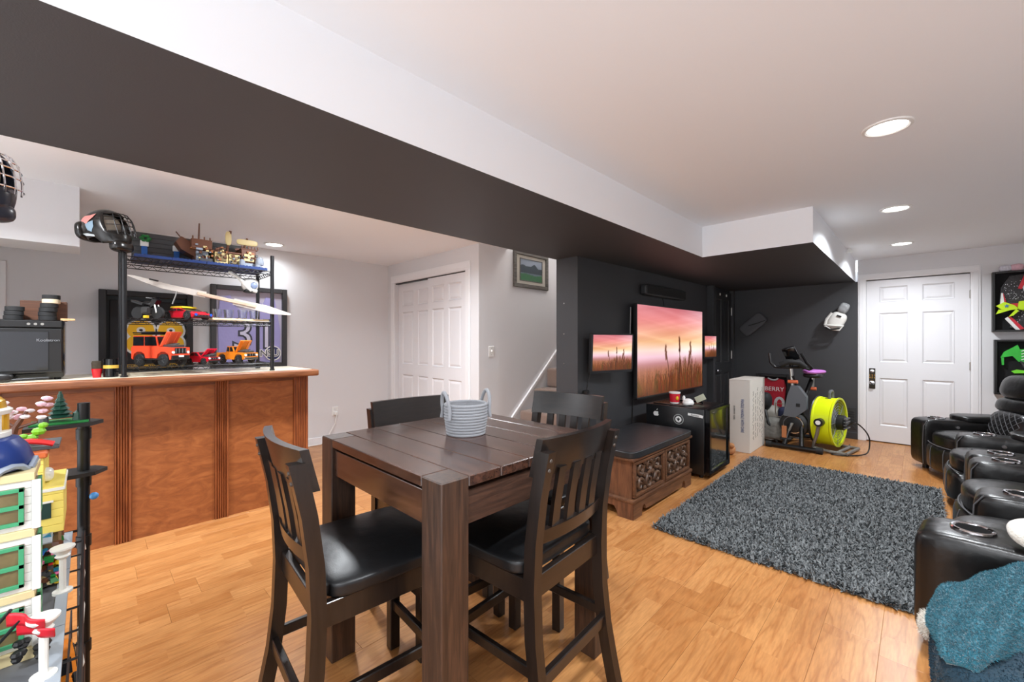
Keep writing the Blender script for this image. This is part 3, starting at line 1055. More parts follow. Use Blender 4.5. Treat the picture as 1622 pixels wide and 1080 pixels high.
# two carved panels with scrolls
for i, (ya, yb) in enumerate(((CYa + 0.045, (CYa + CYb) / 2 - 0.03), ((CYa + CYb) / 2 + 0.03, CYb - 0.045))):
    za, zb = 0.16, 0.395
    for (a0, a1, c0, c1) in ((ya - 0.02, yb + 0.02, za - 0.012, za + 0.012), (ya - 0.02, yb + 0.02, zb - 0.012, zb + 0.012), (ya - 0.02, ya + 0.005, za, zb), (yb - 0.005, yb + 0.02, za, zb)):
        q = MB(); q.box(CXb - 0.022, CXb + 0.004, a0, a1, c0, c1, bev=0.004, seg=2); q.build('panel_rail', W_chest, t, world=True)
    b = MB(); b.box(CXb - 0.022, CXb - 0.018, ya, yb, za, zb)
    pc = b.build('carved_panel', pm('dark carving ground', (44, 29, 21), 0.5), t, world=True, smooth=0)
    cy, cz = (ya + yb) / 2, (za + zb) / 2
    X0 = CXb - 0.014
    def scroll(c, r0, a0, turns, sgn, rad):
        q = MB()
        pts = []
        rr = []
        for k in range(26):
            f = k / 25
            a = a0 + sgn * turns * 2 * PI * f
            r = r0 * (1 - 0.72 * f)
            pts.append((X0 + 0.004 * math.sin(3 * a), c[0] + r * math.cos(a), c[1] + r * math.sin(a) * 0.95))
            rr.append(rad * (0.5 + 0.7 * math.sin(PI * min(1, 0.25 + f))))
        q.tube(pts, rr, 8)
        o = q.build('scroll', W_carve, t, world=True)
        o.parent = pc
    for (dy, dz, r, a0, sg) in ((0.0, 0.058, 0.055, -1.6, 1), (0.0, -0.055, 0.055, 1.6, 1), (-0.13, 0.06, 0.05, 0.3, -1), (-0.135, -0.055, 0.048, -0.3, 1),
                                (0.13, 0.058, 0.05, PI - 0.3, 1), (0.135, -0.058, 0.048, PI + 0.3, -1)):
        scroll((cy + dy, cz + dz), r, a0, 1.35, sg, 0.0125)
    for (dy, dz) in ((-0.065, 0.0), (0.065, 0.0), (0.0, 0.0), (-0.19, 0.0), (0.19, 0.0), (-0.07, 0.095), (0.07, 0.095), (-0.07, -0.095), (0.07, -0.095)):
        q = MB(); q.ell((X0 + 0.002, cy + dy, cz + dz), (0.012, 0.026, 0.019), 10)
        o = q.build('leaf_carving', W_carve, t, world=True); o.parent = pc

# ------------------------------------------------------------------ beverage fridge
t = thing('beverage_fridge', 'black beverage fridge with dark glass door beside the chest', 'fridge', (-1.66, 4.265, 0))
FX, FY0, FY1, FZ = -1.365, 3.985, 4.545, 0.645
b = MB(); b.box(-1.99, FX - 0.05, FY0, FY1, 0.03, FZ, bev=0.008, seg=2); b.build('cabinet', pm('black enamel', (14, 15, 18), 0.3), t, world=True)
for (x, y) in ((-1.95, FY0 + 0.05), (-1.95, FY1 - 0.05), (-1.46, FY0 + 0.05), (-1.46, FY1 - 0.05)):
    b = MB(); b.cyl((x, y, 0), (x, y, 0.035), 0.02); b.build('foot', M_blk, t, world=True)
b = MB()
for (a0, a1, c0, c1) in ((FY0, FY0 + 0.045, 0.04, FZ), (FY1 - 0.045, FY1, 0.04, FZ), (FY0 + 0.04, FY1 - 0.04, 0.04, 0.085), (FY0 + 0.04, FY1 - 0.04, FZ - 0.03, FZ)):
    b.box(FX - 0.045, FX, a0, a1, c0, c1, bev=0.003)
dr = b.build('door_frame', M_blkgloss, t, world=True)
b = MB(); b.box(FX - 0.02, FX - 0.012, FY0 + 0.045, FY1 - 0.045, 0.085, FZ - 0.03)
b.build('glass_pane', pm('dark door glass', (34, 37, 36), 0.03, 0.0, spec=1.0, coat=1.0), t, world=True, smooth=0)
b = MB(); b.tube([(-1.78, 4.30, FZ + 0.0), (-1.78, 4.30, FZ + 0.02), (-1.56, 4.34, FZ + 0.02), (-1.56, 4.34, FZ)], 0.012); b.build('top_grip', M_blkgloss, t, world=True)
# stickers on the side that faces the camera
Ms_w = pm('white sticker', (232, 232, 230), 0.5)
Ms_g = pm('grey sticker', (150, 152, 150), 0.5)
def disc(b, c, r, y, n=20): b.prism([(c[0] + r * math.cos(2 * PI * k / n), c[1] + r * math.sin(2 * PI * k / n)) for k in range(n)], y - 0.001, y, 'xz')
b = MB(); disc(b, (-1.655, 0.525), 0.05, FY0); o = b.build('round_sticker', Ms_g, t, world=True)
b = MB(); disc(b, (-1.655, 0.525), 0.042, FY0 - 0.0012); b.build('sticker_ring', M_blk, t, world=True)
b = MB(); disc(b, (-1.655, 0.525), 0.03, FY0 - 0.0024); b.build('sticker_core', Ms_w, t, world=True)
b = MB(); b.prism([(-1.675, 0.535), (-1.655, 0.505), (-1.635, 0.535), (-1.648, 0.532), (-1.655, 0.545), (-1.662, 0.532)], FY0 - 0.0046, FY0 - 0.0036, 'xz'); b.build('sticker_bird', M_blk, t, world=True, smooth=0)
# fruit shaped sticker
ap = []
for k in range(40):
    a = 2 * PI * k / 40
    r = 0.027 * (1 + 0.06 * math.cos(2 * a)) - 0.006 * math.exp(-((a - PI / 2) / 0.25) ** 2) - 0.005 * math.exp(-((a - 3 * PI / 2) / 0.25) ** 2)
    x, z = r * math.cos(a), r * math.sin(a)
    d = math.hypot(x - 0.034, z - 0.004)
    if d < 0.0145 and x > 0.005:
        s_ = 0.0145 / max(d, 1e-4); x, z = 0.034 + (x - 0.034) * s_, 0.004 + (z - 0.004) * s_
    ap.append((-1.88 + x, 0.555 + z))
b = MB(); b.prism(ap, FY0 - 0.001, FY0, 'xz'); b.prism([(-1.879, 0.586), (-1.870, 0.602), (-1.864, 0.605), (-1.868, 0.592)], FY0 - 0.001, FY0, 'xz')
b.build('fruit_sticker', Ms_w, t, world=True, smooth=0)
b = MB(); b.prism([(-1.565, 0.575), (-1.43, 0.562), (-1.425, 0.585), (-1.45, 0.592), (-1.565, 0.598)], FY0 - 0.001, FY0, 'xz'); o = b.build('word_sticker', Ms_w, t, world=True, smooth=0)
text_mesh('lettering', 'Bubblin', 0.024, pm('dark ink', (40, 40, 44), 0.6), frame((-1.50, FY0 - 0.0014, 0.58), (1, 0, -0.08), (0.08, 0, 1)), t)
# things on top of the fridge
t = thing('drink_can', 'red paper tub with yellow badge and white lid on fridge', 'tub', (-1.75, 4.12, FZ))
b = MB(); b.lathe([(0.045, 0.012), (0.052, 0.10)], 28); b.build('red_wall', pm('red paper', (206, 24, 48), 0.45), t)
b = MB(); b.lathe([(0.042, 0.0), (0.0455, 0.014), (0.044, 0.014)], 28); b.lathe([(0.052, 0.097), (0.055, 0.1), (0.055, 0.112), (0.001, 0.114)], 28); b.build('white_rims', M_plastic_w, t)
b = MB(); b.ell((0.038, -0.03, 0.055), (0.014, 0.014, 0.022), 10); b.build('badge', pm('yellow badge', (238, 204, 40), 0.5), t)
t = thing('white_ornament', 'small white squat ornament with a knob beside the red tub', 'ornament', (-1.62, 4.13, FZ))
b = MB(); b.lathe([(0.05, 0), (0.055, 0.015), (0.045, 0.04), (0.02, 0.055), (0.001, 0.058)], 20); b.build('base', M_plastic_w, t)
b = MB(); b.lathe([(0.012, 0), (0.014, 0.03), (0.008, 0.045), (0.001, 0.048)], 12, M=T(-0.042, 0, 0.035)); b.build('knob', M_plastic_w, t)
b = MB(); b.box(-0.05, 0.05, -0.004, 0.004, 0, 0.06, M=T(-1.56, 4.32, FZ + 0.03) @ Matrix.Rotation(-0.5, 4, 'Y'))
tag(b.build('paper_card', pm('pale green card', (206, 210, 186), 0.7)), 'pale green card lying tilted on the fridge', 'card')
b = MB(); b.box(-1.93, -1.60, 4.02, 4.26, FZ, FZ + 0.012, bev=0.005, seg=2)
tag(b.build('black_tray', pm('satin black', (20, 20, 22), 0.25)), 'thin black tray under the red tub on the fridge', 'tray')
for n_ in ('drink_can', 'white_ornament'):
    bpy.data.objects[n_].location.z = FZ + 0.012

# ------------------------------------------------------------------ televisions
def sunset(n=330, m=186):
    rr = np.random.RandomState(11)
    u = np.linspace(0, 1, n + 1)[None, :].repeat(m + 1, 0)
    v = np.linspace(0, 1, m + 1)[:, None].repeat(n + 1, 1)
    def noise(fx, fy, ph):
        s = 0
        for k in range(5):
            a = 2 ** k
            s = s + np.sin(fx * a * u + fy * a * v + ph * (k + 1) + 1.7 * np.sin(fy * a * 0.5 * v + fx * 0.3 * a * u + ph)) / a
        return s
    def ramp(t, keys):
        out = np.zeros(t.shape + (3,))
        ks = [k for k, _ in keys]
        for c in range(3):
            out[..., c] = np.interp(t, ks, [q[c] for _, q in keys])
        return out
    img = ramp(v, [(0, (92, 48, 26)), (0.12, (134, 76, 40)), (0.26, (166, 104, 78)), (0.35, (186, 128, 128)), (0.43, (226, 186, 196)), (0.50, (246, 214, 202)),
                   (0.60, (244, 190, 140)), (0.72, (240, 168, 140)), (0.85, (226, 128, 126)), (1.0, (196, 104, 112))])
    cl = noise(2.2, 9.0, 0.4) + 0.7 * noise(3.0, -14.0, 2.0)
    sky = np.clip((v - 0.5) / 0.12, 0, 1)
    img += (sky * np.clip(cl, -1.5, 1.5) * 15)[..., None] * np.array([0.7, 1.0, 1.0])
    img += (sky * np.clip((u - 0.55) / 0.45, 0, 1) * np.clip((v - 0.55) * 2.4, 0, 1) * 60)[..., None] * np.array([0.3, 0.9, 0.95])
    glow = np.exp(-((u - 0.8) / 0.3) ** 2 - ((v - 0.47) / 0.09) ** 2)
    img += (glow * 40)[..., None] * np.array([0.6, 0.8, 0.8])
    mist = np.exp(-((v - 0.40) / 0.06) ** 2) * np.clip(1.1 - u, 0, 1)
    img += (mist * 26)[..., None] * np.array([0.8, 0.7, 0.9])
    # field texture
    f = np.clip((0.34 - v) / 0.14, 0, 1)
    streak = rr.rand(1, n + 1).repeat(m + 1, 0) * 0.6 + rr.rand(m + 1, n + 1) * 0.6 - 0.6
    img *= (1 + f * streak * 0.55)[..., None]
    def dab(x, y, r, c, a=0.8):
        i0, i1 = int((x - 2.5 * r) * n), int((x + 2.5 * r) * n) + 2
        j0, j1 = int((y - 4 * r) * m), int((y + 4 * r) * m) + 2
        i0, j0 = max(i0, 0), max(j0, 0)
        if i1 <= i0 or j1 <= j0: return
        uu, vv = u[j0:j1, i0:i1], v[j0:j1, i0:i1]
        if uu.size == 0: return
        w = a * np.exp(-(((uu - x) / r) ** 2 + ((vv - y) / (r * 1.75)) ** 2))
        img[j0:j1, i0:i1] = img[j0:j1, i0:i1] * (1 - w[..., None]) + np.array(c) * w[..., None]
    for k in range(230):
        x = rr.rand() ** 0.55 * 0.98 + 0.01
        h = 0.14 + 0.26 * rr.rand() * (0.35 + 0.65 * math.exp(-((x - 0.68) / 0.26) ** 2))
        bend = (rr.rand() - 0.5) * 0.08
        c = (66 + 62 * rr.rand(), 34 + 34 * rr.rand(), 16 + 16 * rr.rand())
        for q in range(70):
            g = q / 69
            dab(x + bend * g * g, 0.02 + (h - 0.02) * g, 0.0026, c, 0.6)
        if rr.rand() > 0.5:
            for q in range(6): dab(x + bend + (rr.rand() - 0.5) * 0.012, h + 0.012 * q - 0.02, 0.0035, c, 0.6)
    for (x, h, bend) in ((0.44, 0.52, -0.06), (0.60, 0.62, 0.0), (0.80, 0.56, -0.02), (0.58, 0.36, 0.03), (0.72, 0.44, 0.05)):
        for q in range(120):
            g = q / 119
            dab(x + bend * g * g, 0.02 + (h - 0.02) * g, 0.0034, (70, 34, 18), 0.8)
        for q in range(14):
            dab(x + bend + (rr.rand() - 0.5) * 0.018 - bend * q * 0.02, h + 0.03 - 0.012 * q, 0.009, (92, 46, 26), 0.75)
    dab(0.60, 0.49, 0.012, (40, 18, 14), 0.9)
    img = np.clip(img, 0, 255) / 255.0
    l = np.where(img <= 0.04045, img / 12.92, ((img + 0.055) / 1.055) ** 2.4)
    out = np.ones((m + 1, n + 1, 4), dtype=np.float32)
    out[..., :3] = l
    return n, m, out.reshape(-1, 4)
SUN = sunset()
SCREEN_MAT = [None]
def television(label, p0, p1, z0, z1, tilt=0.0, group=None, shear=0.0):
    p0 = Vector((p0[0], p0[1], 0)); p1 = Vector((p1[0], p1[1], 0))
    w = (p1 - p0).length
    c = (p0 + p1) / 2
    ang = math.atan2((p1 - p0).y, (p1 - p0).x)
    h = z1 - z0
    t = thing('television', label, 'television', (c.x, c.y, (z0 + z1) / 2), ang, group)
    t.rotation_euler = (tilt, 0, ang)
    b = MB(); b.box(-w / 2, w / 2, 0.0, 0.035, -h / 2, h / 2, bev=0.004); b.box(-w * 0.3, w * 0.3, 0.03, 0.055, -h * 0.3, h * 0.25, bev=0.006)
    b.build('housing', M_blk, t)
    bz = 0.010 if w > 1 else 0.014
    for a in ((-w / 2, w / 2, -h / 2, -h / 2 + bz * 1.6), (-w / 2, w / 2, h / 2 - bz, h / 2), (-w / 2, -w / 2 + bz, -h / 2, h / 2), (w / 2 - bz, w / 2, -h / 2, h / 2)):
        b = MB(); b.box(a[0], a[1], -0.006, 0.002, a[2], a[3]); b.build('bezel', pm('bezel grey', (40, 41, 44), 0.35), t, smooth=0)
    o = painted('screen', SUN[0], SUN[1], SUN[2], w - 2 * bz, h - 2.6 * bz, t, frame((0, -0.0015, bz * 0.3), (1, 0, 0), (0, 0, 1)), emit=0.75, rough=0.2, mat=SCREEN_MAT[0])
    SCREEN_MAT[0] = o.data.materials[0]
    b = MB(); b.box(-0.12, 0.12, 0.05, 0.062, -0.1, 0.1); b.box(-0.04, 0.04, 0.06, 0.085, -0.05, 0.05); b.build('wall_bracket', M_blkmet, t, smooth=0)
    return t
television('big wall mounted television showing a pink sunset over reeds', (-2.085, 3.965), (-2.035, 5.66), 0.675, 1.672)
television('small monitor nearest the stairs showing a pink sunset over reeds', (-2.10, 3.16), (-1.985, 3.70), 0.985, 1.35, tilt=0.04)
television('small monitor half hidden behind the right edge of the big television', (-2.02, 5.675), (-1.985, 6.045), 1.045, 1.36)
# speaker bar, cables, plugs
t = thing('speaker_bar', 'long black speaker bar on the wall above the television', 'speaker', (tvx(4.70) + 0.001, 4.70, 1.84), PI / 2 - 0.03)
b = MB(); b.puff(-0.50, 0.50, -0.085, 0.0, -0.062, 0.062, e=9, n=10); b.build('speaker_body', M_bdoor, t, smooth=60)
b = MB(); b.box(-0.47, 0.47, -0.088, -0.08, -0.048, 0.048, bev=0.004); b.build('grille', pm('speaker cloth', (33, 34, 36), 0.9, bump=0.3, bscale=600), t)
b = MB(); b.tube([(tvx(4.7) + 0.01, 4.72, 1.78), (tvx(4.7) + 0.02, 4.73, 1.72), (tvx(4.7) + 0.03, 4.72, 1.66)], 0.004, 6)
tag(b.build('speaker_cable', M_blk), 'short black cable between speaker bar and television', 'cable')
b = MB(); b.tube([(-2.13, 3.93, 1.63), (-2.12, 3.90, 1.4), (-2.12, 3.91, 1.2), (-2.14, 3.87, 1.08), (-2.15, 3.83, 1.0)], 0.005, 6)
tag(b.build('television_cable', pm('grey cable', (150, 150, 152), 0.5)), 'thin grey cable hanging beside the big television', 'cable')
b = MB(); b.tube([(-2.14, 3.22, 1.0), (-2.165, 3.2, 0.9), (-2.17, 3.19, 0.82)], 0.005, 6); b.box(-2.195, -2.155, 3.165, 3.215, 0.78, 0.83, bev=0.006)
tag(b.build('monitor_plug', M_blk), 'black plug and cable hanging below the small monitor', 'plug')
b = MB(); b.tube([(-2.17, 4.05, 0.66), (-2.17, 4.04, 0.5), (-2.165, 4.02, 0.2), (-2.16, 3.95, 0.01)], 0.006, 6)
tag(b.build('wall_cable', M_blk), 'black cable running down the wall behind the fridge', 'cable')

# ------------------------------------------------------------------ shag rug
def rug():
    x0, x1, y0, y1 = -1.305, 0.135, 2.69, 5.06
    t = thing('shag_rug', 'dark grey shag rug on the floor before the recliners', 'rug', ((x0 + x1) / 2, (y0 + y1) / 2, 0))
    b = MB(); b.puff(x0 + 0.018, x1 - 0.018, y0 + 0.018, y1 - 0.018, 0.0, 0.018, e=26, n=24)
    b.build('backing', pm('rug backing', (40, 44, 47), 0.95), t, world=True)
    rr = np.random.RandomState(5)
    N = 62000
    bx = x0 + (x1 - x0) * rr.rand(N)
    by = y0 + (y1 - y0) * rr.rand(N)
    L = 0.022 + 0.02 * rr.rand(N)
    a = rr.rand(N) * 2 * PI
    lean = 0.25 + 1.0 * rr.rand(N)
    dx, dy, dz = np.sin(lean) * np.cos(a), np.sin(lean) * np.sin(a), np.cos(lean)
    wv = 0.0042
    px, py = -np.sin(a) * wv, np.cos(a) * wv
    edge = np.minimum(np.minimum(bx - x0, x1 - bx), np.minimum(by - y0, y1 - by))
    z0 = np.where(edge < 0.02, 0.003, 0.015)
    V = np.zeros((N, 6, 3))
    for i, (f, k, drop) in enumerate(((0, 1, 0), (0.6, 1.0, 0.0), (1.0, 0.5, 0.25))):
        cx = bx + dx * L * f
        cyy = by + dy * L * f
        cz = z0 + dz * L * f - drop * L * 0.6
        cz = np.maximum(cz, 0.004)
        V[:, i * 2, 0] = cx - px * k; V[:, i * 2, 1] = cyy - py * k; V[:, i * 2, 2] = cz
        V[:, i * 2 + 1, 0] = cx + px * k; V[:, i * 2 + 1, 1] = cyy + py * k; V[:, i * 2 + 1, 2] = cz
    base = np.arange(N)[:, None] * 6
    F = np.concatenate([base + np.array([[0, 1, 3, 2]]), base + np.array([[2, 3, 5, 4]])], 0)
    me = bpy.data.meshes.new('shag_pile')
    V[:, :, 0] -= (x0 + x1) / 2; V[:, :, 1] -= (y0 + y1) / 2
    me.vertices.add(N * 6)
    me.vertices.foreach_set('co', V.ravel())
    me.loops.add(F.size)
    me.loops.foreach_set('vertex_index', F.ravel().astype(np.int32))
    me.polygons.add(len(F))
    me.polygons.foreach_set('loop_start', np.arange(0, F.size, 4, dtype=np.int32))
    me.update(calc_edges=True)
    m = bpy.data.materials.new('shag yarn')
    m.use_nodes = True
    nt = m.node_tree
    g = nt.nodes.new('ShaderNodeNewGeometry')
    r = nt.nodes.new('ShaderNodeValToRGB')
    r.color_ramp.elements[0].color = lin((77, 80, 82))
    r.color_ramp.elements[1].color = lin((128, 132, 133))
    nt.links.new(g.outputs['Random Per Island'], r.inputs[0])
    bs = nt.nodes['Principled BSDF']
    nt.links.new(r.outputs[0], bs.inputs['Base Color'])
    bs.inputs['Roughness'].default_value = 0.75
    me.materials.append(m)
    o = bpy.data.objects.new('shag_pile', me)
    COL.objects.link(o)
    o.parent = t
    o['kind'] = 'stuff'
rug()

# ------------------------------------------------------------------ plush strands on a mesh surface
def fuzz(name, src, N, length, width, mat, parent, seed=1, lean=0.9, comb=(0, 0, -0.3)):
    me = src.data
    me.calc_loop_triangles()
    vs = np.array([v.co[:] for v in me.vertices])
    tr = np.array([t.vertices[:] for t in me.loop_triangles])
    A, B, C = vs[tr[:, 0]], vs[tr[:, 1]], vs[tr[:, 2]]
    nn = np.cross(B - A, C - A)
    ar = np.linalg.norm(nn, axis=1)
    nn = nn / np.maximum(ar[:, None], 1e-12)
    rr = np.random.RandomState(seed)
    pick = rr.choice(len(tr), N, p=ar / ar.sum())
    a, b2 = rr.rand(N, 1), rr.rand(N, 1)
    sw = (a + b2) > 1
    a = np.where(sw, 1 - a, a); b2 = np.where(sw, 1 - b2, b2)
    P = A[pick] + a * (B - A)[pick] + b2 * (C - A)[pick]
    D = nn[pick] + lean * (rr.rand(N, 3) - 0.5) * 2 + np.array(comb)
    D /= np.linalg.norm(D, axis=1)[:, None]
    S = np.cross(D, rr.rand(N, 3) - 0.5)
    S /= np.maximum(np.linalg.norm(S, axis=1)[:, None], 1e-9)
    Lh = length * (0.6 + 0.8 * rr.rand(N, 1))
    V = np.stack([P - S * width, P + S * width, P + D * Lh], 1)
    F = np.arange(N * 3).reshape(N, 3)
    m2 = bpy.data.meshes.new(name)
    m2.vertices.add(N * 3); m2.vertices.foreach_set('co', V.ravel())
    m2.loops.add(N * 3); m2.loops.foreach_set('vertex_index', F.ravel().astype(np.int32))
    m2.polygons.add(N); m2.polygons.foreach_set('loop_start', np.arange(0, N * 3, 3, dtype=np.int32))
    m2.update(calc_edges=True)
    m2.materials.append(mat)
    o = bpy.data.objects.new(name, m2)
    COL.objects.link(o)
    o.parent = parent
    o['kind'] = 'stuff'
    return o

# ------------------------------------------------------------------ recliners
L_rec = leather('black recliner leather', (20, 19, 19), 0.3, 260, 0.06, crease=0.1)
M_stitch = pm('grey piping', (84, 84, 86), 0.6)
M_cup = pm('cup holder shade black', (6, 6, 7), 0.85, spec=0.1)
def recliner(label, loc, th, seat, arms, bx=0.0, by=0.58):
    """arms: list of (x0, x1, forward offset, side) ; side = which way the seat lies (+1 / -1)"""
    t = thing('recliner', label, 'recliner', loc, th, 'black leather theatre recliners')
    s0, s1 = seat
    cx = (s0 + s1) / 2
    b = MB(); b.box(s0, s1, 0.06, 0.9, 0.05, 0.27, bev=0.02, seg=2); b.build('base', L_rec, t)
    b = MB()
    def warp(w):
        u = (w.x - cx) / ((s1 - s0) / 2)
        if w.z > 0.33:
            w.z += 0.03 * (1 - u * u) * math.exp(-((w.y - 0.22) / 0.25) ** 2) - 0.02 * max(0, w.y - 0.3)
        w.y -= 0.05 * (1 - u * u) * max(0, 1 - w.y / 0.3)
        return w
    b.puff(s0 + 0.004, s1 - 0.004, 0.03, 0.66, 0.26, 0.415, e=4.5, n=12, warp=warp)
    b.build('seat_cushion', L_rec, t, smooth=70)
    b = MB()
    def warp2(w):
        u = (w.x - cx) / ((s1 - s0) / 2)
        w.y -= 0.045 * (1 - u * u) * max(0, 1 - w.y / 0.12)
        return w
    b.puff(s0 + 0.006, s1 - 0.006, 0.0, 0.14, 0.06, 0.30, e=5, n=12, warp=warp2)
    fr = b.build('footrest', L_rec, t, smooth=70)
    for xx in (s0 + (s1 - s0) * 0.36, s0 + (s1 - s0) * 0.72):
        b = MB()
        u = (xx - cx) / ((s1 - s0) / 2)
        yy = -0.002 - 0.045 * (1 - u * u)
        b.tube([(xx, yy + 0.012, 0.075), (xx, yy + 0.001, 0.12), (xx, yy, 0.18), (xx, yy + 0.001, 0.24), (xx, yy + 0.012, 0.285)], 0.004, 6)
        o = b.build('seam', M_stitch, t); o.parent = fr
    b = MB()
    b.tube([(s0 + 0.01 + (s1 - s0 - 0.02) * k / 16, 0.024 - 0.05 * (1 - (2 * k / 16 - 1) ** 2), 0.302) for k in range(17)], 0.004, 6)
    b.build('piping', M_stitch, t)
    # backrest: lumbar, middle and head rolls leaning back
    Mb = T(cx + bx, by, 0.36) @ Matrix.Rotation(-0.28, 4, 'X')
    hw = (s1 - s0) / 2 + 0.03
    b = MB(); b.puff(-hw, hw, 0.05, 0.25, -0.05, 0.64, e=4.5, n=12, M=Mb); bk = b.build('backrest', L_rec, t, smooth=70)
    b = MB(); b.puff(-hw * 0.82, hw * 0.82, -0.03, 0.16, 0.02, 0.30, e=3.2, n=12, M=Mb); lum = b.build('lumbar_cushion', L_rec, t, smooth=70)
    b = MB(); b.puff(-hw * 0.9, hw * 0.9, -0.02, 0.18, 0.27, 0.42, e=3.2, n=10, M=Mb); b.build('middle_roll', L_rec, t, smooth=70)
    b = MB(); b.puff(-hw * 0.86, hw * 0.86, -0.045, 0.16, 0.395, 0.645, e=2.8, n=12, M=Mb); b.build('headrest', L_rec, t, smooth=70)
    b = MB()
    for k in range(-4, 5):
        for sg in (-1, 1):
            pts = []
            for q in range(9):
                f = -1 + 2 * q / 8
                x = k * 0.06 + sg * f * 0.11
                z = 0.16 + f * 0.12
                if abs(x) > hw * 0.74: continue
                u, w = x / (hw * 0.82), (z - 0.16) / 0.14
                r = 1 - abs(u) ** 3.2 - abs(w) ** 3.2
                y = 0.065 - 0.0955 * (max(r, 0.02) ** (1 / 3.2))
                pts.append((x, y, z))
            if len(pts) > 2: b.tube(pts, 0.0032, 5, M=Mb)
    q_ = b.build('diamond_stitching', M_stitch, t); q_.parent = lum
    for (x0, x1, off, side) in arms:
        a = MB()
        def warpa(w):
            if w.z > 0.3:
                w.y += 0.0
            return w
        a.puff(x0, x1, off, 0.86, 0.035, 0.505, e=10, n=12)
        ar = a.build('arm', L_rec, t, smooth=70)
        ac = (x0 + x1) / 2
        a = MB(); a.puff(x0 - 0.004, x1 + 0.004, 0.30 + off, 0.82, 0.485, 0.555, e=4.5, n=10); o = a.build('arm_pad', L_rec, t, smooth=70); o.parent = ar
        a = MB(); a.tube([(ac + 0.058 * math.cos(k * PI / 14), 0.165 + off + 0.058 * math.sin(k * PI / 14), 0.508) for k in range(28)], 0.0085, 8, closed=True)
        o = a.build('cup_ring', M_chrome, t); o.parent = ar
        a = MB(); a.lathe([(0.054, 0.0), (0.053, -0.002), (0.045, -0.003), (0.001, -0.0035)], 28, M=T(ac, 0.165 + off, 0.511)); o = a.build('cup_shade_disc', M_cup, t); o.parent = ar  # flat disc on the arm; its near-black colour stands in for the recess shade
        xi = x1 if side > 0 else x0
        a = MB(); a.cyl((xi - 0.001 * side, 0.26 + off, 0.44), (xi + side * 0.008, 0.26 + off, 0.44), 0.014, n=14); o = a.build('power_button', M_chrome, t); o.parent = ar
        a = MB(); a.tube([(xi - side * 0.012, off + 0.004, 0.06), (xi - side * 0.012, off - 0.001, 0.25), (xi - side * 0.012, off + 0.006, 0.44), (xi - side * 0.014, off + 0.04, 0.495)], 0.0035, 6); o = a.build('piping', M_stitch, t); o.parent = ar
        for yy in (off + 0.08, 0.8):
            a = MB(); a.cyl((ac, yy, 0), (ac, yy, 0.05), 0.025, n=12); o = a.build('foot', M_blk, t); o.parent = ar
    for yy in (0.15, 0.8):
        b = MB(); b.cyl((cx, yy, 0), (cx, yy, 0.06), 0.025, n=12); b.build('foot', M_blk, t)
    return t
D2R = math.radians
recliner('black leather recliner nearest the camera, beside the teal blanket', (0.12, 2.93, 0), D2R(-96), (-0.245, 0.245), [(0.25, 0.525, -0.085, -1), (-0.505, -0.25, 0.05, 1)])
recliner('second black leather recliner from the teal blanket', (0.2, 3.73, 0), D2R(-90), (-0.29, 0.29), [(-0.53, -0.295, 0.04, 1)])
recliner('third black leather recliner from the teal blanket', (0.19, 4.795, 0), D2R(-90), (-0.27, 0.27), [(0.275, 0.525, 0.05, -1), (-0.515, -0.275, 0.035, 1)])
recliner('angled black leather recliner in front of the white door', (0.17, 5.504, 0), D2R(-65), (-0.305, 0.19), [(-0.57, -0.31, -0.005, 1)], bx=-0.09, by=0.46)

# ------------------------------------------------------------------ blanket over a white bin
t = thing('storage_bin', 'white plastic storage bin with yellow stripe under the teal blanket', 'bin', (0.34, 2.0, 0))
b = MB(); b.box(0.047, 0.62, 1.77, 2.25, 0.0, 0.30, bev=0.012, seg=2); b.build('bin_body', M_plastic_w, t, world=True)
b = MB(); b.box(0.0455, 0.6215, 1.7685, 2.2515, 0.075, 0.088); b.build('stripe', pm('yellow stripe', (232, 206, 60), 0.5), t, world=True, smooth=0)
b = MB(); b.box(0.0455, 0.6215, 1.7685, 2.2515, 0.115, 0.14); b.build('blue_band', pm('blue grey rim', (70, 86, 120), 0.5), t, world=True, smooth=0)
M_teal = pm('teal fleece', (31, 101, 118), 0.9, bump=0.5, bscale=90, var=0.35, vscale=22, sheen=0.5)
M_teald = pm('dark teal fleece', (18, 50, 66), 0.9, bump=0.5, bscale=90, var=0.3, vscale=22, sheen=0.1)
M_cream = pm('cream fleece', (214, 210, 200), 0.95, bump=0.6, bscale=120, sheen=0.3)
t = thing('fleece_blanket', 'folded teal fleece blanket heaped beside the nearest recliner', 'blanket', (0.34, 2.0, 0.37))
def wr(seed, amp):
    def w_(w):
        w.z += amp * math.sin(13 * w.x + 5 * w.y + seed) + 0.6 * amp * math.sin(23 * w.y - 9 * w.x + seed)
        w.y += 0.6 * amp * math.sin(17 * w.x + seed)
        return w
    return w_
KEY = [(0, (0.02, 1.95, 0.36), (0.02, 2.03, 0.37)), (0.15, (0.05, 1.735, 0.375), (0.06, 2.14, 0.40)), (0.35, (0.12, 1.74, 0.385), (0.15, 2.29, 0.43)),
       (0.6, (0.20, 1.88, 0.40), (0.27, 2.375, 0.49)), (0.8, (0.32, 2.0, 0.41), (0.38, 2.39, 0.53)), (1.0, (0.62, 2.05, 0.42), (0.65, 2.39, 0.54))]
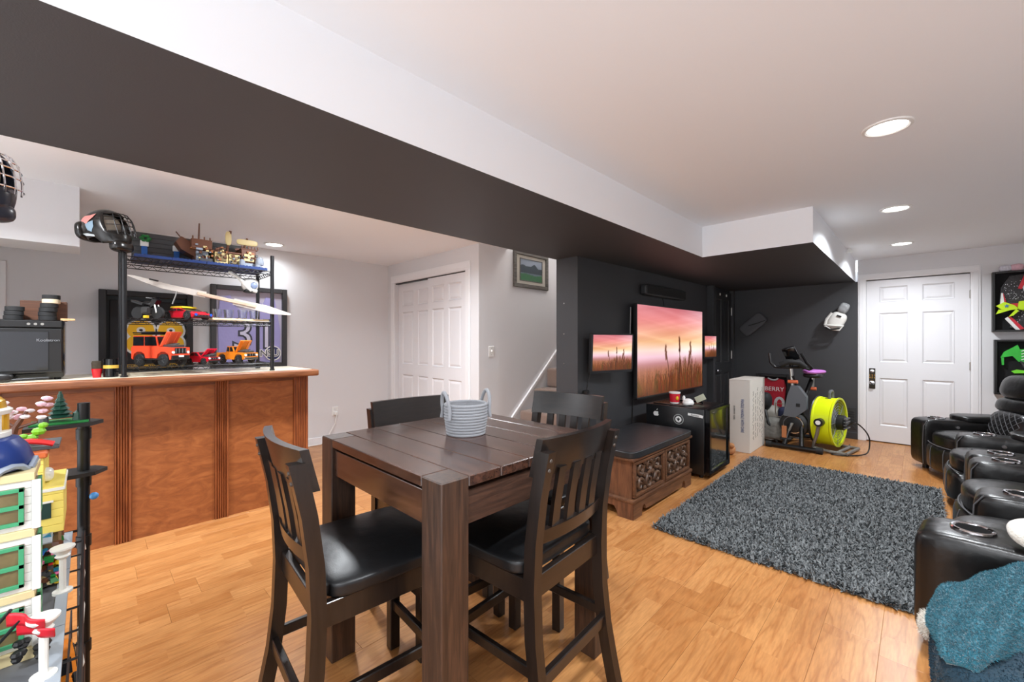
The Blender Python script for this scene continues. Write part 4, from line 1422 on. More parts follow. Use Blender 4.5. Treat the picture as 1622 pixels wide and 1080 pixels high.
def strip(u, v):
    for k in range(len(KEY) - 1):
        if KEY[k][0] <= u <= KEY[k + 1][0]: break
    g = (u - KEY[k][0]) / (KEY[k + 1][0] - KEY[k][0])
    fr_, bk_ = Vector(KEY[k][1]).lerp(Vector(KEY[k + 1][1]), g), Vector(KEY[k][2]).lerp(Vector(KEY[k + 1][2]), g)
    p = fr_.lerp(bk_, v)
    e = math.sin(PI * min(max(v, 0), 1)) ** 0.5 * min(1, u / 0.12) ** 0.5
    p.z += 0.055 * e - 0.025 + 0.008 * math.sin(17 * u + 6 * v) + 0.005 * math.sin(31 * u - 11 * v)
    p.y += 0.012 * math.sin(9 * u)
    return p
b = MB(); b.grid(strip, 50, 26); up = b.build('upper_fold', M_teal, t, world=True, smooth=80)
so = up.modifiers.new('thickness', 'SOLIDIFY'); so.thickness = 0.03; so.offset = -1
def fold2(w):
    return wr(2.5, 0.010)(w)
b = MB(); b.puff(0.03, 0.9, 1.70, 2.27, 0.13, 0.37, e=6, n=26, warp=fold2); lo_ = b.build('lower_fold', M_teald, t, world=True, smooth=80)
b = MB(); b.puff(0.003, 0.09, 2.01, 2.12, 0.25, 0.33, e=3, n=12, warp=wr(1.0, 0.006)); wh = b.build('fleece_lining', M_cream, t, world=True, smooth=80)
b = MB(); b.puff(0.24, 0.6, 2.33, 2.56, 0.50, 0.60, e=2.6, n=14, warp=wr(4.0, 0.012)); wh2 = b.build('lining_roll', M_cream, t, world=True, smooth=80)
fuzz('plush_pile', up, 45000, 0.007, 0.0016, M_teal, t, 3)
fuzz('plush_pile', lo_, 40000, 0.007, 0.0016, M_teald, t, 4)
fuzz('plush_pile', wh, 2600, 0.010, 0.0014, M_cream, t, 5)

# ------------------------------------------------------------------ tall white carton
t = thing('cardboard_carton', 'tall white carton printed with blue handling words standing on floor', 'box', (-1.47, 5.55, 0))
BX0, BX1, BY0, BY1, BZ = -1.585, -1.365, 5.25, 5.87, 0.83
b = MB(); b.box(BX0, BX1, BY0, BY1, 0, BZ, bev=0.003); b.build('carton_body', pm('white cardboard', (214, 210, 202), 0.8, bump=0.08, bscale=90), t, world=True)
b = MB(); b.box(BX0 - 0.001, BX1 + 0.001, BY0 - 0.002, BY0 + 0.30, BZ, BZ + 0.004); b.build('flap', pm('white cardboard', (214, 210, 202)), t, world=True, smooth=0)
b = MB(); b.box(BX0 - 0.001, BX1 + 0.001, BY0 + 0.31, BY1 + 0.002, BZ, BZ + 0.004); b.build('flap', pm('white cardboard', (214, 210, 202)), t, world=True, smooth=0)
M_blueink = pm('blue ink', (30, 62, 128), 0.7)
M_blackink = pm('black ink', (52, 50, 50), 0.7)
text_mesh('lettering', 'FRAGILE HANDLE WITH CARE', 0.045, M_blueink, frame((-1.445, BY0 - 0.0015, 0.42), (0, 0, -1), (1, 0, 0)), t, xs=0.63, bold=0.0)
text_mesh('lettering', 'INTERIOR  CASE', 0.022, M_blackink, frame((-1.53, BY0 - 0.0015, 0.45), (0, 0, -1), (1, 0, 0)), t, xs=1.0)
rngb = random.Random(9)
for k, y in enumerate((5.38, 5.47, 5.56, 5.66, 5.75)):
    b = MB()
    z_ = rngb.uniform(0.66, 0.74)
    while z_ > 0.16:
        ln = rngb.uniform(0.03, 0.09)
        b.tube([(BX1 + 0.001, y + rngb.uniform(-0.022, 0.022), z_ - ln * q / 8) for q in range(9)], 0.0016, 4)
        z_ -= ln + 0.02
    o = b.build('pen_scribble', M_blackink, t, world=True); o['kind'] = 'stuff'

# ------------------------------------------------------------------ red jersey in a black frame, standing on the floor
t = thing('framed_jersey', 'red jersey with white number in a black frame on floor', 'frame', (-1.50, 6.94, 0))
for a in ((-1.72, -1.69, 0, 0.80), (-1.335, -1.30, 0, 0.80), (-1.69, -1.335, 0, 0.035), (-1.69, -1.335, 0.765, 0.80)):
    b = MB(); b.box(a[0], a[1], 6.91, 6.975, a[2], a[3], bev=0.003); b.build('frame_rail', M_blk, t, world=True)
b = MB(); b.box(-1.69, -1.335, 6.955, 6.97, 0.035, 0.765); b.build('backing', pm('black felt', (18, 18, 20), 0.9), t, world=True, smooth=0)
M_red = pm('red mesh jersey', (176, 24, 44), 0.7, bump=0.3, bscale=60)
b = MB(); b.prism([(-1.685, 0.10), (-1.375, 0.10), (-1.365, 0.40), (-1.345, 0.62), (-1.37, 0.72), (-1.45, 0.745), (-1.50, 0.72), (-1.56, 0.745), (-1.66, 0.72), (-1.69, 0.6)], 6.935, 6.955, 'xz'); b.build('jersey', M_red, t, world=True, smooth=0)
b = MB(); b.tube([(-1.57, 6.934, 0.742), (-1.535, 6.93, 0.722), (-1.50, 6.93, 0.716), (-1.465, 6.93, 0.722), (-1.44, 6.934, 0.742)], 0.012, 8); b.build('collar', pm('grey collar', (176, 176, 178), 0.7), t, world=True)
text_mesh('lettering', 'BERRY', 0.085, M_plastic_w, frame((-1.49, 6.934, 0.585), (1, 0, 0), (0, 0, 1)), t)
text_mesh('lettering', '10', 0.30, pm('pale grey twill', (190, 192, 194), 0.7), frame((-1.50, 6.934, 0.36), (1, 0, 0), (0, 0, 1)), t, bold=0.004)

# ------------------------------------------------------------------ heap of hockey gear
t = thing('gear_bag', 'grey and black sports bag slumped beside the white carton', 'bag', (-1.30, 6.25, 0))
M_gb = pm('grey nylon', (126, 124, 118), 0.8, bump=0.7, bscale=26, var=0.5, vscale=18)
b = MB(); b.puff(-1.54, -1.12, 5.98, 6.45, 0.0, 0.30, e=3, n=18, warp=wr(0.3, 0.014)); b.build('bag_body', M_gb, t, world=True, smooth=80)
b = MB(); b.puff(-1.50, -1.20, 6.1, 6.45, 0.24, 0.42, e=2.6, n=14, warp=wr(1.3, 0.014)); b.build('bag_top', pm('pale nylon', (160, 156, 148), 0.8, bump=0.6, bscale=30), t, world=True, smooth=80)
b = MB(); b.puff(-1.28, -1.17, 6.08, 6.3, 0.29, 0.44, e=3, n=10); b.build('side_pocket', pm('navy nylon', (36, 42, 76), 0.7), t, world=True, smooth=80)
for k, (a, c) in enumerate((((-1.47, 6.08, 0.36), (-1.26, 6.02, 0.02)), ((-1.40, 6.06, 0.40), (-1.18, 6.02, 0.05)))):
    b = MB(); b.tube([a, ((a[0] + c[0]) / 2 - 0.06, 6.0, 0.24), c], 0.014, 8); b.build('strap', M_blk, t, world=True)
b = MB(); b.tube([(-1.34 + 0.14 * math.cos(k * PI / 8), 6.03, 0.14 + 0.10 * math.sin(k * PI / 8)) for k in range(16)], 0.008, 6, closed=True); b.build('strap_loop', pm('light strap', (200, 200, 196), 0.7), t, world=True)
b = MB(); b.puff(-1.50, -1.34, 6.02, 6.22, 0.40, 0.62, e=2.4, n=12)
tag(b.build('backpack', pm('black nylon', (24, 24, 26), 0.7, bump=0.5, bscale=30), smooth=80), 'small black backpack on top of the sports bag', 'backpack')
t = thing('water_bottle', 'clear grey bottle standing behind the sports bag', 'bottle', (-1.14, 6.52, 0.0))
b = MB(); b.lathe([(0.04, 0.0), (0.042, 0.30), (0.042, 0.42), (0.02, 0.46), (0.018, 0.48)], 18); b.build('bottle_body', pm('smoke plastic', (120, 124, 128), 0.25), t)
b = MB(); b.lathe([(0.022, 0.478), (0.022, 0.51), (0.001, 0.512)], 14); b.build('bottle_cap', pm('light strap', (200, 200, 196)), t)
b = MB(); b.ell((-1.72, 4.83, 0.065), (0.05, 0.05, 0.065), 14)
b = MB(); b.puff(-1.60, -1.47, 5.02, 5.15, 0.0, 0.105, e=2.4, n=10); b.ell((-1.5, 5.04, 0.11), (0.035, 0.03, 0.03), 12)
tag(b.build('plush_toy', pm('tan plush', (188, 132, 88), 0.95, bump=0.5, bscale=80), smooth=80), 'tan plush toy on the floor between fridge and carton', 'toy')

# ------------------------------------------------------------------ folding exercise bike
t = thing('exercise_bike', 'black folding exercise bike with purple saddle by the dark wall', 'exercise bike', (-1.07, 6.1, 0))
M_tube = pm('black frame paint', (18, 18, 20), 0.3)
M_grey = pm('grey plastic shell', (92, 96, 102), 0.4)
M_or = pm('orange knob', (222, 110, 70), 0.5)
def part(name, mat, fn, smooth=40):
    b = MB(); fn(b); return b.build(name, mat, t, world=True, smooth=smooth)
part('front_stabilizer', M_tube, lambda b: b.cyl((-1.30, 5.78, 0.035), (-0.80, 5.79, 0.035), 0.026, n=14))
part('rear_stabilizer', M_tube, lambda b: b.cyl((-1.25, 6.55, 0.035), (-0.75, 6.62, 0.035), 0.026, n=14))
for x in (-1.30, -0.80): part('end_cap', M_rubber, lambda b: b.cyl((x - 0.03, 5.785, 0.035), (x + 0.03, 5.785, 0.035), 0.036, n=14))
part('cross_tube', M_tube, lambda b: b.tube([(-1.14, 5.79, 0.05), (-1.09, 5.95, 0.34), (-1.00, 6.2, 0.60), (-0.95, 6.35, 0.82)], 0.026, 10))
part('cross_tube', M_tube, lambda b: b.tube([(-0.97, 5.79, 0.05), (-1.0, 5.98, 0.36), (-1.05, 6.02, 0.62), (-1.09, 5.96, 0.86)], 0.024, 10))
part('cross_tube', M_tube, lambda b: b.tube([(-0.98, 6.56, 0.05), (-1.02, 6.3, 0.30), (-1.07, 6.02, 0.55)], 0.026, 10))
def shell(b):
    b.prism([(-1.17, 0.38), (-1.05, 0.37), (-0.94, 0.47), (-0.94, 0.62), (-1.02, 0.74), (-1.09, 0.75), (-1.13, 0.62)], 5.88, 6.0, 'xz')
part('drive_shell', M_grey, shell)
part('shell_badge', M_blk, lambda b: b.box(-1.04, -1.0, 5.874, 5.88, 0.5, 0.54, bev=0.002))
part('flywheel', M_tube, lambda b: b.lathe([(0.001, -0.04), (0.11, -0.04), (0.145, -0.03), (0.155, 0), (0.145, 0.03), (0.11, 0.04), (0.001, 0.04)], 32, M=T(-1.07, 5.94, 0.28) @ Matrix.Rotation(PI / 2, 4, 'X')))
part('flywheel_ring', M_chrome, lambda b: b.tube([(-1.07 + 0.10 * math.cos(k * PI / 12), 5.897, 0.28 + 0.10 * math.sin(k * PI / 12)) for k in range(24)], 0.008, 6, closed=True))
part('crank_arm', M_metal, lambda b: b.tube([(-1.07, 5.88, 0.30), (-1.11, 5.86, 0.2), (-1.13, 5.85, 0.12)], 0.013, 8))
part('pedal', M_rubber, lambda b: b.box(-1.19, -1.08, 5.80, 5.87, 0.10, 0.13, bev=0.006))
part('pedal_strap', pm('copper strap', (176, 112, 70), 0.5), lambda b: b.box(-1.17, -1.12, 5.80, 5.805, 0.13, 0.27, bev=0.002))
part('handle_post', M_metal, lambda b: b.cyl((-1.09, 5.96, 0.74), (-1.11, 5.96, 1.0), 0.02, n=14))
part('height_knob', M_or, lambda b: b.cyl((-1.13, 5.93, 0.79), (-1.03, 5.93, 0.79), 0.02, n=12))
def hbars(b):
    b.tube([(-1.31, 5.86, 1.13), (-1.29, 5.83, 1.02), (-1.25, 5.84, 0.965), (-1.12, 5.92, 0.96), (-1.0, 6.0, 0.965), (-0.93, 6.03, 0.94), (-0.90, 6.02, 0.95), (-0.95, 5.98, 1.02), (-1.0, 5.96, 1.13)], 0.016, 10)
part('handlebar', M_tube, hbars)
part('bar_grip', M_rubber, lambda b: b.tube([(-1.2, 5.87, 0.99), (-1.12, 5.88, 1.03), (-1.02, 5.92, 1.02), (-0.97, 5.97, 0.97)], 0.034, 12))
part('console', M_blkgloss, lambda b: b.box(-0.07, 0.07, -0.02, 0.02, -0.08, 0.09, bev=0.012, seg=2, M=T(-1.10, 5.94, 1.12) @ Matrix.Rotation(-0.35, 4, 'Y') @ Matrix.Rotation(0.3, 4, 'X')))
part('console_bracket', M_tube, lambda b: b.cyl((-1.10, 5.96, 0.97), (-1.10, 5.95, 1.07), 0.025, n=12))
part('seat_post', M_metal, lambda b: b.cyl((-0.95, 6.33, 0.70), (-0.945, 6.33, 0.88), 0.02, n=14))
part('seat_knob', M_or, lambda b: b.cyl((-1.0, 6.28, 0.69), (-0.90, 6.28, 0.69), 0.02, n=12))
def saddle(b):
    def w_(w):
        f = (w.y - 6.15) / 0.33
        w.x = -0.945 + (w.x + 0.945) * (0.35 + 0.65 * max(0, min(1, f)))
        return w
    b.puff(-1.09, -0.79, 6.15, 6.48, 0.87, 0.925, e=3, n=12, warp=w_)
part('saddle', pm('purple saddle', (196, 118, 204), 0.5), saddle, 80)
part('saddle_base', M_blk, lambda b: b.puff(-1.04, -0.84, 6.2, 6.46, 0.82, 0.885, e=3, n=10), 80)
part('bottle_cage', M_metal, lambda b: b.tube([(-1.19, 5.88, 0.36), (-1.25, 5.88, 0.36), (-1.25, 5.88, 0.52), (-1.17, 5.88, 0.52)], 0.006, 6))

# ------------------------------------------------------------------ yellow drum fan
FC = Vector((-0.755, 6.12, 0.335))
ax = Vector((0.985, -0.17, 0)).normalized()
MF = frame(FC, (0, 0, 1), Vector(ax).cross(Vector((0, 0, 1))))      # local z = axis?
zx = Vector((0, 0, 1))
side = ax.cross(zx).normalized()
MF = Matrix.Identity(4)
for i in range(3):
    MF[i][0], MF[i][1], MF[i][2], MF[i][3] = side[i], zx[i], ax[i], FC[i]
t = thing('drum_fan', 'bright yellow green drum fan on a grey stand', 'fan', (FC.x, FC.y, 0))
M_lime = pm('lime yellow enamel', (216, 232, 20), 0.35)
R_ = 0.275
b = MB(); b.lathe([(R_ - 0.012, -0.10), (R_ + 0.008, -0.105), (R_ + 0.008, -0.085), (R_, -0.075), (R_, 0.075), (R_ + 0.01, 0.085), (R_ + 0.01, 0.102), (R_ - 0.012, 0.10), (R_ - 0.014, -0.10)], 48, M=MF); b.build('drum', M_lime, t, world=True)
b = MB(); b.tube([MF @ Vector((R_ * math.cos(k * PI / 20) * 1.01, R_ * 1.01 * math.sin(k * PI / 20), -0.108)) for k in range(40)], 0.014, 8, closed=True); b.build('rear_rim', M_blk, t, world=True)
M_wire = pm('grey guard wire', (150, 154, 160), 0.4, 0.6)
b = MB()
for zz in (-0.09, 0.085):
    for k in range(1, 9):
        r = R_ * k / 9
        b.tube([MF @ Vector((r * math.cos(q * PI / 16), r * math.sin(q * PI / 16), zz)) for q in range(32)], 0.0022, 4, closed=True)
    for k in range(8):
        a = k * PI / 4
        b.cyl(MF @ Vector((0.05 * math.cos(a), 0.05 * math.sin(a), zz)), MF @ Vector((R_ * math.cos(a), R_ * math.sin(a), zz)), 0.003, n=5)
b.build('wire_guard', M_wire, t, world=True)
for k in range(3):
    a = 2 * PI * k / 3 + 0.4
    b = MB()
    def bl(u, v, a=a):
        r = 0.05 + 0.20 * u
        w = (v - 0.5) * (0.9 - 0.2 * u)
        return MF @ Vector((r * math.cos(a + w), r * math.sin(a + w), -0.03 + 0.09 * (v - 0.5)))
    b.grid(bl, 6, 6); b.build('blade', pm('blue grey blade', (128, 134, 168), 0.4), t, world=True)
b = MB(); b.lathe([(0.001, 0.03), (0.085, 0.03), (0.09, 0.07), (0.085, 0.15), (0.06, 0.17), (0.001, 0.175)], 24, M=MF); b.build('motor', M_blk, t, world=True)
b = MB()
for k in range(4): b.box(-0.075, 0.075, -0.06 + 0.035 * k, -0.045 + 0.035 * k, 0.16, 0.182, M=MF)
b.build('motor_fins', pm('grey plastic shell', (92, 96, 102)), t, world=True, smooth=0)
b = MB(); b.tube([MF @ Vector(p) for p in ((-0.05, R_ - 0.01, 0.02), (-0.05, R_ + 0.06, 0.02), (-0.03, R_ + 0.08, 0.02), (0.03, R_ + 0.08, 0.02), (0.05, R_ + 0.06, 0.02), (0.05, R_ - 0.01, 0.02))], 0.016, 8); b.build('carry_handle', pm('mid grey plastic', (96, 98, 100), 0.45), t, world=True)
M_st = pm('grey stand tube', (120, 116, 110), 0.4, 0.3)
for s in (-1, 1):
    b = MB(); b.tube([MF @ Vector((s * (R_ + 0.03), 0.02, 0)), MF @ Vector((s * (R_ + 0.04), -0.12, -0.02)), MF @ Vector((s * (R_ - 0.02), -0.28, -0.08)), MF @ Vector((s * (R_ - 0.06), -0.312, 0.06)), MF @ Vector((s * (R_ - 0.06), -0.312, 0.22))], 0.018, 10); b.build('stand_leg', M_st, t, world=True)
    b = MB(); b.cyl(MF @ Vector((s * R_, 0.02, 0)), MF @ Vector((s * (R_ + 0.07), 0.02, 0)), 0.045, n=18); b.build('pivot_knob', M_blk, t, world=True)
    b = MB(); b.cyl(MF @ Vector((s * (R_ + 0.07), 0.02, 0)), MF @ Vector((s * (R_ + 0.075), 0.02, 0)), 0.025, n=14); b.build('knob_cap', M_plastic_w, t, world=True)
for zz in (0.22, 0.14):
    b = MB(); b.cyl(MF @ Vector((-(R_ - 0.06), -0.312, zz)), MF @ Vector((R_ - 0.06, -0.312, zz)), 0.018, n=10); b.build('foot_bar', M_st, t, world=True)
text_mesh('lettering', 'MAXXAIR', 0.05, M_blackink, frame(MF @ Vector((R_ + 0.001 if False else 0.20, 0.2179, -0.03)) + (MF.to_3x3() @ Vector((0.0, 0.0, 0.0))), -zx, ax), t) if False else None
b = MB(); b.tube(curve([MF @ Vector((0.03, -0.03, 0.17)), (-0.50, 6.02, 0.36), (-0.40, 6.1, 0.22), (-0.40, 6.1, 0.05), (-0.46, 6.0, 0.012), (-0.60, 5.85, 0.012), (-0.70, 5.86, 0.012), (-0.62, 6.2, 0.012), (-0.60, 6.5, 0.012)]), 0.007, 8)
tag(b.build('fan_cord', M_blk), 'black power cord looping from the yellow fan', 'cord')

# ------------------------------------------------------------------ goalie gloves on the dark wall
t = thing('catching_glove', 'white goalie catching glove hung on the dark far wall', 'glove', (-0.76, 6.98, 1.57))
M_gw = pm('white glove leather', (226, 224, 218), 0.5, bump=0.3, bscale=40)
Mg = T(-0.76, 6.90, 1.57) @ Matrix.Rotation(0.45, 4, 'Y')
b = MB(); b.puff(-0.09, 0.09, -0.07, 0.08, -0.14, 0.09, e=3, n=14, M=Mg); b.build('mitt', M_gw, t, world=True, smooth=80)
b = MB(); b.puff(-0.06, 0.05, -0.06, 0.06, 0.08, 0.22, e=3, n=10, M=Mg); b.build('cuff', pm('grey marble leather', (150, 152, 154), 0.5, var=0.5, vscale=30), t, world=True, smooth=80)
b = MB(); b.tube([Mg @ Vector(p) for p in ((-0.075, -0.075, -0.135), (0.0, -0.085, -0.155), (0.085, -0.08, -0.125), (0.10, -0.06, -0.06), (0.02, -0.082, -0.09), (-0.06, -0.082, -0.115))], 0.012, 8, closed=True); b.build('pocket_rim', M_gw, t, world=True)
b = MB(); b.tube([Mg @ Vector(p) for p in ((-0.06, -0.092, -0.15), (0.0, -0.1, -0.16), (0.08, -0.085, -0.1))], 0.012, 8); b.build('pocket_lace', M_blk, t, world=True)
b = MB(); b.box(-0.02, 0.03, -0.085, -0.06, 0.03, 0.05, bev=0.004, M=Mg); b.build('strap', M_blk, t, world=True)
b = MB(); b.tube([Mg @ Vector(p) for p in ((-0.085, -0.03, 0.05), (-0.10, -0.03, -0.05), (-0.08, -0.04, -0.13))], 0.018, 8); b.build('thumb_edge', M_gw, t, world=True)
t = thing('goalie_blocker', 'dark grey goalie blocker hung on the dark far wall', 'blocker', (-1.765, 6.98, 1.525))
Mg = T(-1.765, 6.93, 1.525) @ Matrix.Rotation(0.85, 4, 'Y')
b = MB(); b.puff(-0.095, 0.095, -0.025, 0.03, -0.19, 0.19, e=5, n=12, M=Mg); b.build('board', pm('slate leather', (84, 86, 90), 0.6), t, world=True, smooth=80)
b = MB(); b.tube([Mg @ Vector(p) for p in ((-0.02, -0.03, -0.05), (0.03, -0.034, 0.06), (0.07, -0.03, 0.16))], 0.006, 6); b.build('seam', M_blk, t, world=True)
b = MB(); b.puff(-0.05, 0.05, 0.0, 0.05, -0.1, 0.1, e=4, n=8, M=Mg); b.build('hand_pad', M_blk, t, world=True, smooth=80)

# ------------------------------------------------------------------ two shadow boxes with uniforms
def shadow_box(label, x0, x1, z0, z1, dep=0.10):
    t = thing('shadow_box', label, 'frame', ((x0 + x1) / 2, YF, (z0 + z1) / 2))
    y0 = YF - dep
    for a in ((x0, x0 + 0.02, z0, z1), (x1 - 0.02, x1, z0, z1), (x0 + 0.02, x1 - 0.02, z0, z0 + 0.02), (x0 + 0.02, x1 - 0.02, z1 - 0.02, z1)):
        b = MB(); b.box(a[0], a[1], y0, YF - 0.001, a[2], a[3], bev=0.002); b.build('frame_rail', M_blk, t, world=True)
    b = MB(); b.box(x0 + 0.02, x1 - 0.02, YF - 0.035, YF - 0.02, z0 + 0.02, z1 - 0.02); b.build('backing', pm('black felt', (18, 18, 20)), t, world=True, smooth=0)
    return t
M_seq = pm('black sequin cloth', (24, 24, 28), 0.35, bump=0.8, bscale=160, spec=0.8)
M_neon = pm('neon yellow ribbon', (206, 244, 30), 0.5)
M_green = pm('bright green cloth', (52, 186, 60), 0.5, var=0.3, vscale=20)
t = shadow_box('upper black shadow box holding a black and red cheer uniform', 0.575, 1.20, 1.38, 2.03)
b = MB(); b.prism([(0.62, 1.62), (0.64, 1.86), (0.70, 1.98), (0.80, 1.99), (0.86, 1.94), (1.14, 1.98), (1.16, 1.62), (1.0, 1.70), (0.8, 1.70)], 6.93, 6.962, 'xz'); b.build('uniform_top', M_seq, t, world=True, smooth=0)
b = MB(); b.prism([(0.70, 1.42), (0.74, 1.62), (1.14, 1.62), (1.16, 1.42)], 6.93, 6.962, 'xz'); b.build('uniform_skirt', M_seq, t, world=True, smooth=0)
M_rd = pm('red satin', (206, 30, 50), 0.4)
for pl in ([(0.80, 1.985), (0.83, 1.965), (0.78, 1.83), (0.755, 1.84)], [(0.80, 1.985), (1.14, 1.985), (1.14, 1.955), (0.82, 1.955)], [(0.70, 1.68), (1.16, 1.70), (1.16, 1.66), (0.70, 1.64)], [(0.655, 1.64), (0.675, 1.70), (0.655, 1.80), (0.64, 1.70)],
           [(0.685, 1.54), (0.71, 1.54), (0.80, 1.41), (0.77, 1.40)]):
    b = MB(); b.prism(pl, 6.922, 6.93, 'xz'); b.build('red_trim', M_rd, t, world=True, smooth=0)
rs_ = random.Random(21)
b = MB()
for k in range(260):
    x, z = (rs_.uniform(0.72, 1.14), rs_.uniform(1.43, 1.61)) if k % 2 else (rs_.uniform(0.655, 1.12), rs_.uniform(1.72, 1.93))
    s_ = rs_.uniform(0.0014, 0.0032)
    b.box(x - s_, x + s_, 6.9265, 6.9299, z - s_, z + s_)
o = b.build('sequins', pm('silver sequin', (226, 228, 234), 0.25), t, world=True, smooth=0, merge=False); o['kind'] = 'stuff'
for pl in ([(0.63, 1.66), (0.64, 1.80), (0.65, 1.80), (0.665, 1.66)], [(0.665, 1.52), (0.685, 1.54), (0.77, 1.40), (0.74, 1.40)]):
    b = MB(); b.prism(pl, 6.918, 6.93, 'xz'); b.build('white_trim', M_plastic_w, t, world=True, smooth=0)
text_mesh('lettering', 'Gym', 0.12, pm('silver print', (224, 226, 232), 0.3), frame((0.90, 6.925, 1.84), (1, 0, 0), (0, 0, 1)), t, xs=1.0, bold=0.002)
bw = []
for (pl) in ([(0.60, 1.66), (0.66, 1.70), (0.73, 1.66), (0.76, 1.62), (0.70, 1.61), (0.64, 1.62)], [(0.75, 1.62), (0.76, 1.70), (0.84, 1.71), (0.86, 1.62), (0.80, 1.60)], [(0.74, 1.62), (0.69, 1.54), (0.72, 1.55), (0.76, 1.60)], [(0.78, 1.61), (0.84, 1.56), (0.85, 1.60), (0.92, 1.60), (0.86, 1.63)], [(0.62, 1.62), (0.60, 1.57), (0.70, 1.61)]):
    b = MB(); b.prism(pl, 6.895, 6.918, 'xz'); b.build('bow_loop', M_neon, t, world=True, smooth=0)
b = MB(); b.prism([(0.675 + (0.022 if k % 2 == 0 else 0.009) * math.sin(2 * PI * k / 10), 1.655 + (0.022 if k % 2 == 0 else 0.009) * math.cos(2 * PI * k / 10)) for k in range(10)], 6.89, 6.896, 'xz'); b.build('star', pm('blue sequins', (60, 120, 170), 0.3), t, world=True, smooth=0)
t = shadow_box('lower black shadow box holding a bright green cheer uniform', 0.59, 1.20, 0.70, 1.295)
b = MB(); b.prism([(0.635, 1.10), (0.66, 1.16), (0.72, 1.21), (0.755, 1.24), (0.77, 1.19), (0.83, 1.20), (1.1, 1.23), (1.1, 1.08), (0.84, 1.04), (0.76, 1.06), (0.72, 1.12)], 6.93, 6.962, 'xz'); b.build('uniform_top', M_green, t, world=True, smooth=0)
b = MB(); b.prism([(0.765, 1.075), (0.84, 1.03), (1.1, 1.07), (1.1, 0.98), (0.83, 0.97), (0.79, 1.0)], 6.928, 6.962, 'xz'); b.build('uniform_band', M_seq, t, world=True, smooth=0)
b = MB(); b.prism([(0.64, 1.10), (0.66, 1.10), (0.66, 1.02), (0.645, 1.02)], 6.93, 6.95, 'xz'); b.build('ribbon_end', M_green, t, world=True, smooth=0)
for pl in ([(0.71, 0.955), (0.75, 0.975), (0.81, 0.965), (0.80, 0.94), (0.73, 0.935)], [(0.80, 0.965), (0.86, 0.985), (0.90, 0.95), (0.83, 0.94)]):
    b = MB(); b.prism(pl, 6.915, 6.95, 'xz'); b.build('bow_loop', pm('lime ribbon', (120, 226, 50), 0.5), t, world=True, smooth=0)
for k in range(4):
    b = MB(); b.tube([(0.78 + 0.02 * q, 6.926, 1.17 - 0.03 * k + 0.012 * math.sin(q * 2.2)) for q in range(12)], 0.005, 6); b.build('wave_trim', M_plastic_w, t, world=True)
text_mesh('lettering', 'thunder', 0.075, M_plastic_w, frame((0.93, 6.926, 1.03), (1, 0, 0.12), (-0.12, 0, 1)), t)
t = thing('hair_bow', 'white patterned hair bow with pink end atop shadow box', 'bow', (0.70, 6.95, 2.03))
M_pat = pm('patterned ribbon', (206, 204, 214), 0.6, var=0.5, vscale=70)
b = MB(); b.puff(0.625, 0.72, 6.91, 6.97, 2.03, 2.10, e=2.6, n=10); b.build('bow_loop', M_pat, t, world=True, smooth=80)
b = MB(); b.puff(0.70, 0.80, 6.91, 6.97, 2.03, 2.105, e=2.6, n=10); b.build('bow_loop', pm('pink ribbon', (222, 178, 190), 0.6, var=0.3, vscale=60), t, world=True, smooth=80)

# ------------------------------------------------------------------ home bar
W_bar = wood('cherry stained plywood', (126, 70, 35), (164, 100, 55), 'y', 6.5, 2.4, 0.42, 0.06, c3=(147, 85, 44), wave=0.0, dist=1.6)
W_pil = wood('cherry stained pilaster', (112, 56, 28), (160, 92, 50), 'z', 5, 9, 0.4, 0.1)
W_top = wood('cherry stained edge', (98, 54, 32), (146, 92, 58), 'y', 5, 10, 0.4, 0.1)
BF = -3.612
BE = 1.265
bar = thing('home_bar', 'cherry stained home bar with fluted pilasters and pale top', 'bar', (-3.8, 0.3, 0))
b = MB(); b.box(-4.06, -3.64, -1.0, BE - 0.006, 0.0, 1.0); b.build('carcass', W_pil, bar, world=True, smooth=0)
pil = [(0.113, 0.19), (0.634, 0.714), (1.157, BE), (-0.42, -0.34)]
def fluted(y0, y1):
    n = 5
    w = y1 - y0
    pts = [(-3.64, y0), (BF + 0.018, y0)]
    e = w * 0.08
    pts.append((BF + 0.018, y0 + e))
    p = (w - 2 * e) / n
    for k in range(n):
        a = y0 + e + k * p
        pts += [(BF + 0.010, a + p * 0.12), (BF + 0.008, a + p * 0.35), (BF + 0.010, a + p * 0.55), (BF + 0.018, a + p * 0.66), (BF + 0.018, a + p)]
    pts += [(BF + 0.018, y1), (-3.64, y1)]
    return pts
for (y0, y1) in pil:
    b = MB(); b.prism(fluted(y0, y1), 0.0, 1.0, 'xy'); b.build('pilaster', W_pil, bar, world=True, smooth=0)
for (y0, y1) in ((-1.0, -0.422), (-0.338, 0.111), (0.192, 0.632), (0.716, 1.155)):
    b = MB(); b.box(-3.64, BF, y0, y1, 0.0, 1.0); b.build('front_panel', W_bar, bar, world=True, smooth=0)
b = MB(); b.box(-3.64, BF + 0.006, -1.0, BE, 0.965, 1.0, bev=0.003); b.build('top_strip', W_top, bar, world=True)
b = MB(); b.box(-3.72, -3.475, -1.0, 1.31, 1.0, 1.05, bev=0.012, seg=3); b.build('front_edge', W_top, bar, world=True)
b = MB(); b.box(-4.12, -3.715, -1.0, 1.31, 1.002, 1.05, bev=0.004); b.build('end_edge', W_top, bar, world=True)
b = MB(); b.box(-4.1, -3.53, -1.0, 1.27, 1.05, 1.0525); b.build('counter_surface', pm('cream laminate', (226, 218, 196), 0.3), bar, world=True, smooth=0)
CT = 1.0525

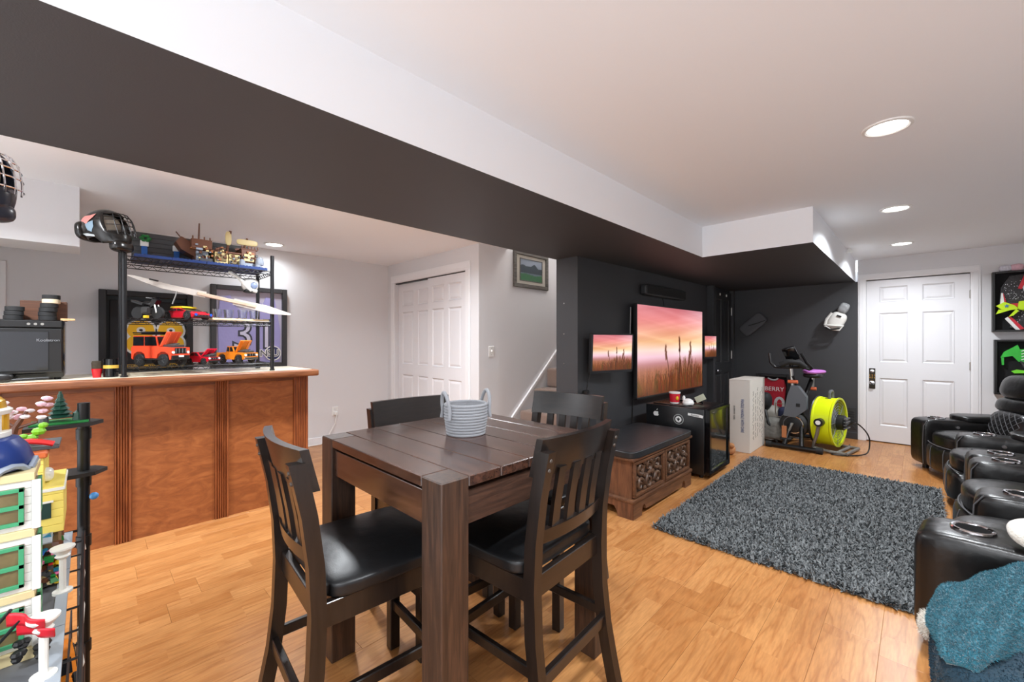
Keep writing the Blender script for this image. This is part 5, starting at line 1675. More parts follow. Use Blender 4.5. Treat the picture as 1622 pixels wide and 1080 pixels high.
# ------------------------------------------------------------------ wire rack on the bar
RX0, RX1, RY0, RY1 = -3.95, -3.56, 0.155, 0.99
rk = thing('wire_rack', 'black wire shelf rack full of models standing on the bar', 'rack', ((RX0 + RX1) / 2, (RY0 + RY1) / 2, CT))
for (x, y, h) in ((RX1, RY0, 2.0), (RX1, RY1, 1.935), (RX0, RY0, 2.0), (RX0, RY1, 1.935)):
    b = MB(); b.cyl((x, y, CT), (x, y, h), 0.0135, n=14); b.cyl((x, y, CT), (x, y, CT + 0.012), 0.018, n=14); b.build('post', M_blkmet, rk, world=True)
def wire_shelf(z, parent, x0, x1, y0, y1, name='wire_shelf', step=0.035, h=0.026, r=0.0032, deck_along='x', world=True):
    b = MB()
    for zz in (z, z - h):
        b.tube([(x0, y0, zz), (x1, y0, zz), (x1, y1, zz), (x0, y1, zz)], r, 6, closed=True)
    def zig(p, q, n):
        pts = []
        for k in range(2 * n + 1):
            f = k / (2 * n)
            pts.append((p[0] + (q[0] - p[0]) * f, p[1] + (q[1] - p[1]) * f, z if k % 2 == 0 else z - h))
        b.tube(pts, r * 0.75, 5)
    nL = max(3, int((y1 - y0) / 0.055)); nS = max(3, int((x1 - x0) / 0.055))
    zig((x1, y0), (x1, y1), nL); zig((x0, y0), (x0, y1), nL); zig((x0, y0), (x1, y0), nS); zig((x0, y1), (x1, y1), nS)
    o1 = b.build(name, M_blkmet, parent, world=world)
    d = MB()
    if deck_along == 'x':
        k = y0 + step
        while k < y1 - 0.005:
            d.cyl((x0, k, z), (x1, k, z), r * 0.6, n=5); k += step
        for f in (0.33, 0.67): d.cyl((x0 + (x1 - x0) * f, y0, z - 0.004), (x0 + (x1 - x0) * f, y1, z - 0.004), r * 0.8, n=6)
    else:
        k = x0 + step
        while k < x1 - 0.005:
            d.cyl((k, y0, z), (k, y1, z), r * 0.6, n=5); k += step
    o2 = d.build('deck_wires', M_blkmet, parent, world=world)
    o2.parent = o1
    o2['kind'] = 'stuff'
    return o1
Z1, Z2, Z3 = 1.11, 1.425, 1.815
for z in (Z1, Z2, Z3):
    wire_shelf(z, rk, RX0, RX1, RY0, RY1)

# ------------------------------------------------------------------ toy vehicles
M_tyre = pm('toy tyre', (24, 24, 25), 0.7)
M_hub = pm('toy hub', (120, 122, 126), 0.4, 0.4)
M_glassd = pm('dark window', (26, 28, 32), 0.15)
def toy_wheel(t, x, y, r, w, hub=M_hub):
    b = MB(); b.lathe([(r * 0.55, -w / 2), (r * 0.9, -w / 2), (r, -w * 0.3), (r, w * 0.3), (r * 0.9, w / 2), (r * 0.55, w / 2)], 18, M=T(x, y, r) @ Matrix.Rotation(PI / 2, 4, 'X'))
    o = b.build('wheel', M_tyre, t)
    b = MB(); b.lathe([(0.001, -w * 0.42), (r * 0.56, -w * 0.42), (r * 0.56, w * 0.42), (0.001, w * 0.42)], 12, M=T(x, y, r) @ Matrix.Rotation(PI / 2, 4, 'X'))
    for k in range(5):
        a = 2 * PI * k / 5
        b.box(-r * 0.08, r * 0.08, -w * 0.5, w * 0.5, 0.0, r * 0.52, M=T(x, y, r) @ Matrix.Rotation(a, 4, 'Y'))
    h = b.build('hub', hub, t, smooth=0)
    h.parent = o
def toy_car(name, label, loc, rz, L, W, col, low, roof, cab, wheel, hood=None, hoodc=None, style='car', accent=None):
    """length along +x (front at +x); low = ground clearance; cab = (x0,x1,x2,x3) of the greenhouse"""
    t = thing(name, label, 'model car', loc, rz, 'model vehicles on the wire rack')
    belt = low + (roof - low) * (0.55 if style != 'sport' else 0.62)
    nose = belt - (roof - low) * (0.04 if style != 'sport' else 0.28)
    b = MB()
    h = L / 2
    a1, a2 = -h + L * 0.2, h - L * 0.2
    r = wheel * 1.22
    def arch(c): return [(c - r, low + 0.0), (c - r * 0.8, low + r * 0.75), (c - r * 0.3, low + r * 1.05), (c + r * 0.3, low + r * 1.05), (c + r * 0.8, low + r * 0.75), (c + r, low)]
    poly = [(-h, low + 0.01)] + arch(a1) + arch(a2) + [(h, low + 0.01), (h, nose), (cab[3], belt), (cab[0], belt), (-h, belt - 0.004)]
    b.prism(poly, -W / 2, W / 2, 'xz'); b.build('body', col, t, smooth=0)
    b = MB(); b.prism([(cab[0], belt), (cab[1], roof), (cab[2], roof), (cab[3], belt)], -W / 2 + 0.006, W / 2 - 0.006, 'xz'); b.build('cabin', col, t, smooth=0)
    for s in (-1, 1):
        mid = (cab[1] + cab[2]) / 2
        for (p0, p1, q0, q1) in ((cab[0] + (cab[1] - cab[0]) * 0.25 + 0.004, mid - 0.004, cab[1] + 0.002, mid - 0.004), (mid + 0.004, cab[3] - (cab[3] - cab[2]) * 0.25 - 0.004, mid + 0.004, cab[2] - 0.002)):
            b = MB(); y = s * (W / 2 - 0.0055)
            b.prism([(p0, belt + 0.006), (p1, belt + 0.006), (q1, roof - 0.006), (q0, roof - 0.006)], min(y, y + s * 0.002), max(y, y + s * 0.002), 'xz'); b.build('side_window', M_glassd, t, smooth=0)
    # windscreen
    b = MB(); x3, x2 = cab[3] - (cab[3] - cab[2]) * 0.1, cab[2] + (cab[3] - cab[2]) * 0.1
    b._add([(x3 + 0.002, -W / 2 + 0.014, belt + (roof - belt) * 0.1), (x3 + 0.002, W / 2 - 0.014, belt + (roof - belt) * 0.1), (x2 + 0.002, W / 2 - 0.014, roof - (roof - belt) * 0.1), (x2 + 0.002, -W / 2 + 0.014, roof - (roof - belt) * 0.1)], [(0, 1, 2, 3)]); b.build('windscreen', M_glassd, t, smooth=0)
    for xx in (a1, a2):
        for s in (-1, 1): toy_wheel(t, xx, s * (W / 2 - wheel * 0.2), wheel, wheel * 0.55)
    b = MB(); b.box(h - 0.004, h + 0.006, -W / 2 + 0.004, W / 2 - 0.004, low, low + (nose - low) * 0.35, bev=0.002); b.build('bumper', M_blk if style != 'pickup' else M_metal, t)
    b = MB(); b.box(h, h + 0.003, -W * 0.3, W * 0.3, low + (nose - low) * 0.5, nose - 0.004); g = b.build('grille', M_blk, t, smooth=0)
    for k in range(4):
        q = MB(); yy = -W * 0.26 + k * W * 0.173; q.box(h + 0.003, h + 0.0045, yy - 0.003, yy + 0.003, low + (nose - low) * 0.55, nose - 0.007); o = q.build('grille_bar', M_hub, t, smooth=0); o.parent = g
    for s in (-1, 1):
        b = MB(); b.cyl((h, s * W * 0.39, (low + nose) / 2 + 0.008), (h + 0.005, s * W * 0.39, (low + nose) / 2 + 0.008), W * 0.07, n=12); b.build('headlight', M_plastic_w if style != 'sport' else pm('blue lamp', (40, 90, 190), 0.2), t)
    if hood:
        b = MB()
        ang, ln = hood
        Mh = T(cab[3] + 0.004, 0, belt + 0.004) @ Matrix.Rotation(-ang, 4, 'Y')
        b.box(0, ln, -W * 0.40, W * 0.40, -0.004, 0.004, bev=0.002, M=Mh)
        for s in (-0.2, 0.2): b.box(ln * 0.1, ln * 0.9, s * W - 0.004, s * W + 0.004, -0.008, 0.008, bev=0.001, M=Mh)
        b.build('open_hood', hoodc or col, t)
        b = MB(); b.box(cab[3] + 0.012, h - 0.01, -W * 0.3, W * 0.3, belt - 0.012, belt + 0.012, bev=0.003)
        for k in range(5): b.cyl((cab[3] + 0.02 + 0.012 * k, -W * 0.2, belt + 0.008), (cab[3] + 0.02 + 0.012 * k, W * 0.2, belt + 0.02), 0.004, n=6)
        b.build('engine', pm('toy engine', (56, 54, 54), 0.5, var=0.4, vscale=80), t, smooth=0)
    return t, belt, h
M_jeep = pm('bright orange red brick', (232, 76, 46), 0.35)
M_hood = pm('coral orange brick', (244, 106, 66), 0.35)
M_redb = pm('dark red brick', (190, 20, 40), 0.3)
M_orb = pm('orange brick', (232, 132, 30), 0.35)
jp, belt, h = toy_car('model_jeep', 'orange red model jeep with its hood raised on lower shelf', (-3.70, 0.345, Z1), 0.62, 0.31, 0.135, M_jeep, 0.045, 0.205, (-0.15, -0.145, 0.03, 0.05), 0.042, hood=(1.05, 0.11), hoodc=M_hood, style='jeep')
b = MB(); b.box(-0.15, 0.03, -0.06, 0.06, 0.213, 0.219, bev=0.002); b.box(-0.11, 0.0, -0.045, 0.045, 0.219, 0.234, bev=0.004)
for s in (-1, 1): b.tube([(-0.15, s * 0.06, 0.226), (0.03, s * 0.06, 0.226)], 0.004, 6)
b.build('roof_rack', M_blk, jp)
for s in (-1, 1):
    b = MB(); b.box(-0.06, 0.09, s * 0.07 - 0.008, s * 0.07 + 0.008, 0.045, 0.055, bev=0.002); b.build('side_step', M_blk, jp)
b = MB(); b.box(0.156, 0.163, -0.018, 0.018, 0.062, 0.074); b.build('number_plate', M_plastic_w, jp, smooth=0)
toy_car('model_red_coupe', 'small dark red model car with open hood between the jeep and pickup', (-3.70, 0.575, Z1), 0.55, 0.21, 0.095, M_redb, 0.02, 0.09, (-0.075, -0.045, 0.0, 0.03), 0.024, hood=(0.75, 0.075), hoodc=pm('crimson brick', (222, 24, 56), 0.3), style='car')
pk, belt, h = toy_car('model_pickup', 'orange model pickup truck with its hood raised on lower shelf', (-3.70, 0.79, Z1), 0.45, 0.28, 0.115, M_orb, 0.032, 0.13, (-0.05, -0.035, 0.015, 0.035), 0.034, hood=(1.0, 0.10), style='pickup')
sc_, _a, _b = toy_car('model_supercar', 'low red model supercar with blue lamps on the middle shelf', (-3.70, 0.485, Z2), 0.5, 0.31, 0.135, M_redb, 0.018, 0.085, (-0.11, -0.03, 0.015, 0.085), 0.033, style='sport')
b = MB(); b.prism([(-0.06, 0.0), (0.06, 0.0), (0.05, 0.012), (-0.05, 0.012)], -0.05, 0.05, 'xz', M=T(-0.03, 0.0, 0.086))
b.build('roof_panel', pm('yellow brick', (240, 200, 40), 0.4), sc_, smooth=0)

# motorcycle
t = thing('model_motorcycle', 'black model motorcycle on the middle shelf of the rack', 'model motorcycle', (-3.70, 0.28, Z2), 0.75, 'model vehicles on the wire rack')
for xx in (-0.068, 0.068):
    b = MB(); b.lathe([(0.028, -0.010), (0.038, -0.011), (0.043, -0.004), (0.043, 0.004), (0.038, 0.011), (0.028, 0.010)], 24, M=T(xx, 0, 0.043) @ Matrix.Rotation(PI / 2, 4, 'X')); w_ = b.build('wheel', M_tyre, t)
    b = MB(); b.lathe([(0.02, -0.004), (0.028, -0.006), (0.028, 0.006), (0.02, 0.004), (0.02, -0.004)], 20, M=T(xx, 0, 0.043) @ Matrix.Rotation(PI / 2, 4, 'X'))
    for k in range(6): b.box(-0.002, 0.002, -0.003, 0.003, 0, 0.024, M=T(xx, 0, 0.043) @ Matrix.Rotation(k * PI / 3, 4, 'Y'))
    o = b.build('rim', M_metal, t); o.parent = w_
b = MB(); b.box(-0.035, 0.03, -0.022, 0.022, 0.035, 0.085, bev=0.006); b.box(-0.02, 0.02, -0.028, 0.028, 0.045, 0.075, bev=0.004); b.build('engine', pm('toy engine', (56, 54, 54)), t)
b = MB(); b.puff(-0.03, 0.045, -0.022, 0.022, 0.085, 0.122, e=3, n=8); b.build('tank', M_blkgloss, t, smooth=80)
b = MB(); b.prism([(-0.10, 0.115), (-0.03, 0.095), (-0.02, 0.108), (-0.06, 0.118), (-0.105, 0.132)], -0.018, 0.018, 'xz'); b.build('seat', M_blk, t, smooth=0)
b = MB(); b.prism([(0.03, 0.075), (0.06, 0.10), (0.075, 0.125), (0.055, 0.150), (0.035, 0.125)], -0.02, 0.02, 'xz'); b.build('fairing', M_blkgloss, t, smooth=0)
for s in (-1, 1):
    b = MB(); b.cyl((0.068, s * 0.014, 0.043), (0.045, s * 0.014, 0.135), 0.005, n=8); b.build('fork', M_metal, t)
b = MB(); b.tube([(0.03, -0.055, 0.14), (0.045, -0.02, 0.14), (0.045, 0.02, 0.14), (0.03, 0.055, 0.14)], 0.004, 6); b.build('handlebar', M_blk, t)
b = MB(); b.cyl((-0.09, 0.03, 0.05), (-0.01, 0.03, 0.035), 0.009, 0.006, n=10); b.build('exhaust', M_metal, t)
b = MB(); b.box(-0.005, 0.035, -0.035, -0.03, 0.006, 0.026, bev=0.003); b.build('yellow_clip', pm('yellow brick', (240, 200, 40)), t)

# glass tumblers on a pale board
b = MB(); b.box(-3.80, -3.60, 0.615, 0.98, Z2 + 0.004, Z2 + 0.02, bev=0.004)
tag(b.build('serving_board', wood('pale maple', (214, 190, 152), (232, 212, 176), 'y', 5, 8, 0.5)), 'pale wooden board under the glasses on the middle shelf', 'board')
M_glass = pm('clear tumbler glass', (240, 244, 246), 0.04, trans=1.0)
for i, (x, y) in enumerate(((-3.69, 0.66), (-3.70, 0.735), (-3.68, 0.82), (-3.69, 0.90))):
    b = MB(); b.lathe([(0.001, 0.0), (0.026, 0.0), (0.032, 0.07), (0.030, 0.07), (0.025, 0.008), (0.001, 0.008)], 20, M=T(x, y, Z2 + 0.02))
    tag(b.build('tumbler', M_glass), ['clear glass tumbler nearest the red supercar', 'second clear glass tumbler from the red supercar', 'third clear glass tumbler from the red supercar', 'clear glass tumbler farthest from the red supercar'][i], 'glass', 'tumblers on the rack')

# goalie stick leaning through the rack
t = thing('goalie_stick', 'pale wooden goalie stick slanting across the wire rack', 'stick', (-3.66, 0.65, 1.58))
W_st = wood('worn pale wood', (176, 150, 128), (200, 180, 160), 'y', 5, 10, 0.55)
M_stw = pm('worn white paint', (186, 178, 170), 0.6, var=0.12, vscale=30)
p0, p1 = Vector((-3.70, 0.30, 1.672)), Vector((-3.52, 1.11, 1.488))
d = (p1 - p0).normalized()
Ms = frame(p0, d, Vector((0, 0, 1)) - d * d.z)
Lst = (p1 - p0).length
b = MB(); b.box(0.25, Lst * 0.72, -0.012, 0.012, -0.02, 0.02, bev=0.003, M=Ms); b.build('shaft', W_st, t, world=True)
b = MB(); b.prism([(-0.14, 0.014), (-0.10, 0.022), (0.02, 0.02), (0.10, 0.016), (0.30, 0.024), (0.30, -0.02), (0.05, -0.022), (-0.06, -0.004)], -0.012, 0.012, 'xy', M=Ms); b.build('blade', M_stw, t, world=True, smooth=0)
b = MB(); b.prism([(Lst * 0.55, 0.022), (Lst * 0.8, 0.026), (Lst, 0.006), (Lst, -0.006), (Lst * 0.85, -0.03), (Lst * 0.55, -0.024)], -0.013, 0.013, 'xy', M=Ms); b.build('paddle', M_stw, t, world=True, smooth=0)
b = MB(); b.box(-0.02, 0.03, 0.016, 0.026, -0.014, 0.014, bev=0.002, M=Ms); b.build('tape_band', M_blk, t, world=True)
b = MB(); b.tube([(-3.60, 0.42, 1.62), (-3.60, 0.41, 1.58), (-3.60, 0.395, 1.53)], 0.004, 6); b.build('hanging_hook', M_metal, t, world=True)
# white mask hanging under the top shelf
t = thing('hanging_white_mask', 'white goalie mask hanging under the top shelf of the rack', 'mask', (-3.70, 0.86, 1.79))
b = MB(); b.puff(-3.74, -3.63, 0.815, 0.925, 1.665, 1.765, e=2.6, n=12); b.build('shell', pm('white mask shell', (226, 226, 222), 0.25), t, world=True, smooth=80)
b = MB(); b.tube([(-3.70, 0.74, 1.80), (-3.66, 0.79, 1.76), (-3.63, 0.83, 1.70), (-3.615, 0.86, 1.665), (-3.62, 0.90, 1.66)], 0.014, 8); b.build('chin_strap', pm('white mask shell', (226, 226, 222)), t, world=True)
b = MB(); b.tube([(-3.655, 0.80, 1.735), (-3.625, 0.835, 1.685), (-3.61, 0.87, 1.655)], 0.007, 6); b.build('strap_edge', M_blk, t, world=True)
b = MB(); b.ell((-3.632, 0.885, 1.705), (0.012, 0.026, 0.026), 12); b.build('side_badge', pm('grey blue badge', (120, 132, 160), 0.4), t, world=True)
b = MB(); b.puff(-3.70, -3.61, 0.82, 0.91, 1.645, 1.675, e=2.6, n=8); b.build('chin_pad', M_blk, t, world=True, smooth=80)

# ------------------------------------------------------------------ brick ship with blue sea plates and grey backdrop
t = thing('brick_ship', 'brown toy brick pirate ship cut open on blue sea plates', 'toy ship', (-3.74, 0.55, Z3 + 0.005))
M_sea = pm('navy sea brick', (30, 52, 104), 0.35)
M_brn = pm('reddish brown brick', (96, 56, 36), 0.4)
M_tan = pm('tan brick', (206, 186, 132), 0.4)
M_dgr = pm('dark grey brick', (66, 68, 70), 0.45)
M_mgr = pm('light bluish brick', (140, 150, 164), 0.4)
M_grn = pm('green brick', (24, 120, 52), 0.4)
M_blu = pm('bright blue brick', (30, 96, 176), 0.4)
z0 = Z3 + 0.004
for k in range(4):
    y0 = 0.20 + k * 0.19
    b = MB(); b.box(-3.86, -3.56, y0, y0 + 0.188, z0, z0 + 0.018, bev=0.001); p_ = b.build('sea_plate', M_sea, t, world=True)
    s_ = MB()
    for i in range(14):
        for j in range(9): s_.box(-3.85 + i * 0.0213, -3.85 + i * 0.0213 + 0.012, y0 + 0.005 + j * 0.0207, y0 + 0.005 + j * 0.0207 + 0.012, z0 + 0.018, z0 + 0.0215)
    o = s_.build('studs', M_sea, t, world=True, smooth=0, merge=False); o.parent = p_; o['kind'] = 'stuff'
# backdrop wall of stacked grey bricks
for r_ in range(6):
    b = MB(); b.box(-3.875, -3.85, 0.205, 0.905, z0 + 0.018 + r_ * 0.033, z0 + 0.0505 + r_ * 0.033 - (0.0 if r_ < 5 else 0.0), bev=0.0012); b.build('backdrop_course', M_dgr, t, world=True)
zb = z0 + 0.018
for (yy, zz) in ((0.27, 0.055), (0.445, 0.045)):
    b = MB(); b.box(-3.85, -3.83, yy - 0.016, yy + 0.016, zb, zb + zz + 0.045, bev=0.002); b.build('water_column', M_blu, t, world=True)
    b = MB(); b.box(-3.85, -3.828, yy - 0.022, yy + 0.022, zb + zz + 0.045, zb + zz + 0.085, bev=0.002); b.build('white_sign', M_plastic_w, t, world=True)
for (yy, zz) in ((0.275, 0.155), (0.635, 0.105)):
    b = MB()
    for k in range(6):
        a = k * PI / 3
        b.ell((-3.83, yy + 0.02 * math.cos(a), zb + zz + 0.018 * math.sin(a)), (0.008, 0.014, 0.010), 8)
    b.build('palm_leaf', M_grn, t, world=True)
# hull blocks
def blk(name, mat, y0, y1, za, zb_, x0=-3.80, x1=-3.62): 
    b = MB(); b.box(x0, x1, y0, y1, z0 + za, z0 + zb_, bev=0.002); return b.build(name, mat, t, world=True)
b = MB(); b.prism([(0.42, 0.15), (0.45, 0.10), (0.52, 0.06), (0.54, 0.02), (0.56, 0.02), (0.56, 0.15), (0.50, 0.16), (0.45, 0.19)], -3.78, -3.66, 'yz', M=T(0, 0, z0)); b.build('bow', M_brn, t, world=True, smooth=0)
blk('bow_tower', M_brn, 0.50, 0.62, 0.11, 0.18); blk('tower_deck', pm('orange brown brick', (150, 92, 52), 0.4), 0.495, 0.625, 0.108, 0.118)
blk('bow_cabin', M_mgr, 0.53, 0.60, 0.03, 0.10, -3.78, -3.63); blk('porthole_panel', M_dgr, 0.545, 0.62, 0.02, 0.05, -3.66, -3.61)
blk('midship_room', M_tan, 0.635, 0.715, 0.02, 0.105); blk('room_opening', pm('dark tan brick', (120, 102, 66), 0.5), 0.645, 0.705, 0.04, 0.085, -3.63, -3.615)
blk('midship_room', M_tan, 0.72, 0.79, 0.02, 0.10); blk('room_opening', pm('dark tan brick', (120, 102, 66)), 0.73, 0.78, 0.03, 0.055, -3.63, -3.615); blk('room_opening', pm('dark tan brick', (120, 102, 66)), 0.73, 0.78, 0.065, 0.085, -3.63, -3.615)
blk('deck_rail', M_brn, 0.60, 0.80, 0.105, 0.118)
blk('stern', M_brn, 0.80, 0.895, 0.05, 0.15); blk('stern_window', M_tan, 0.815, 0.88, 0.095, 0.115, -3.625, -3.61); blk('stern_window', M_tan, 0.815, 0.88, 0.06, 0.08, -3.625, -3.61)
blk('stern_rail', M_brn, 0.795, 0.91, 0.15, 0.158); blk('stern_skirt', M_mgr, 0.79, 0.90, 0.02, 0.05)
for k in range(6): blk('rail_post', M_brn, 0.80 + k * 0.021, 0.808 + k * 0.021, 0.158, 0.178, -3.63, -3.62)
for k in range(4): blk('rail_post', M_brn, 0.505 + k * 0.033, 0.513 + k * 0.033, 0.18, 0.20, -3.63, -3.62)
b = MB(); b.cyl((-3.72, 0.555, z0 + 0.15), (-3.71, 0.558, z0 + 0.31), 0.007, 0.004, n=8); b.build('mast', M_brn, t, world=True)
b = MB(); b.tube([(-3.72, 0.725, z0 + 0.1), (-3.715, 0.735, z0 + 0.19), (-3.71, 0.745, z0 + 0.26), (-3.71, 0.748, z0 + 0.29)], 0.009, 8); b.build('mast', M_brn, t, world=True)
b = MB(); b.puff(-3.715, -3.70, 0.715, 0.755, z0 + 0.18, z0 + 0.285, e=3, n=8); b.build('furled_sail', M_tan, t, world=True, smooth=80)
b = MB(); b.cyl((-3.70, 0.83, z0 + 0.15), (-3.70, 0.855, z0 + 0.25), 0.008, n=8); b.build('mast', M_brn, t, world=True)
b = MB(); b.puff(-3.705, -3.69, 0.785, 0.925, z0 + 0.195, z0 + 0.24, e=4, n=8); b.build('sail', M_tan, t, world=True, smooth=80)
b = MB(); b.cyl((-3.70, 0.45, z0 + 0.19), (-3.70, 0.425, z0 + 0.225), 0.004, n=6); b.build('bowsprit', M_brn, t, world=True)
rr2 = random.Random(7)
for k in range(60):
    y, zc = rr2.uniform(0.52, 0.91), rr2.uniform(0.02, 0.125)
    s1, s2 = rr2.uniform(0.004, 0.011), rr2.uniform(0.004, 0.009)
    b = MB(); b.box(-0.012, 0.004, -s1, s1, -s2, s2, bev=0.001, M=T(-3.612, y, z0 + 0.02 + zc)); b.build('brick', (M_brn, M_tan, M_mgr, M_dgr, M_brn, pm('orange brown brick', (150, 92, 52)))[k % 6], t, world=True)
for (y, z, r) in ((0.915, 0.09, 0.03), (0.80, 0.06, 0.022), (0.905, 0.05, 0.026)):
    b = MB(); b.lathe([(r * 0.9, 0), (r, 0.02), (r * 0.8, 0.05), (r * 0.4, 0.06)], 12, M=T(-3.60, y, z0 + z - 0.05)); b.build('clear_dome', pm('smoky clear brick', (190, 200, 214), 0.1, trans=0.6), t, world=True)

# ------------------------------------------------------------------ framed jerseys behind the bar
def big_frame(label, y0, y1, z0, z1, dep, matf):
    t = thing('jersey_display', label, 'frame', (XB, (y0 + y1) / 2, (z0 + z1) / 2))
    x0, x1 = XB + 0.001, XB + dep
    fw = 0.05
    for a in ((y0, y0 + fw, z0, z1), (y1 - fw, y1, z0, z1), (y0 + fw, y1 - fw, z0, z0 + fw), (y0 + fw, y1 - fw, z1 - fw, z1)):
        b = MB(); b.box(x0, x1, a[0], a[1], a[2], a[3], bev=0.004); b.build('frame_rail', matf, t, world=True)
    b = MB(); b.box(x0, x0 + 0.02, y0 + fw, y1 - fw, z0 + fw, z1 - fw); b.build('backing', pm('grey green mat', (46, 54, 58), 0.6), t, world=True, smooth=0)
    return t
M_fr = pm('satin black frame', (26, 26, 28), 0.3)
t = big_frame('framed black jersey with gold numbers behind the jeep', 0.06, 0.735, 0.955, 1.745, 0.09, M_fr)
X_ = XB + 0.03
b = MB(); b.box(XB + 0.021, X_, 0.13, 0.665, 1.01, 1.66, bev=0.006); b.build('jersey', pm('black jersey mesh', (26, 27, 30), 0.7), t, world=True)
for (y, n_) in ((0.345, '8'), (0.565, '8')):
    text_mesh('number', n_, 0.42, M_plastic_w, frame((X_ + 0.001, y, 1.30), (0, 1, 0), (0, 0, 1)), t, bold=0.03)
    text_mesh('number', n_, 0.42, pm('gold twill', (244, 190, 30), 0.6), frame((X_ + 0.004, y, 1.30), (0, 1, 0), (0, 0, 1)), t, bold=0.012)
b = MB(); b.box(XB + 0.021, X_ + 0.002, 0.13, 0.665, 1.02, 1.06); b.build('gold_stripe', pm('gold twill', (244, 190, 30)), t, world=True, smooth=0)
t = big_frame('framed purple basketball jersey number 31 behind the pickup', 0.885, 1.615, 0.985, 1.875, 0.06, pm('grey frame', (58, 58, 60), 0.4))
M_lil = pm('lilac mesh jersey', (160, 156, 208), 0.75, bump=0.6, bscale=9)
b = MB(); b.box(XB + 0.021, XB + 0.024, 0.935, 1.565, 1.035, 1.825); b.build('mat_board', pm('lavender mat', (186, 182, 200), 0.8), t, world=True, smooth=0)
b = MB(); b.prism([(0.96, 1.04), (1.54, 1.04), (1.55, 1.40), (1.52, 1.58), (1.49, 1.76), (1.40, 1.77), (1.36, 1.66), (1.27, 1.60), (1.18, 1.60), (1.10, 1.66), (1.06, 1.77), (0.97, 1.74), (0.95, 1.5)], XB + 0.024, XB + 0.034, 'yz'); b.build('jersey', M_lil, t, world=True, smooth=0)
b = MB(); b.prism([(1.10, 1.66), (1.36, 1.66), (1.36, 1.70), (1.10, 1.70)], XB + 0.024, XB + 0.032, 'yz'); b.build('purple_yoke', pm('purple trim', (92, 74, 170), 0.7), t, world=True, smooth=0)
M_nv = pm('dark outline twill', (62, 64, 78), 0.7)
text_mesh('number', '31', 0.46, M_nv, frame((XB + 0.036, 1.29, 1.34), (0, 1, 0), (0, 0, 1)), t, bold=0.012)
text_mesh('number', '31', 0.46, pm('pale lilac twill', (206, 204, 226), 0.7), frame((XB + 0.040, 1.29, 1.34), (0, 1, 0), (0, 0, 1)), t, bold=-0.006)
b = MB(); b.prism([(1.47 + 0.085 * math.cos(k * PI / 16), 1.14 + 0.085 * math.sin(k * PI / 16)) for k in range(32)], XB + 0.034, XB + 0.038, 'yz'); b.build('team_badge', pm('navy badge', (56, 62, 110), 0.7), t, world=True)
b = MB(); b.tube([(XB + 0.04, 1.47 + 0.08 * math.cos(k * PI / 16), 1.14 + 0.08 * math.sin(k * PI / 16)) for k in range(32)], 0.006, 6, closed=True); b.build('badge_ring', M_plastic_w, t, world=True)
text_mesh('lettering', 'NSU', 0.10, M_plastic_w, frame((XB + 0.042, 1.435, 1.14), (0, 1, 0), (0, 0, 1)), t, bold=0.008)
text_mesh('lettering', 'NSU', 0.10, M_nv, frame((XB + 0.045, 1.435, 1.14), (0, 1, 0), (0, 0, 1)), t)

# ------------------------------------------------------------------ countertop cooler, pucks, boxes, jars
t = thing('wine_cooler', 'black countertop wine cooler with glass door on the bar', 'cooler', (-3.76, -0.27, CT))
b = MB(); b.box(-4.02, -3.635, -0.46, -0.105, CT + 0.012, CT + 0.35, bev=0.006, seg=2); b.build('cabinet', M_blkgloss, t, world=True)
b = MB(); b.box(-3.636, -3.61, -0.455, -0.11, CT + 0.045, CT + 0.30, bev=0.004); b.build('door', M_blk, t, world=True)
b = MB(); b.box(-3.612, -3.606, -0.42, -0.165, CT + 0.06, CT + 0.28); b.build('door_glass', pm('smoked glass', (30, 32, 36), 0.06, spec=0.7), t, world=True, smooth=0)
b = MB(); b.box(-3.64, -3.612, -0.455, -0.11, CT + 0.305, CT + 0.345, bev=0.003); b.build('control_panel', M_blk, t, world=True)
for k in range(3):
    b = MB(); b.cyl((-3.612, -0.24 + 0.026 * k, CT + 0.325), (-3.609, -0.24 + 0.026 * k, CT + 0.325), 0.007, n=12); b.build('touch_button', M_metal, t, world=True)
for (x, y) in ((-3.66, -0.43), (-3.66, -0.13), (-3.98, -0.43), (-3.98, -0.13)):
    b = MB(); b.cyl((x, y, CT), (x, y, CT + 0.014), 0.015, n=10); b.build('foot', M_rubber, t, world=True)
text_mesh('lettering', 'Koolatron', 0.022, pm('grey lettering', (130, 132, 136), 0.5), frame((-3.6055, -0.165, CT + 0.232), (0, 1, 0), (0, 0, 1)), t)
b = MB(); b.puff(-3.60, -3.545, -0.385, -0.29, CT, CT + 0.05, e=3, n=10); b.cyl((-3.56, -0.30, CT + 0.012), (-3.56, -0.16, CT + 0.016), 0.008, n=8)
tag(b.build('flashlight', M_blk, smooth=60), 'black flashlight lying before the wine cooler', 'flashlight')
top = CT + 0.35
b = MB(); b.lathe([(0.001, 0), (0.036, 0), (0.038, 0.002), (0.038, 0.023), (0.036, 0.025), (0.001, 0.025)], 28)
puck0 = b.build('hockey_puck', M_rubber)
pk_spots = [(-3.72, -0.172, 0, 'bottom'), (-3.722, -0.174, 1, 'second lowest'), (-3.718, -0.170, 2, 'third lowest'), (-3.72, -0.166, 3, 'fourth lowest'), (-3.72, -0.158, 4, 'cream'), (-3.72, -0.158, 5, 'top')]
M_cpuck = pm('cream puck edge', (206, 190, 160), 0.7)
first = True
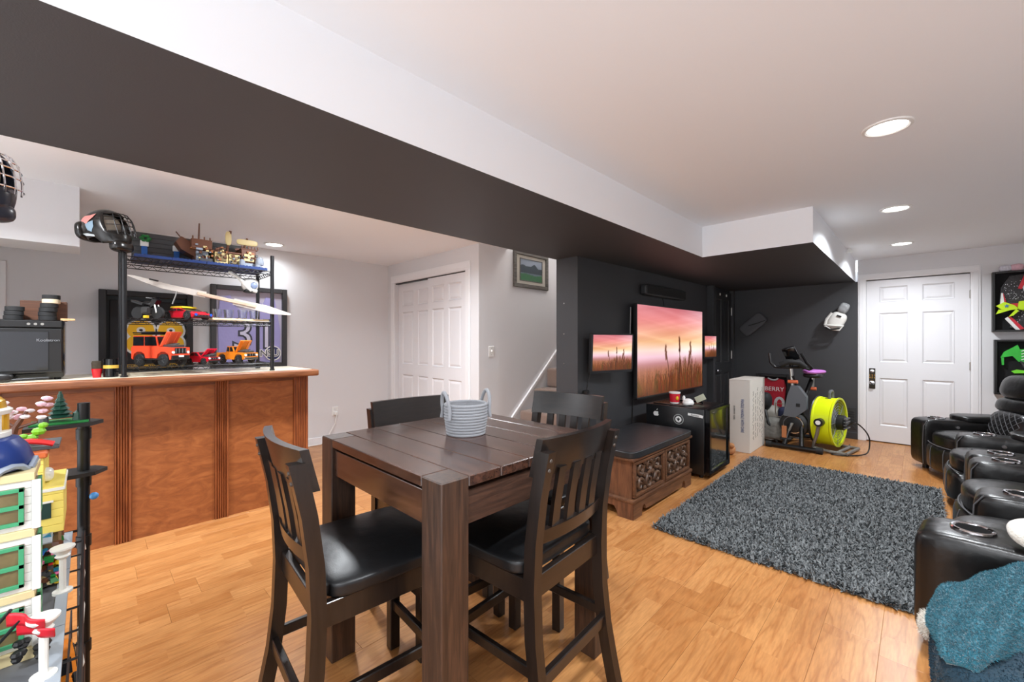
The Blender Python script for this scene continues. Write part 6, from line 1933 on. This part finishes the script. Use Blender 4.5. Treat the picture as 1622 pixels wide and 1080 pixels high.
for (x, y, k, w_) in pk_spots:
    o = puck0 if first else puck0.copy()
    if not first: COL.objects.link(o)
    first = False
    if w_ == 'cream':
        o.data = puck0.data.copy(); o.data.materials[0] = M_cpuck
    o.location = (x, y, top + 0.0255 * k)
    tag(o, {'cream': 'cream coloured hockey puck in the tall stack by the wooden block', 'top': 'black hockey puck topping the tall stack'}.get(w_, w_ + ' black hockey puck of the tall stack'), 'puck', 'hockey pucks on the wine cooler')
for k in range(3):
    o = puck0.copy(); COL.objects.link(o); o.location = (-3.72, -0.305 + 0.003 * k, top + 0.0255 * k)
    tag(o, ['bottom', 'middle', 'top'][k] + ' black hockey puck of the short stack', 'puck', 'hockey pucks on the wine cooler')
b = MB(); b.box(-3.90, -3.79, -0.285, -0.095, top, top + 0.12, bev=0.003)
tag(b.build('wooden_block', wood('dark walnut block', (66, 40, 26), (104, 64, 42), 'y', 5, 8, 0.5)), 'dark wooden block behind the pucks on the wine cooler', 'block')
b = MB(); b.prism([(-0.12, 0), (-0.06, 0.004), (-0.06, 0.014), (-0.12, 0.014)], -3.80, -3.70, 'yz', M=T(0, 0.0, top))
tag(b.build('wood_offcut', wood('pale pine', (214, 172, 120), (232, 196, 146)), smooth=0), 'small wood offcut at the corner of the wine cooler', 'wood')
t = thing('candle_jar', 'small red candle jar with black lid on the bar', 'jar', (-3.66, 0.035, CT))
b = MB(); b.lathe([(0.019, 0), (0.024, 0.045), (0.026, 0.055), (0.001, 0.056)], 18); b.build('red_cup', pm('red glass', (190, 24, 36), 0.25), t)
b = MB(); b.lathe([(0.024, 0.056), (0.025, 0.09), (0.022, 0.102), (0.001, 0.104)], 18); b.build('dark_top', pm('dried herbs', (54, 44, 30), 0.8, var=0.7, vscale=120), t)
t = thing('black_canister', 'black canister with gold band on the bar beside rack', 'canister', (-3.66, 0.098, CT))
b = MB(); b.lathe([(0.034, 0), (0.036, 0.003), (0.036, 0.112), (0.034, 0.115), (0.001, 0.115)], 24); b.build('can_body', M_blkgloss, t)
b = MB(); b.lathe([(0.0365, 0.055), (0.0365, 0.075), (0.036, 0.0752)], 24); b.build('gold_band', pm('gold paper', (206, 168, 70), 0.4), t)

# ------------------------------------------------------------------ goalie masks
def mask_shell(t, c, s, rz, col, tilt=0.0):
    """front toward local +y"""
    Mm = T(*c) @ Rz(rz) @ Matrix.Rotation(tilt, 4, 'X') @ Matrix.Scale(s, 4)
    b = MB()
    def fn(u, v):
        a = -PI * 0.5 + (u - 0.5) * 2 * PI * 0.96 + PI
        th = 0.06 + v * 2.2
        x = 0.115 * math.sin(th) * math.cos(a)
        y = 0.145 * math.sin(th) * math.sin(a)
        z = 0.135 * math.cos(th) - (0.05 * max(0, v - 0.6) * 2)
        return (x, y, z)
    b.grid(fn, 36, 18, M=Mm)
    return b, Mm
def goalie_mask(name, label, c, s, rz, col, cage, tilt=0.0, wedge=False):
    t = thing(name, label, 'mask', c, 0)
    Mm = T(*c) @ Rz(rz) @ Matrix.Rotation(tilt, 4, 'X') @ Matrix.Scale(s, 4)
    b = MB()
    # shell of revolution with a face opening at +y
    N, K = 40, 20
    vs = []
    for j in range(K + 1):
        th = 0.02 + 2.25 * j / K
        for i in range(N):
            a = 2 * PI * i / N
            x = 0.112 * math.sin(th) * math.cos(a)
            y = 0.145 * math.sin(th) * math.sin(a)
            z = 0.13 * math.cos(th)
            if th > 1.5 and y > 0: y += 0.05 * (th - 1.5); z -= 0.07 * (th - 1.5)
            vs.append((x, y, z))
    fs = []
    for j in range(K):
        for i in range(N):
            am = 2 * PI * (i + 0.5) / N
            thm = 0.02 + 2.25 * (j + 0.5) / K
            if 0.95 < thm < 1.85 and abs(am - PI / 2) < 0.95: continue
            fs.append((j * N + i, (j + 1) * N + i, (j + 1) * N + (i + 1) % N, j * N + (i + 1) % N))
    b._add(vs, fs, 0, Mm)
    sh = b.build('shell', col, t, world=True, smooth=60)
    so = sh.modifiers.new('thickness', 'SOLIDIFY'); so.thickness = 0.006
    # cage
    b = MB()
    for i in range(-2, 3):
        pts = []
        for q in range(9):
            th = 0.9 + 1.05 * q / 8
            a = PI / 2 + i * 0.32
            y = 0.155 * math.sin(th) * math.sin(a) + 0.02 + (0.05 * (th - 1.5) if th > 1.5 else 0)
            pts.append((0.118 * math.sin(th) * math.cos(a), y, 0.13 * math.cos(th) - (0.07 * (th - 1.5) if th > 1.5 else 0)))
        b.tube(pts, 0.0032, 6, M=Mm)
    for q in range(5):
        th = 0.95 + 0.22 * q
        pts = []
        for i in range(13):
            a = PI / 2 - 1.0 + 2.0 * i / 12
            y = 0.155 * math.sin(th) * math.sin(a) + 0.02 + (0.05 * (th - 1.5) if th > 1.5 else 0)
            pts.append((0.118 * math.sin(th) * math.cos(a), y, 0.13 * math.cos(th) - (0.07 * (th - 1.5) if th > 1.5 else 0)))
        b.tube(pts, 0.0032, 6, M=Mm)
    b.build('wire_cage', cage, t, world=True)
    b = MB(); b.puff(-0.07, 0.07, 0.06, 0.15, -0.19, -0.11, e=3, n=10, M=Mm); b.build('chin_guard', col, t, world=True, smooth=80)
    b = MB(); b.puff(-0.085, 0.085, -0.10, 0.07, -0.07, 0.10, e=2.4, n=12, M=Mm); b.build('foam_lining', pm('pale lining', (196, 190, 176), 0.8), t, world=True, smooth=80)
    b = MB(); b.puff(-0.09, 0.09, -0.165, -0.10, -0.08, 0.06, e=3, n=8, M=Mm); b.build('back_plate', col, t, world=True, smooth=80)
    return t, Mm
M_maskb = pm('painted black mask', (26, 25, 24), 0.22, var=0.5, vscale=14)
t, Mm = goalie_mask('black_goalie_mask', 'black goalie mask with pink bird painting on the rack post', (-3.60, 0.075, 1.98), 0.86, math.radians(-50), M_maskb, pm('black cage wire', (28, 28, 30), 0.4), tilt=0.12)
def shell_patch(name, poly, mat):
    cy_, cz_ = sum(p[0] for p in poly) / len(poly), sum(p[1] for p in poly) / len(poly)
    vs = []
    fs = []
    n = len(poly) * 3
    ring = []
    for i in range(len(poly)):
        p, q = poly[i], poly[(i + 1) % len(poly)]
        for k in range(3): ring.append((p[0] + (q[0] - p[0]) * k / 3, p[1] + (q[1] - p[1]) * k / 3))
    for r in (0.0, 0.25, 0.5, 0.75, 1.0):
        for (y, z) in ring:
            yy, zz = cy_ + (y - cy_) * r, cz_ + (z - cz_) * r
            vs.append((0.1165 * math.sqrt(max(0.02, 1 - (yy / 0.150) ** 2 - (zz / 0.135) ** 2)), yy, zz))
    for k in range(4):
        for i in range(n): fs.append((k * n + i, k * n + (i + 1) % n, (k + 1) * n + (i + 1) % n, (k + 1) * n + i))
    b = MB(); b._add(vs, fs, 0, Mm); b.build(name, mat, t, world=True, smooth=60)
shell_patch('bird_painting', [(-0.105, 0.045), (-0.05, 0.065), (0.0, 0.062), (0.04, 0.072), (0.028, 0.045), (0.0, 0.02), (-0.02, 0.0), (-0.045, 0.02)], pm('salmon paint', (206, 130, 124), 0.4))
shell_patch('wave_painting', [(-0.03, 0.0), (0.0, 0.012), (0.03, 0.02), (0.03, -0.02), (0.005, -0.055), (-0.02, -0.04)], pm('blue grey paint', (120, 142, 158), 0.4))
shell_patch('silver_streak', [(-0.09, -0.05), (-0.03, -0.06), (0.02, -0.075), (0.01, -0.085), (-0.06, -0.07)], pm('silver paint', (176, 182, 184), 0.3))
M_maskn = pm('navy mask shell', (44, 48, 62), 0.25)
t, Mm = goalie_mask('navy_goalie_mask', 'dark navy goalie mask with chrome cage hanging at the left edge', (-2.825, -0.352, 1.975), 1.05, math.radians(-55), M_maskn, M_chrome)
b = MB(); b.tube([(-2.825, -0.352, 2.10), (-2.825, -0.352, 2.325)], 0.006, 8); b.build('hanging_cord', M_blk, t, world=True)
b = MB(); b.lathe([(0.03, 0), (0.03, -0.008), (0.001, -0.01)], 14, M=T(-2.825, -0.352, ZC)); b.build('ceiling_hook', M_metal, t, world=True)

# ------------------------------------------------------------------ wire shelf with the toy brick town (left foreground)
SX0, SX1, SY0, SY1 = -1.98, -0.62, -0.50, -0.012
SZ = 0.655
sh = thing('toy_shelf', 'black wire shelf unit carrying the toy brick town', 'shelf', ((SX0 + SX1) / 2, (SY0 + SY1) / 2, 0))
for (x, y) in ((SX0, SY1), (SX0, SY0), (SX1, SY1), (SX1, SY0)):
    h = 1.075 if (x == SX0 and y == SY1) else 0.70
    b = MB(); b.cyl((x, y, 0.0), (x, y, h), 0.0155, n=14)
    for z in (0.25, 0.60, 0.80, 0.955):
        if z < h: b.cyl((x, y, z), (x, y, z + 0.035), 0.019, n=14)
    b.build('post', M_blkmet, sh, world=True)
def shelf_rails(z, h):
    b = MB()
    r = 0.0045
    for zz in (z, z - h):
        b.tube([(SX0, SY0, zz), (SX1, SY0, zz), (SX1, SY1, zz), (SX0, SY1, zz)], r, 8, closed=True)
    n = 8
    for k in range(n + 1):
        x = SX0 + (SX1 - SX0) * k / n
        b.cyl((x, SY1, z), (x, SY1, z - h), 0.003, n=6)
    for k in range(1, 12):
        x = SX0 + (SX1 - SX0) * k / 12
        b.cyl((x, SY0, z), (x, SY1, z), 0.0025, n=6)
    return b.build('wire_shelf', M_blkmet, sh, world=True)
shelf_rails(SZ, 0.05)
shelf_rails(0.28, 0.04)
b = MB(); b.box(SX0, SX1, SY1 - 0.030, SY1 - 0.026, 0.285, 0.40); b.build('side_mesh', pm('dark mesh', (40, 24, 18), 0.7), sh, world=True, smooth=0)
b = MB(); b.tube([(SX0 + 0.05 + k * 0.06, SY1 + 0.004 * math.sin(k * 1.7), SZ - 0.02 - 0.012 * math.sin(k * 2.3)) for k in range(22)], 0.0025, 6)
tag(b.build('light_string', pm('pale wire', (196, 190, 180), 0.5)), 'thin pale wire light string along the toy shelf edge', 'string light')
# clip-on trays on the tall corner post
for (z, y1, y0, nm) in ((1.003, 0.035, -0.14, 'upper'), (0.84, 0.045, -0.10, 'lower')):
    b = MB(); b.prism([(SX0 - 0.06, y0), (SX0 + 0.07, y0), (SX0 + 0.05, y1 - 0.03), (SX0 + 0.0, y1), (SX0 - 0.05, y1 - 0.03)], z, z + 0.012, 'xy'); b.build('corner_tray', M_blk, sh, world=True, smooth=0)
b = MB(); b.ell((SX0 + 0.02, 0.012, 0.765), (0.012, 0.012, 0.012), 12)
tag(b.build('blue_bead', pm('sky blue bead', (80, 150, 220), 0.3)), 'small blue bead stuck to the black shelf post', 'bead')

# road plates
M_road = pm('dark bluish grey plate', (92, 94, 98), 0.4)
M_kerb = pm('light bluish grey plate', (156, 164, 172), 0.4)
RZ = SZ + 0.0025
for k in range(4):
    x0 = SX0 + 0.03 + k * 0.315
    t = thing('road_plate', ['grey toy road plate farthest along the shelf', 'second grey toy road plate from the far post', 'grey toy road plate beside the white building', 'grey toy road plate nearest the camera'][k], 'toy plate', (x0, -0.2, RZ), group='road plates')
    b = MB(); b.box(x0, x0 + 0.312, -0.36, -0.036, RZ, RZ + 0.006, bev=0.0006); b.build('road', M_road, t, world=True)
    b = MB(); b.box(x0, x0 + 0.312, -0.056, -0.036, RZ + 0.006, RZ + 0.0095, bev=0.0006); b.build('kerb_strip', M_kerb, t, world=True)
RT = RZ + 0.006
# helpers for brick buildings
M_wht = pm('white brick', (232, 232, 226), 0.35)
M_yel = pm('light yellow brick', (238, 218, 110), 0.38)
M_snd = pm('sand green window', (62, 150, 104), 0.38)
M_tanb = pm('tan brick band', (214, 198, 150), 0.4)
M_gold = pm('pearl gold brick', (206, 156, 30), 0.25, 0.3)
M_dbl = pm('dark blue brick', (28, 52, 116), 0.3)
M_dgn = pm('dark green pane', (20, 56, 52), 0.3)
M_orr = pm('terracotta brick', (200, 100, 50), 0.4)
# ---- white corner building
WX0, WX1, WY0, WY1 = -1.37, -1.24, -0.34, -0.078
t = thing('white_brick_building', 'tall white toy brick building with green windows and gold dome', 'toy building', ((WX0 + WX1) / 2, (WY0 + WY1) / 2, RT))
b = MB(); b.box(WX0 - 0.01, WX1 + 0.01, WY0 - 0.01, WY1 + 0.006, RT, RT + 0.02, bev=0.001); b.build('plinth', M_tanb, t, world=True)
levels = [(RT + 0.02, RT + 0.115), (RT + 0.13, RT + 0.235), (RT + 0.25, RT + 0.345)]
for i, (za, zb) in enumerate(levels):
    nb = 6
    for k in range(nb):
        h0, h1 = za + (zb - za) * k / nb, za + (zb - za) * (k + 1) / nb
        b = MB(); b.box(WX0, WX1, WY0, WY1, h0 + 0.0003, h1 - 0.0003, bev=0.0009); b.build('brick_course', M_wht, t, world=True)
    b = MB(); b.box(WX0 - 0.003, WX1 + 0.004, WY0 - 0.003, WY1 + 0.004, zb, zb + 0.015, bev=0.001); b.build('string_course', M_tanb, t, world=True)
    def window(px, py, along, za, zb, w):
        m_ = T(px, py, 0) @ (Rz(0) if along == 'y' else Rz(PI / 2))
        q = MB(); q.box(0.0, 0.004, -w / 2, w / 2, za, zb, M=m_); fr_ = q.build('window', pm('tan window pane', (110, 96, 62), 0.35, var=0.5, vscale=40), t, world=True, smooth=0)
        for a in ((-w / 2, -w / 2 + 0.007, za, zb), (w / 2 - 0.007, w / 2, za, zb), (-w / 2, w / 2, za, za + 0.007), (-w / 2, w / 2, zb - 0.007, zb), (-w / 2, w / 2, (za + zb) / 2 - 0.004, (za + zb) / 2 + 0.004)):
            q = MB(); q.box(0.003, 0.009, a[0], a[1], a[2], a[3], bev=0.0006, M=m_); o = q.build('window_bar', M_snd, t, world=True); o.parent = fr_
    for yy in (-0.115, -0.20, -0.285):
        window(WX1, yy, 'y', za + 0.012, zb - 0.012, 0.055)
    for xx in (-1.305,):
        window(xx, WY1, 'x', za + 0.012, zb - 0.012, 0.05)
    for k in range(4):
        b = MB(); b.box(WX1, WX1 + 0.006, -0.072 - 0.085 * k - 0.006, -0.072 - 0.085 * k + 0.006, za, zb, bev=0.001); b.build('pilaster', M_wht, t, world=True)
zt = RT + 0.36
b = MB(); b.lathe([(0.07, 0), (0.083, 0.004), (0.086, 0.02), (0.078, 0.045), (0.066, 0.062), (0.055, 0.066)], 32, M=T(WX1 - 0.07, -0.165, zt)); b.build('blue_roof', M_dbl, t, world=True)
for k in range(8):
    a = k * PI / 4
    b = MB(); b.tube([(WX1 - 0.07 + 0.087 * math.cos(a + s * 0.35), -0.165 + 0.087 * math.sin(a + s * 0.35), zt + 0.014 * (1 - s * s)) for s in (-1, -0.5, 0, 0.5, 1)], 0.006, 6); b.build('grey_arch', M_mgr, t, world=True)
b = MB(); b.lathe([(0.053, 0), (0.056, 0.004), (0.056, 0.012), (0.05, 0.014)], 28, M=T(WX1 - 0.07, -0.165, zt + 0.064)); b.build('balcony_ring', M_wht, t, world=True)
for k in range(8):
    a = k * PI / 4 + 0.2
    b = MB(); b.cyl((WX1 - 0.07 + 0.046 * math.cos(a), -0.165 + 0.046 * math.sin(a), zt + 0.076), (WX1 - 0.07 + 0.046 * math.cos(a), -0.165 + 0.046 * math.sin(a), zt + 0.112), 0.007, n=8); b.build('column', M_wht if k % 2 else M_gold, t, world=True)
b = MB(); b.lathe([(0.02, 0.0), (0.024, 0.02), (0.014, 0.036), (0.001, 0.037)], 16, M=T(WX1 - 0.07, -0.165, zt + 0.076)); b.build('gold_statue', M_gold, t, world=True)
b = MB(); b.lathe([(0.056, 0), (0.058, 0.008), (0.053, 0.012)], 28, M=T(WX1 - 0.07, -0.165, zt + 0.112)); b.build('cornice_ring', M_wht, t, world=True)
b = MB(); b.lathe([(0.05, 0), (0.048, 0.014), (0.036, 0.028), (0.014, 0.036), (0.005, 0.042), (0.004, 0.07), (0.001, 0.074)], 28, M=T(WX1 - 0.07, -0.165, zt + 0.124)); b.build('gold_dome', M_gold, t, world=True)
for (yy, zz) in ((-0.25, 0.15), (-0.27, 0.17), (-0.23, 0.16)):
    b = MB(); b.lathe([(0.022, 0), (0.024, 0.02), (0.012, 0.035), (0.016, 0.045), (0.001, 0.075)], 12, M=T(-1.34, yy + 0.06, zt + zz - 0.12)); b.box(-1.36, -1.32, yy + 0.04, yy + 0.08, zt - 0.0, zt + zz - 0.12); b.build('white_turret', M_wht, t, world=True)

# ---- yellow building behind it
YX0, YX1, YY0, YY1 = -1.80, -1.60, -0.30, -0.046
t = thing('yellow_brick_building', 'pale yellow toy brick house with terracotta roof', 'toy building', ((YX0 + YX1) / 2, (YY0 + YY1) / 2, RT))
nb = 10
for k in range(nb):
    za, zb = RT + 0.12 + 0.2 * k / nb, RT + 0.12 + 0.2 * (k + 1) / nb
    y1 = YY1 if k < 6 else YY1 - 0.035
    b = MB(); b.box(YX0, YX1, YY0, y1, za + 0.0003, zb - 0.0003, bev=0.0009); b.build('brick_course', M_yel, t, world=True)
b = MB(); b.box(YX0 + 0.01, YX1 - 0.012, YY0, YY1 - 0.01, RT, RT + 0.12); b.build('shop_front', pm('dark tan brick', (120, 102, 66)), t, world=True, smooth=0)
b = MB(); b.box(YX0, YX1 + 0.003, YY0, YY1 + 0.003, RT + 0.228, RT + 0.236, bev=0.001); b.build('white_ledge', M_wht, t, world=True)
b = MB(); b.box(YX0, YX1 + 0.012, YY0, YY1 - 0.028, RT + 0.318, RT + 0.332, bev=0.003); b.build('tile_roof', M_orr, t, world=True)
for (yy, za, zb) in ((-0.165, 0.15, 0.195), (-0.09, 0.16, 0.20), (-0.15, 0.25, 0.30)):
    b = MB(); b.box(YX1, YX1 + 0.004, yy - 0.022, yy + 0.022, RT + za, RT + zb, bev=0.0006); w_ = b.build('window', M_dgn, t, world=True)
    b = MB(); b.box(YX1 + 0.001, YX1 + 0.006, yy - 0.026, yy + 0.026, RT + zb, RT + zb + 0.005, bev=0.0006); o = b.build('lintel', M_wht, t, world=True); o.parent = w_
for k in range(4):
    b = MB(); b.box(YX1 - 0.004, YX1 + 0.03, -0.29 + 0.06 * k, -0.245 + 0.06 * k, 0, 0.004, M=T(0, 0, RT + 0.118) @ T(YX1, 0, 0) @ Matrix.Rotation(0.5, 4, 'Y') @ T(-YX1, 0, 0)); b.build('awning', M_kerb if k % 2 else M_tanb, t, world=True, smooth=0)
b = MB(); b.box(YX1, YX1 + 0.02, -0.215, -0.19, RT + 0.185, RT + 0.195, bev=0.003); b.build('window_box', pm('toy red', (214, 40, 40), 0.4), t, world=True)
b = MB(); b.box(YX1, YX1 + 0.018, -0.22, -0.185, RT + 0.165, RT + 0.185, bev=0.004); b.build('window_plants', M_grn, t, world=True)
b = MB(); b.puff(YX1 - 0.10, YX1 - 0.05, -0.10, -0.066, RT + 0.24, RT + 0.275, e=3, n=8); b.build('roof_cat', M_wht, t, world=True, smooth=80)

# ---- roof garden scenery on and behind the yellow house
t = thing('brick_pine_scene', 'dark green toy pine tree scene on the upper black tray', 'toy tree', (SX0 - 0.01, -0.06, 1.015))
b = MB(); b.box(-0.05, 0.05, -0.07, 0.06, 0, 0.006, bev=0.001); b.build('green_base', M_grn, t)
M_pine = pm('dark pine brick', (26, 66, 52), 0.45)
b = MB()
for k in range(6):
    r = 0.034 * (1 - k / 6.5)
    b.lathe([(0.006, 0.028 + k * 0.013), (r, 0.018 + k * 0.013), (r * 0.5, 0.030 + k * 0.013), (0.004, 0.036 + k * 0.013)], 7)
b.build('pine_tree', M_pine, t).location = (0.0, -0.005, 0)
b = MB(); b.lathe([(0.014, 0.006), (0.012, 0.03), (0.001, 0.04)], 8, M=T(0.01, 0.035, 0)); b.build('bush', M_pine, t)
b = MB(); b.lathe([(0.012, 0.006), (0.010, 0.026), (0.001, 0.032)], 8, M=T(0.02, -0.04, 0)); b.build('bush', M_dgr, t)
t = thing('brick_garden', 'red and green toy brick garden on the yellow house roof', 'toy garden', (-1.70, -0.105, RT + 0.332))
b = MB(); b.box(-0.08, 0.07, -0.1, 0.05, 0, 0.006, bev=0.001); b.build('garden_base', M_dgr, t)
b = MB(); b.tube([(0.06, -0.06 + 0.02 * k, 0.012 + 0.014 * math.sin(PI * k / 5)) for k in range(6)], 0.007, 6); b.build('red_bridge', pm('toy red', (214, 40, 40)), t)
b = MB()
for (y, z, r) in ((0.0, 0.03, 0.012), (0.012, 0.045, 0.014), (0.02, 0.06, 0.010), (-0.015, 0.035, 0.009)): b.ell((0.03, y, z), (r, r, r * 0.8), 8)
b.build('lime_bush', pm('lime brick', (128, 196, 40), 0.4), t)
b = MB(); b.prism([(-0.10, 0.0), (-0.04, 0.0), (-0.07, 0.035)], -0.05, 0.05, 'yz'); b.build('orange_roof', M_orr, t, smooth=0)
t = thing('cherry_blossom_model', 'toy brick cherry tree with pink and white blossom', 'toy tree', (-1.76, -0.150, RT + 0.332))
b = MB(); b.tube([(0, 0, 0), (0.005, 0.01, 0.05), (0.0, 0.03, 0.09)], [0.009, 0.007, 0.004], 8); b.tube([(0.004, 0.008, 0.045), (0.01, 0.05, 0.06)], 0.004, 6); b.tube([(0.004, 0.008, 0.05), (0.0, -0.03, 0.09)], 0.004, 6); b.build('trunk', M_brn, t)
rr3 = random.Random(2)
for k in range(26):
    y, z = rr3.uniform(-0.06, 0.07), rr3.uniform(0.055, 0.125)
    b = MB(); b.ell((rr3.uniform(-0.03, 0.03), y, z), (0.009, 0.011, 0.006), 7); b.build('blossom', pm('pink blossom', (226, 184, 196), 0.5) if k % 2 else pm('white blossom', (238, 228, 230), 0.5), t)

# ---- street lamps, flags, figures
def lamp(label, x, y):
    t = thing('toy_street_lamp', label, 'toy lamp', (x, y, RT), group='toy street lamps')
    b = MB(); b.lathe([(0.018, 0), (0.018, 0.006), (0.008, 0.008)], 16); b.build('base', M_wht, t)
    b = MB(); b.cyl((0, 0, 0.006), (0, 0, 0.085), 0.0065, n=10); b.build('pole', M_wht, t)
    b = MB(); b.lathe([(0.008, 0.083), (0.014, 0.09), (0.010, 0.094), (0.022, 0.108), (0.022, 0.112), (0.001, 0.114)], 16); b.build('lamp_head', M_wht, t)
    return t
lamp('white toy street lamp standing before the yellow house', -1.50, -0.045)
lamp('white toy street lamp nearest the camera beside the red flags', -1.145, -0.058)
t = thing('flag_model', 'red toy flags on black poles over the toy street', 'toy flag', (-1.20, -0.11, RT))
M_flag = pm('bright red plastic', (216, 30, 48), 0.35)
for (dy, dz) in ((0.0, 0.0), (0.012, -0.022)):
    b = MB(); b.cyl((-1.23, -0.155 + dy, RT + 0.02 + dz + 0.022), (-1.16, -0.098 + dy, RT + 0.135 + dz), 0.003, n=8); b.build('flag_pole', M_blk, t, world=True)
    b = MB()
    b.grid(lambda u, v: (-1.165 + 0.05 * u - 0.01 * v, -0.103 + dy + 0.05 * u + 0.006 * math.sin(6 * u), RT + 0.13 + dz - 0.028 * v * (1 - 0.3 * u) - 0.01 * u), 8, 4)
    o = b.build('flag_cloth', M_flag, t, world=True); so = o.modifiers.new('thickness', 'SOLIDIFY'); so.thickness = 0.002
b = MB(); b.box(-1.225, -1.205, -0.16, -0.14, RT, RT + 0.06, bev=0.002); b.build('flag_base', M_dgr, t, world=True)
t = thing('black_tree_model', 'small black toy shrub on the toy road plate', 'toy tree', (-1.30, -0.045 - 0.06, RT))
b = MB()
for k in range(16): b.ell((rr3.uniform(-0.02, 0.02), rr3.uniform(-0.02, 0.02), 0.012 + rr3.uniform(0, 0.035)), (0.008, 0.008, 0.007), 7)
b.build('shrub', M_blk, t)
t.location = (-1.205, -0.075, RT)
cols = [pm('toy red', (214, 40, 40)), M_blu, M_grn, pm('yellow brick', (240, 200, 40)), M_blk, M_brn, pm('toy teal', (24, 110, 140), 0.4), pm('pink brick', (236, 120, 170), 0.4), M_tan, M_dgr]
cn = ['red', 'blue', 'green', 'yellow', 'black', 'brown', 'teal', 'pink', 'tan', 'dark grey']
seen = {}
for k in range(20):
    x, y = -1.60 - 0.02 * k * 0.8, -0.062 - 0.022 * (k % 3)
    c, c2 = k % 10, (k + 3 + 4 * (k // 10)) % 10
    t = thing('toy_figure', '%s and %s toy figure in the crowd beneath the yellow house' % (cn[c], cn[c2]), 'toy figure', (x, y, RT), rr3.uniform(0, 6), 'toy figures on the road plate')
    b = MB(); b.box(-0.008, 0.008, -0.005, 0.005, 0, 0.016, bev=0.001); b.build('legs', cols[c], t)
    b = MB(); b.prism([(-0.009, 0.016), (0.009, 0.016), (0.006, 0.031), (-0.006, 0.031)], -0.005, 0.005, 'xz'); b.build('torso', cols[c2], t, smooth=0)
    b = MB(); b.lathe([(0.004, 0.031), (0.0055, 0.033), (0.0055, 0.041), (0.003, 0.043), (0.001, 0.043)], 10); b.build('head', pm('yellow brick', (240, 200, 40)) if k % 3 else cols[(c + 4) % 10], t)

rr4 = random.Random(12)
b = MB()
for k in range(110):
    x, y = rr4.uniform(-1.598, -1.55), rr4.uniform(-0.115, -0.044)
    z = RT + rr4.uniform(0, 0.115) * (1 - (x + 1.598) / 0.06)
    s = rr4.uniform(0.004, 0.009)
    b.box(-s, s, -s * 0.8, s * 0.8, 0, s * 1.3, mi=k % 10, M=T(x, y, z) @ Matrix.Rotation(rr4.uniform(0, 6), 4, 'Z') @ Matrix.Rotation(rr4.uniform(-0.5, 0.5), 4, 'X'))
o = tag(b.build('toy_brick_heap', cols, smooth=0, merge=False), 'jumbled heap of small colourful toy bricks before the yellow house', 'toy bricks'); o['kind'] = 'stuff'
# ---- model cars on the lower wire shelf
toy_car('silver_model_car', 'silver model car on the shelf under the toy road', (-1.42, -0.085, 0.283), 0.1, 0.32, 0.13, pm('silver brick', (176, 182, 190), 0.25, 0.5), 0.025, 0.11, (-0.12, -0.05, 0.03, 0.09), 0.042, style='sport')
toy_car('red_model_car', 'red model car on the shelf nearest the camera', (-1.06, -0.085, 0.283), 0.1, 0.28, 0.12, pm('toy red', (214, 40, 40)), 0.02, 0.10, (-0.1, -0.04, 0.03, 0.08), 0.036, style='sport')
toy_car('orange_model_car', 'orange model car on the shelf below the yellow house', (-1.76, -0.085, 0.283), 0.1, 0.28, 0.12, M_orb, 0.02, 0.10, (-0.1, -0.04, 0.03, 0.08), 0.036, style='sport')
for n_ in ('silver_model_car', 'red_model_car', 'orange_model_car'):
    bpy.data.objects[n_]['group'] = 'model cars under the toy town'
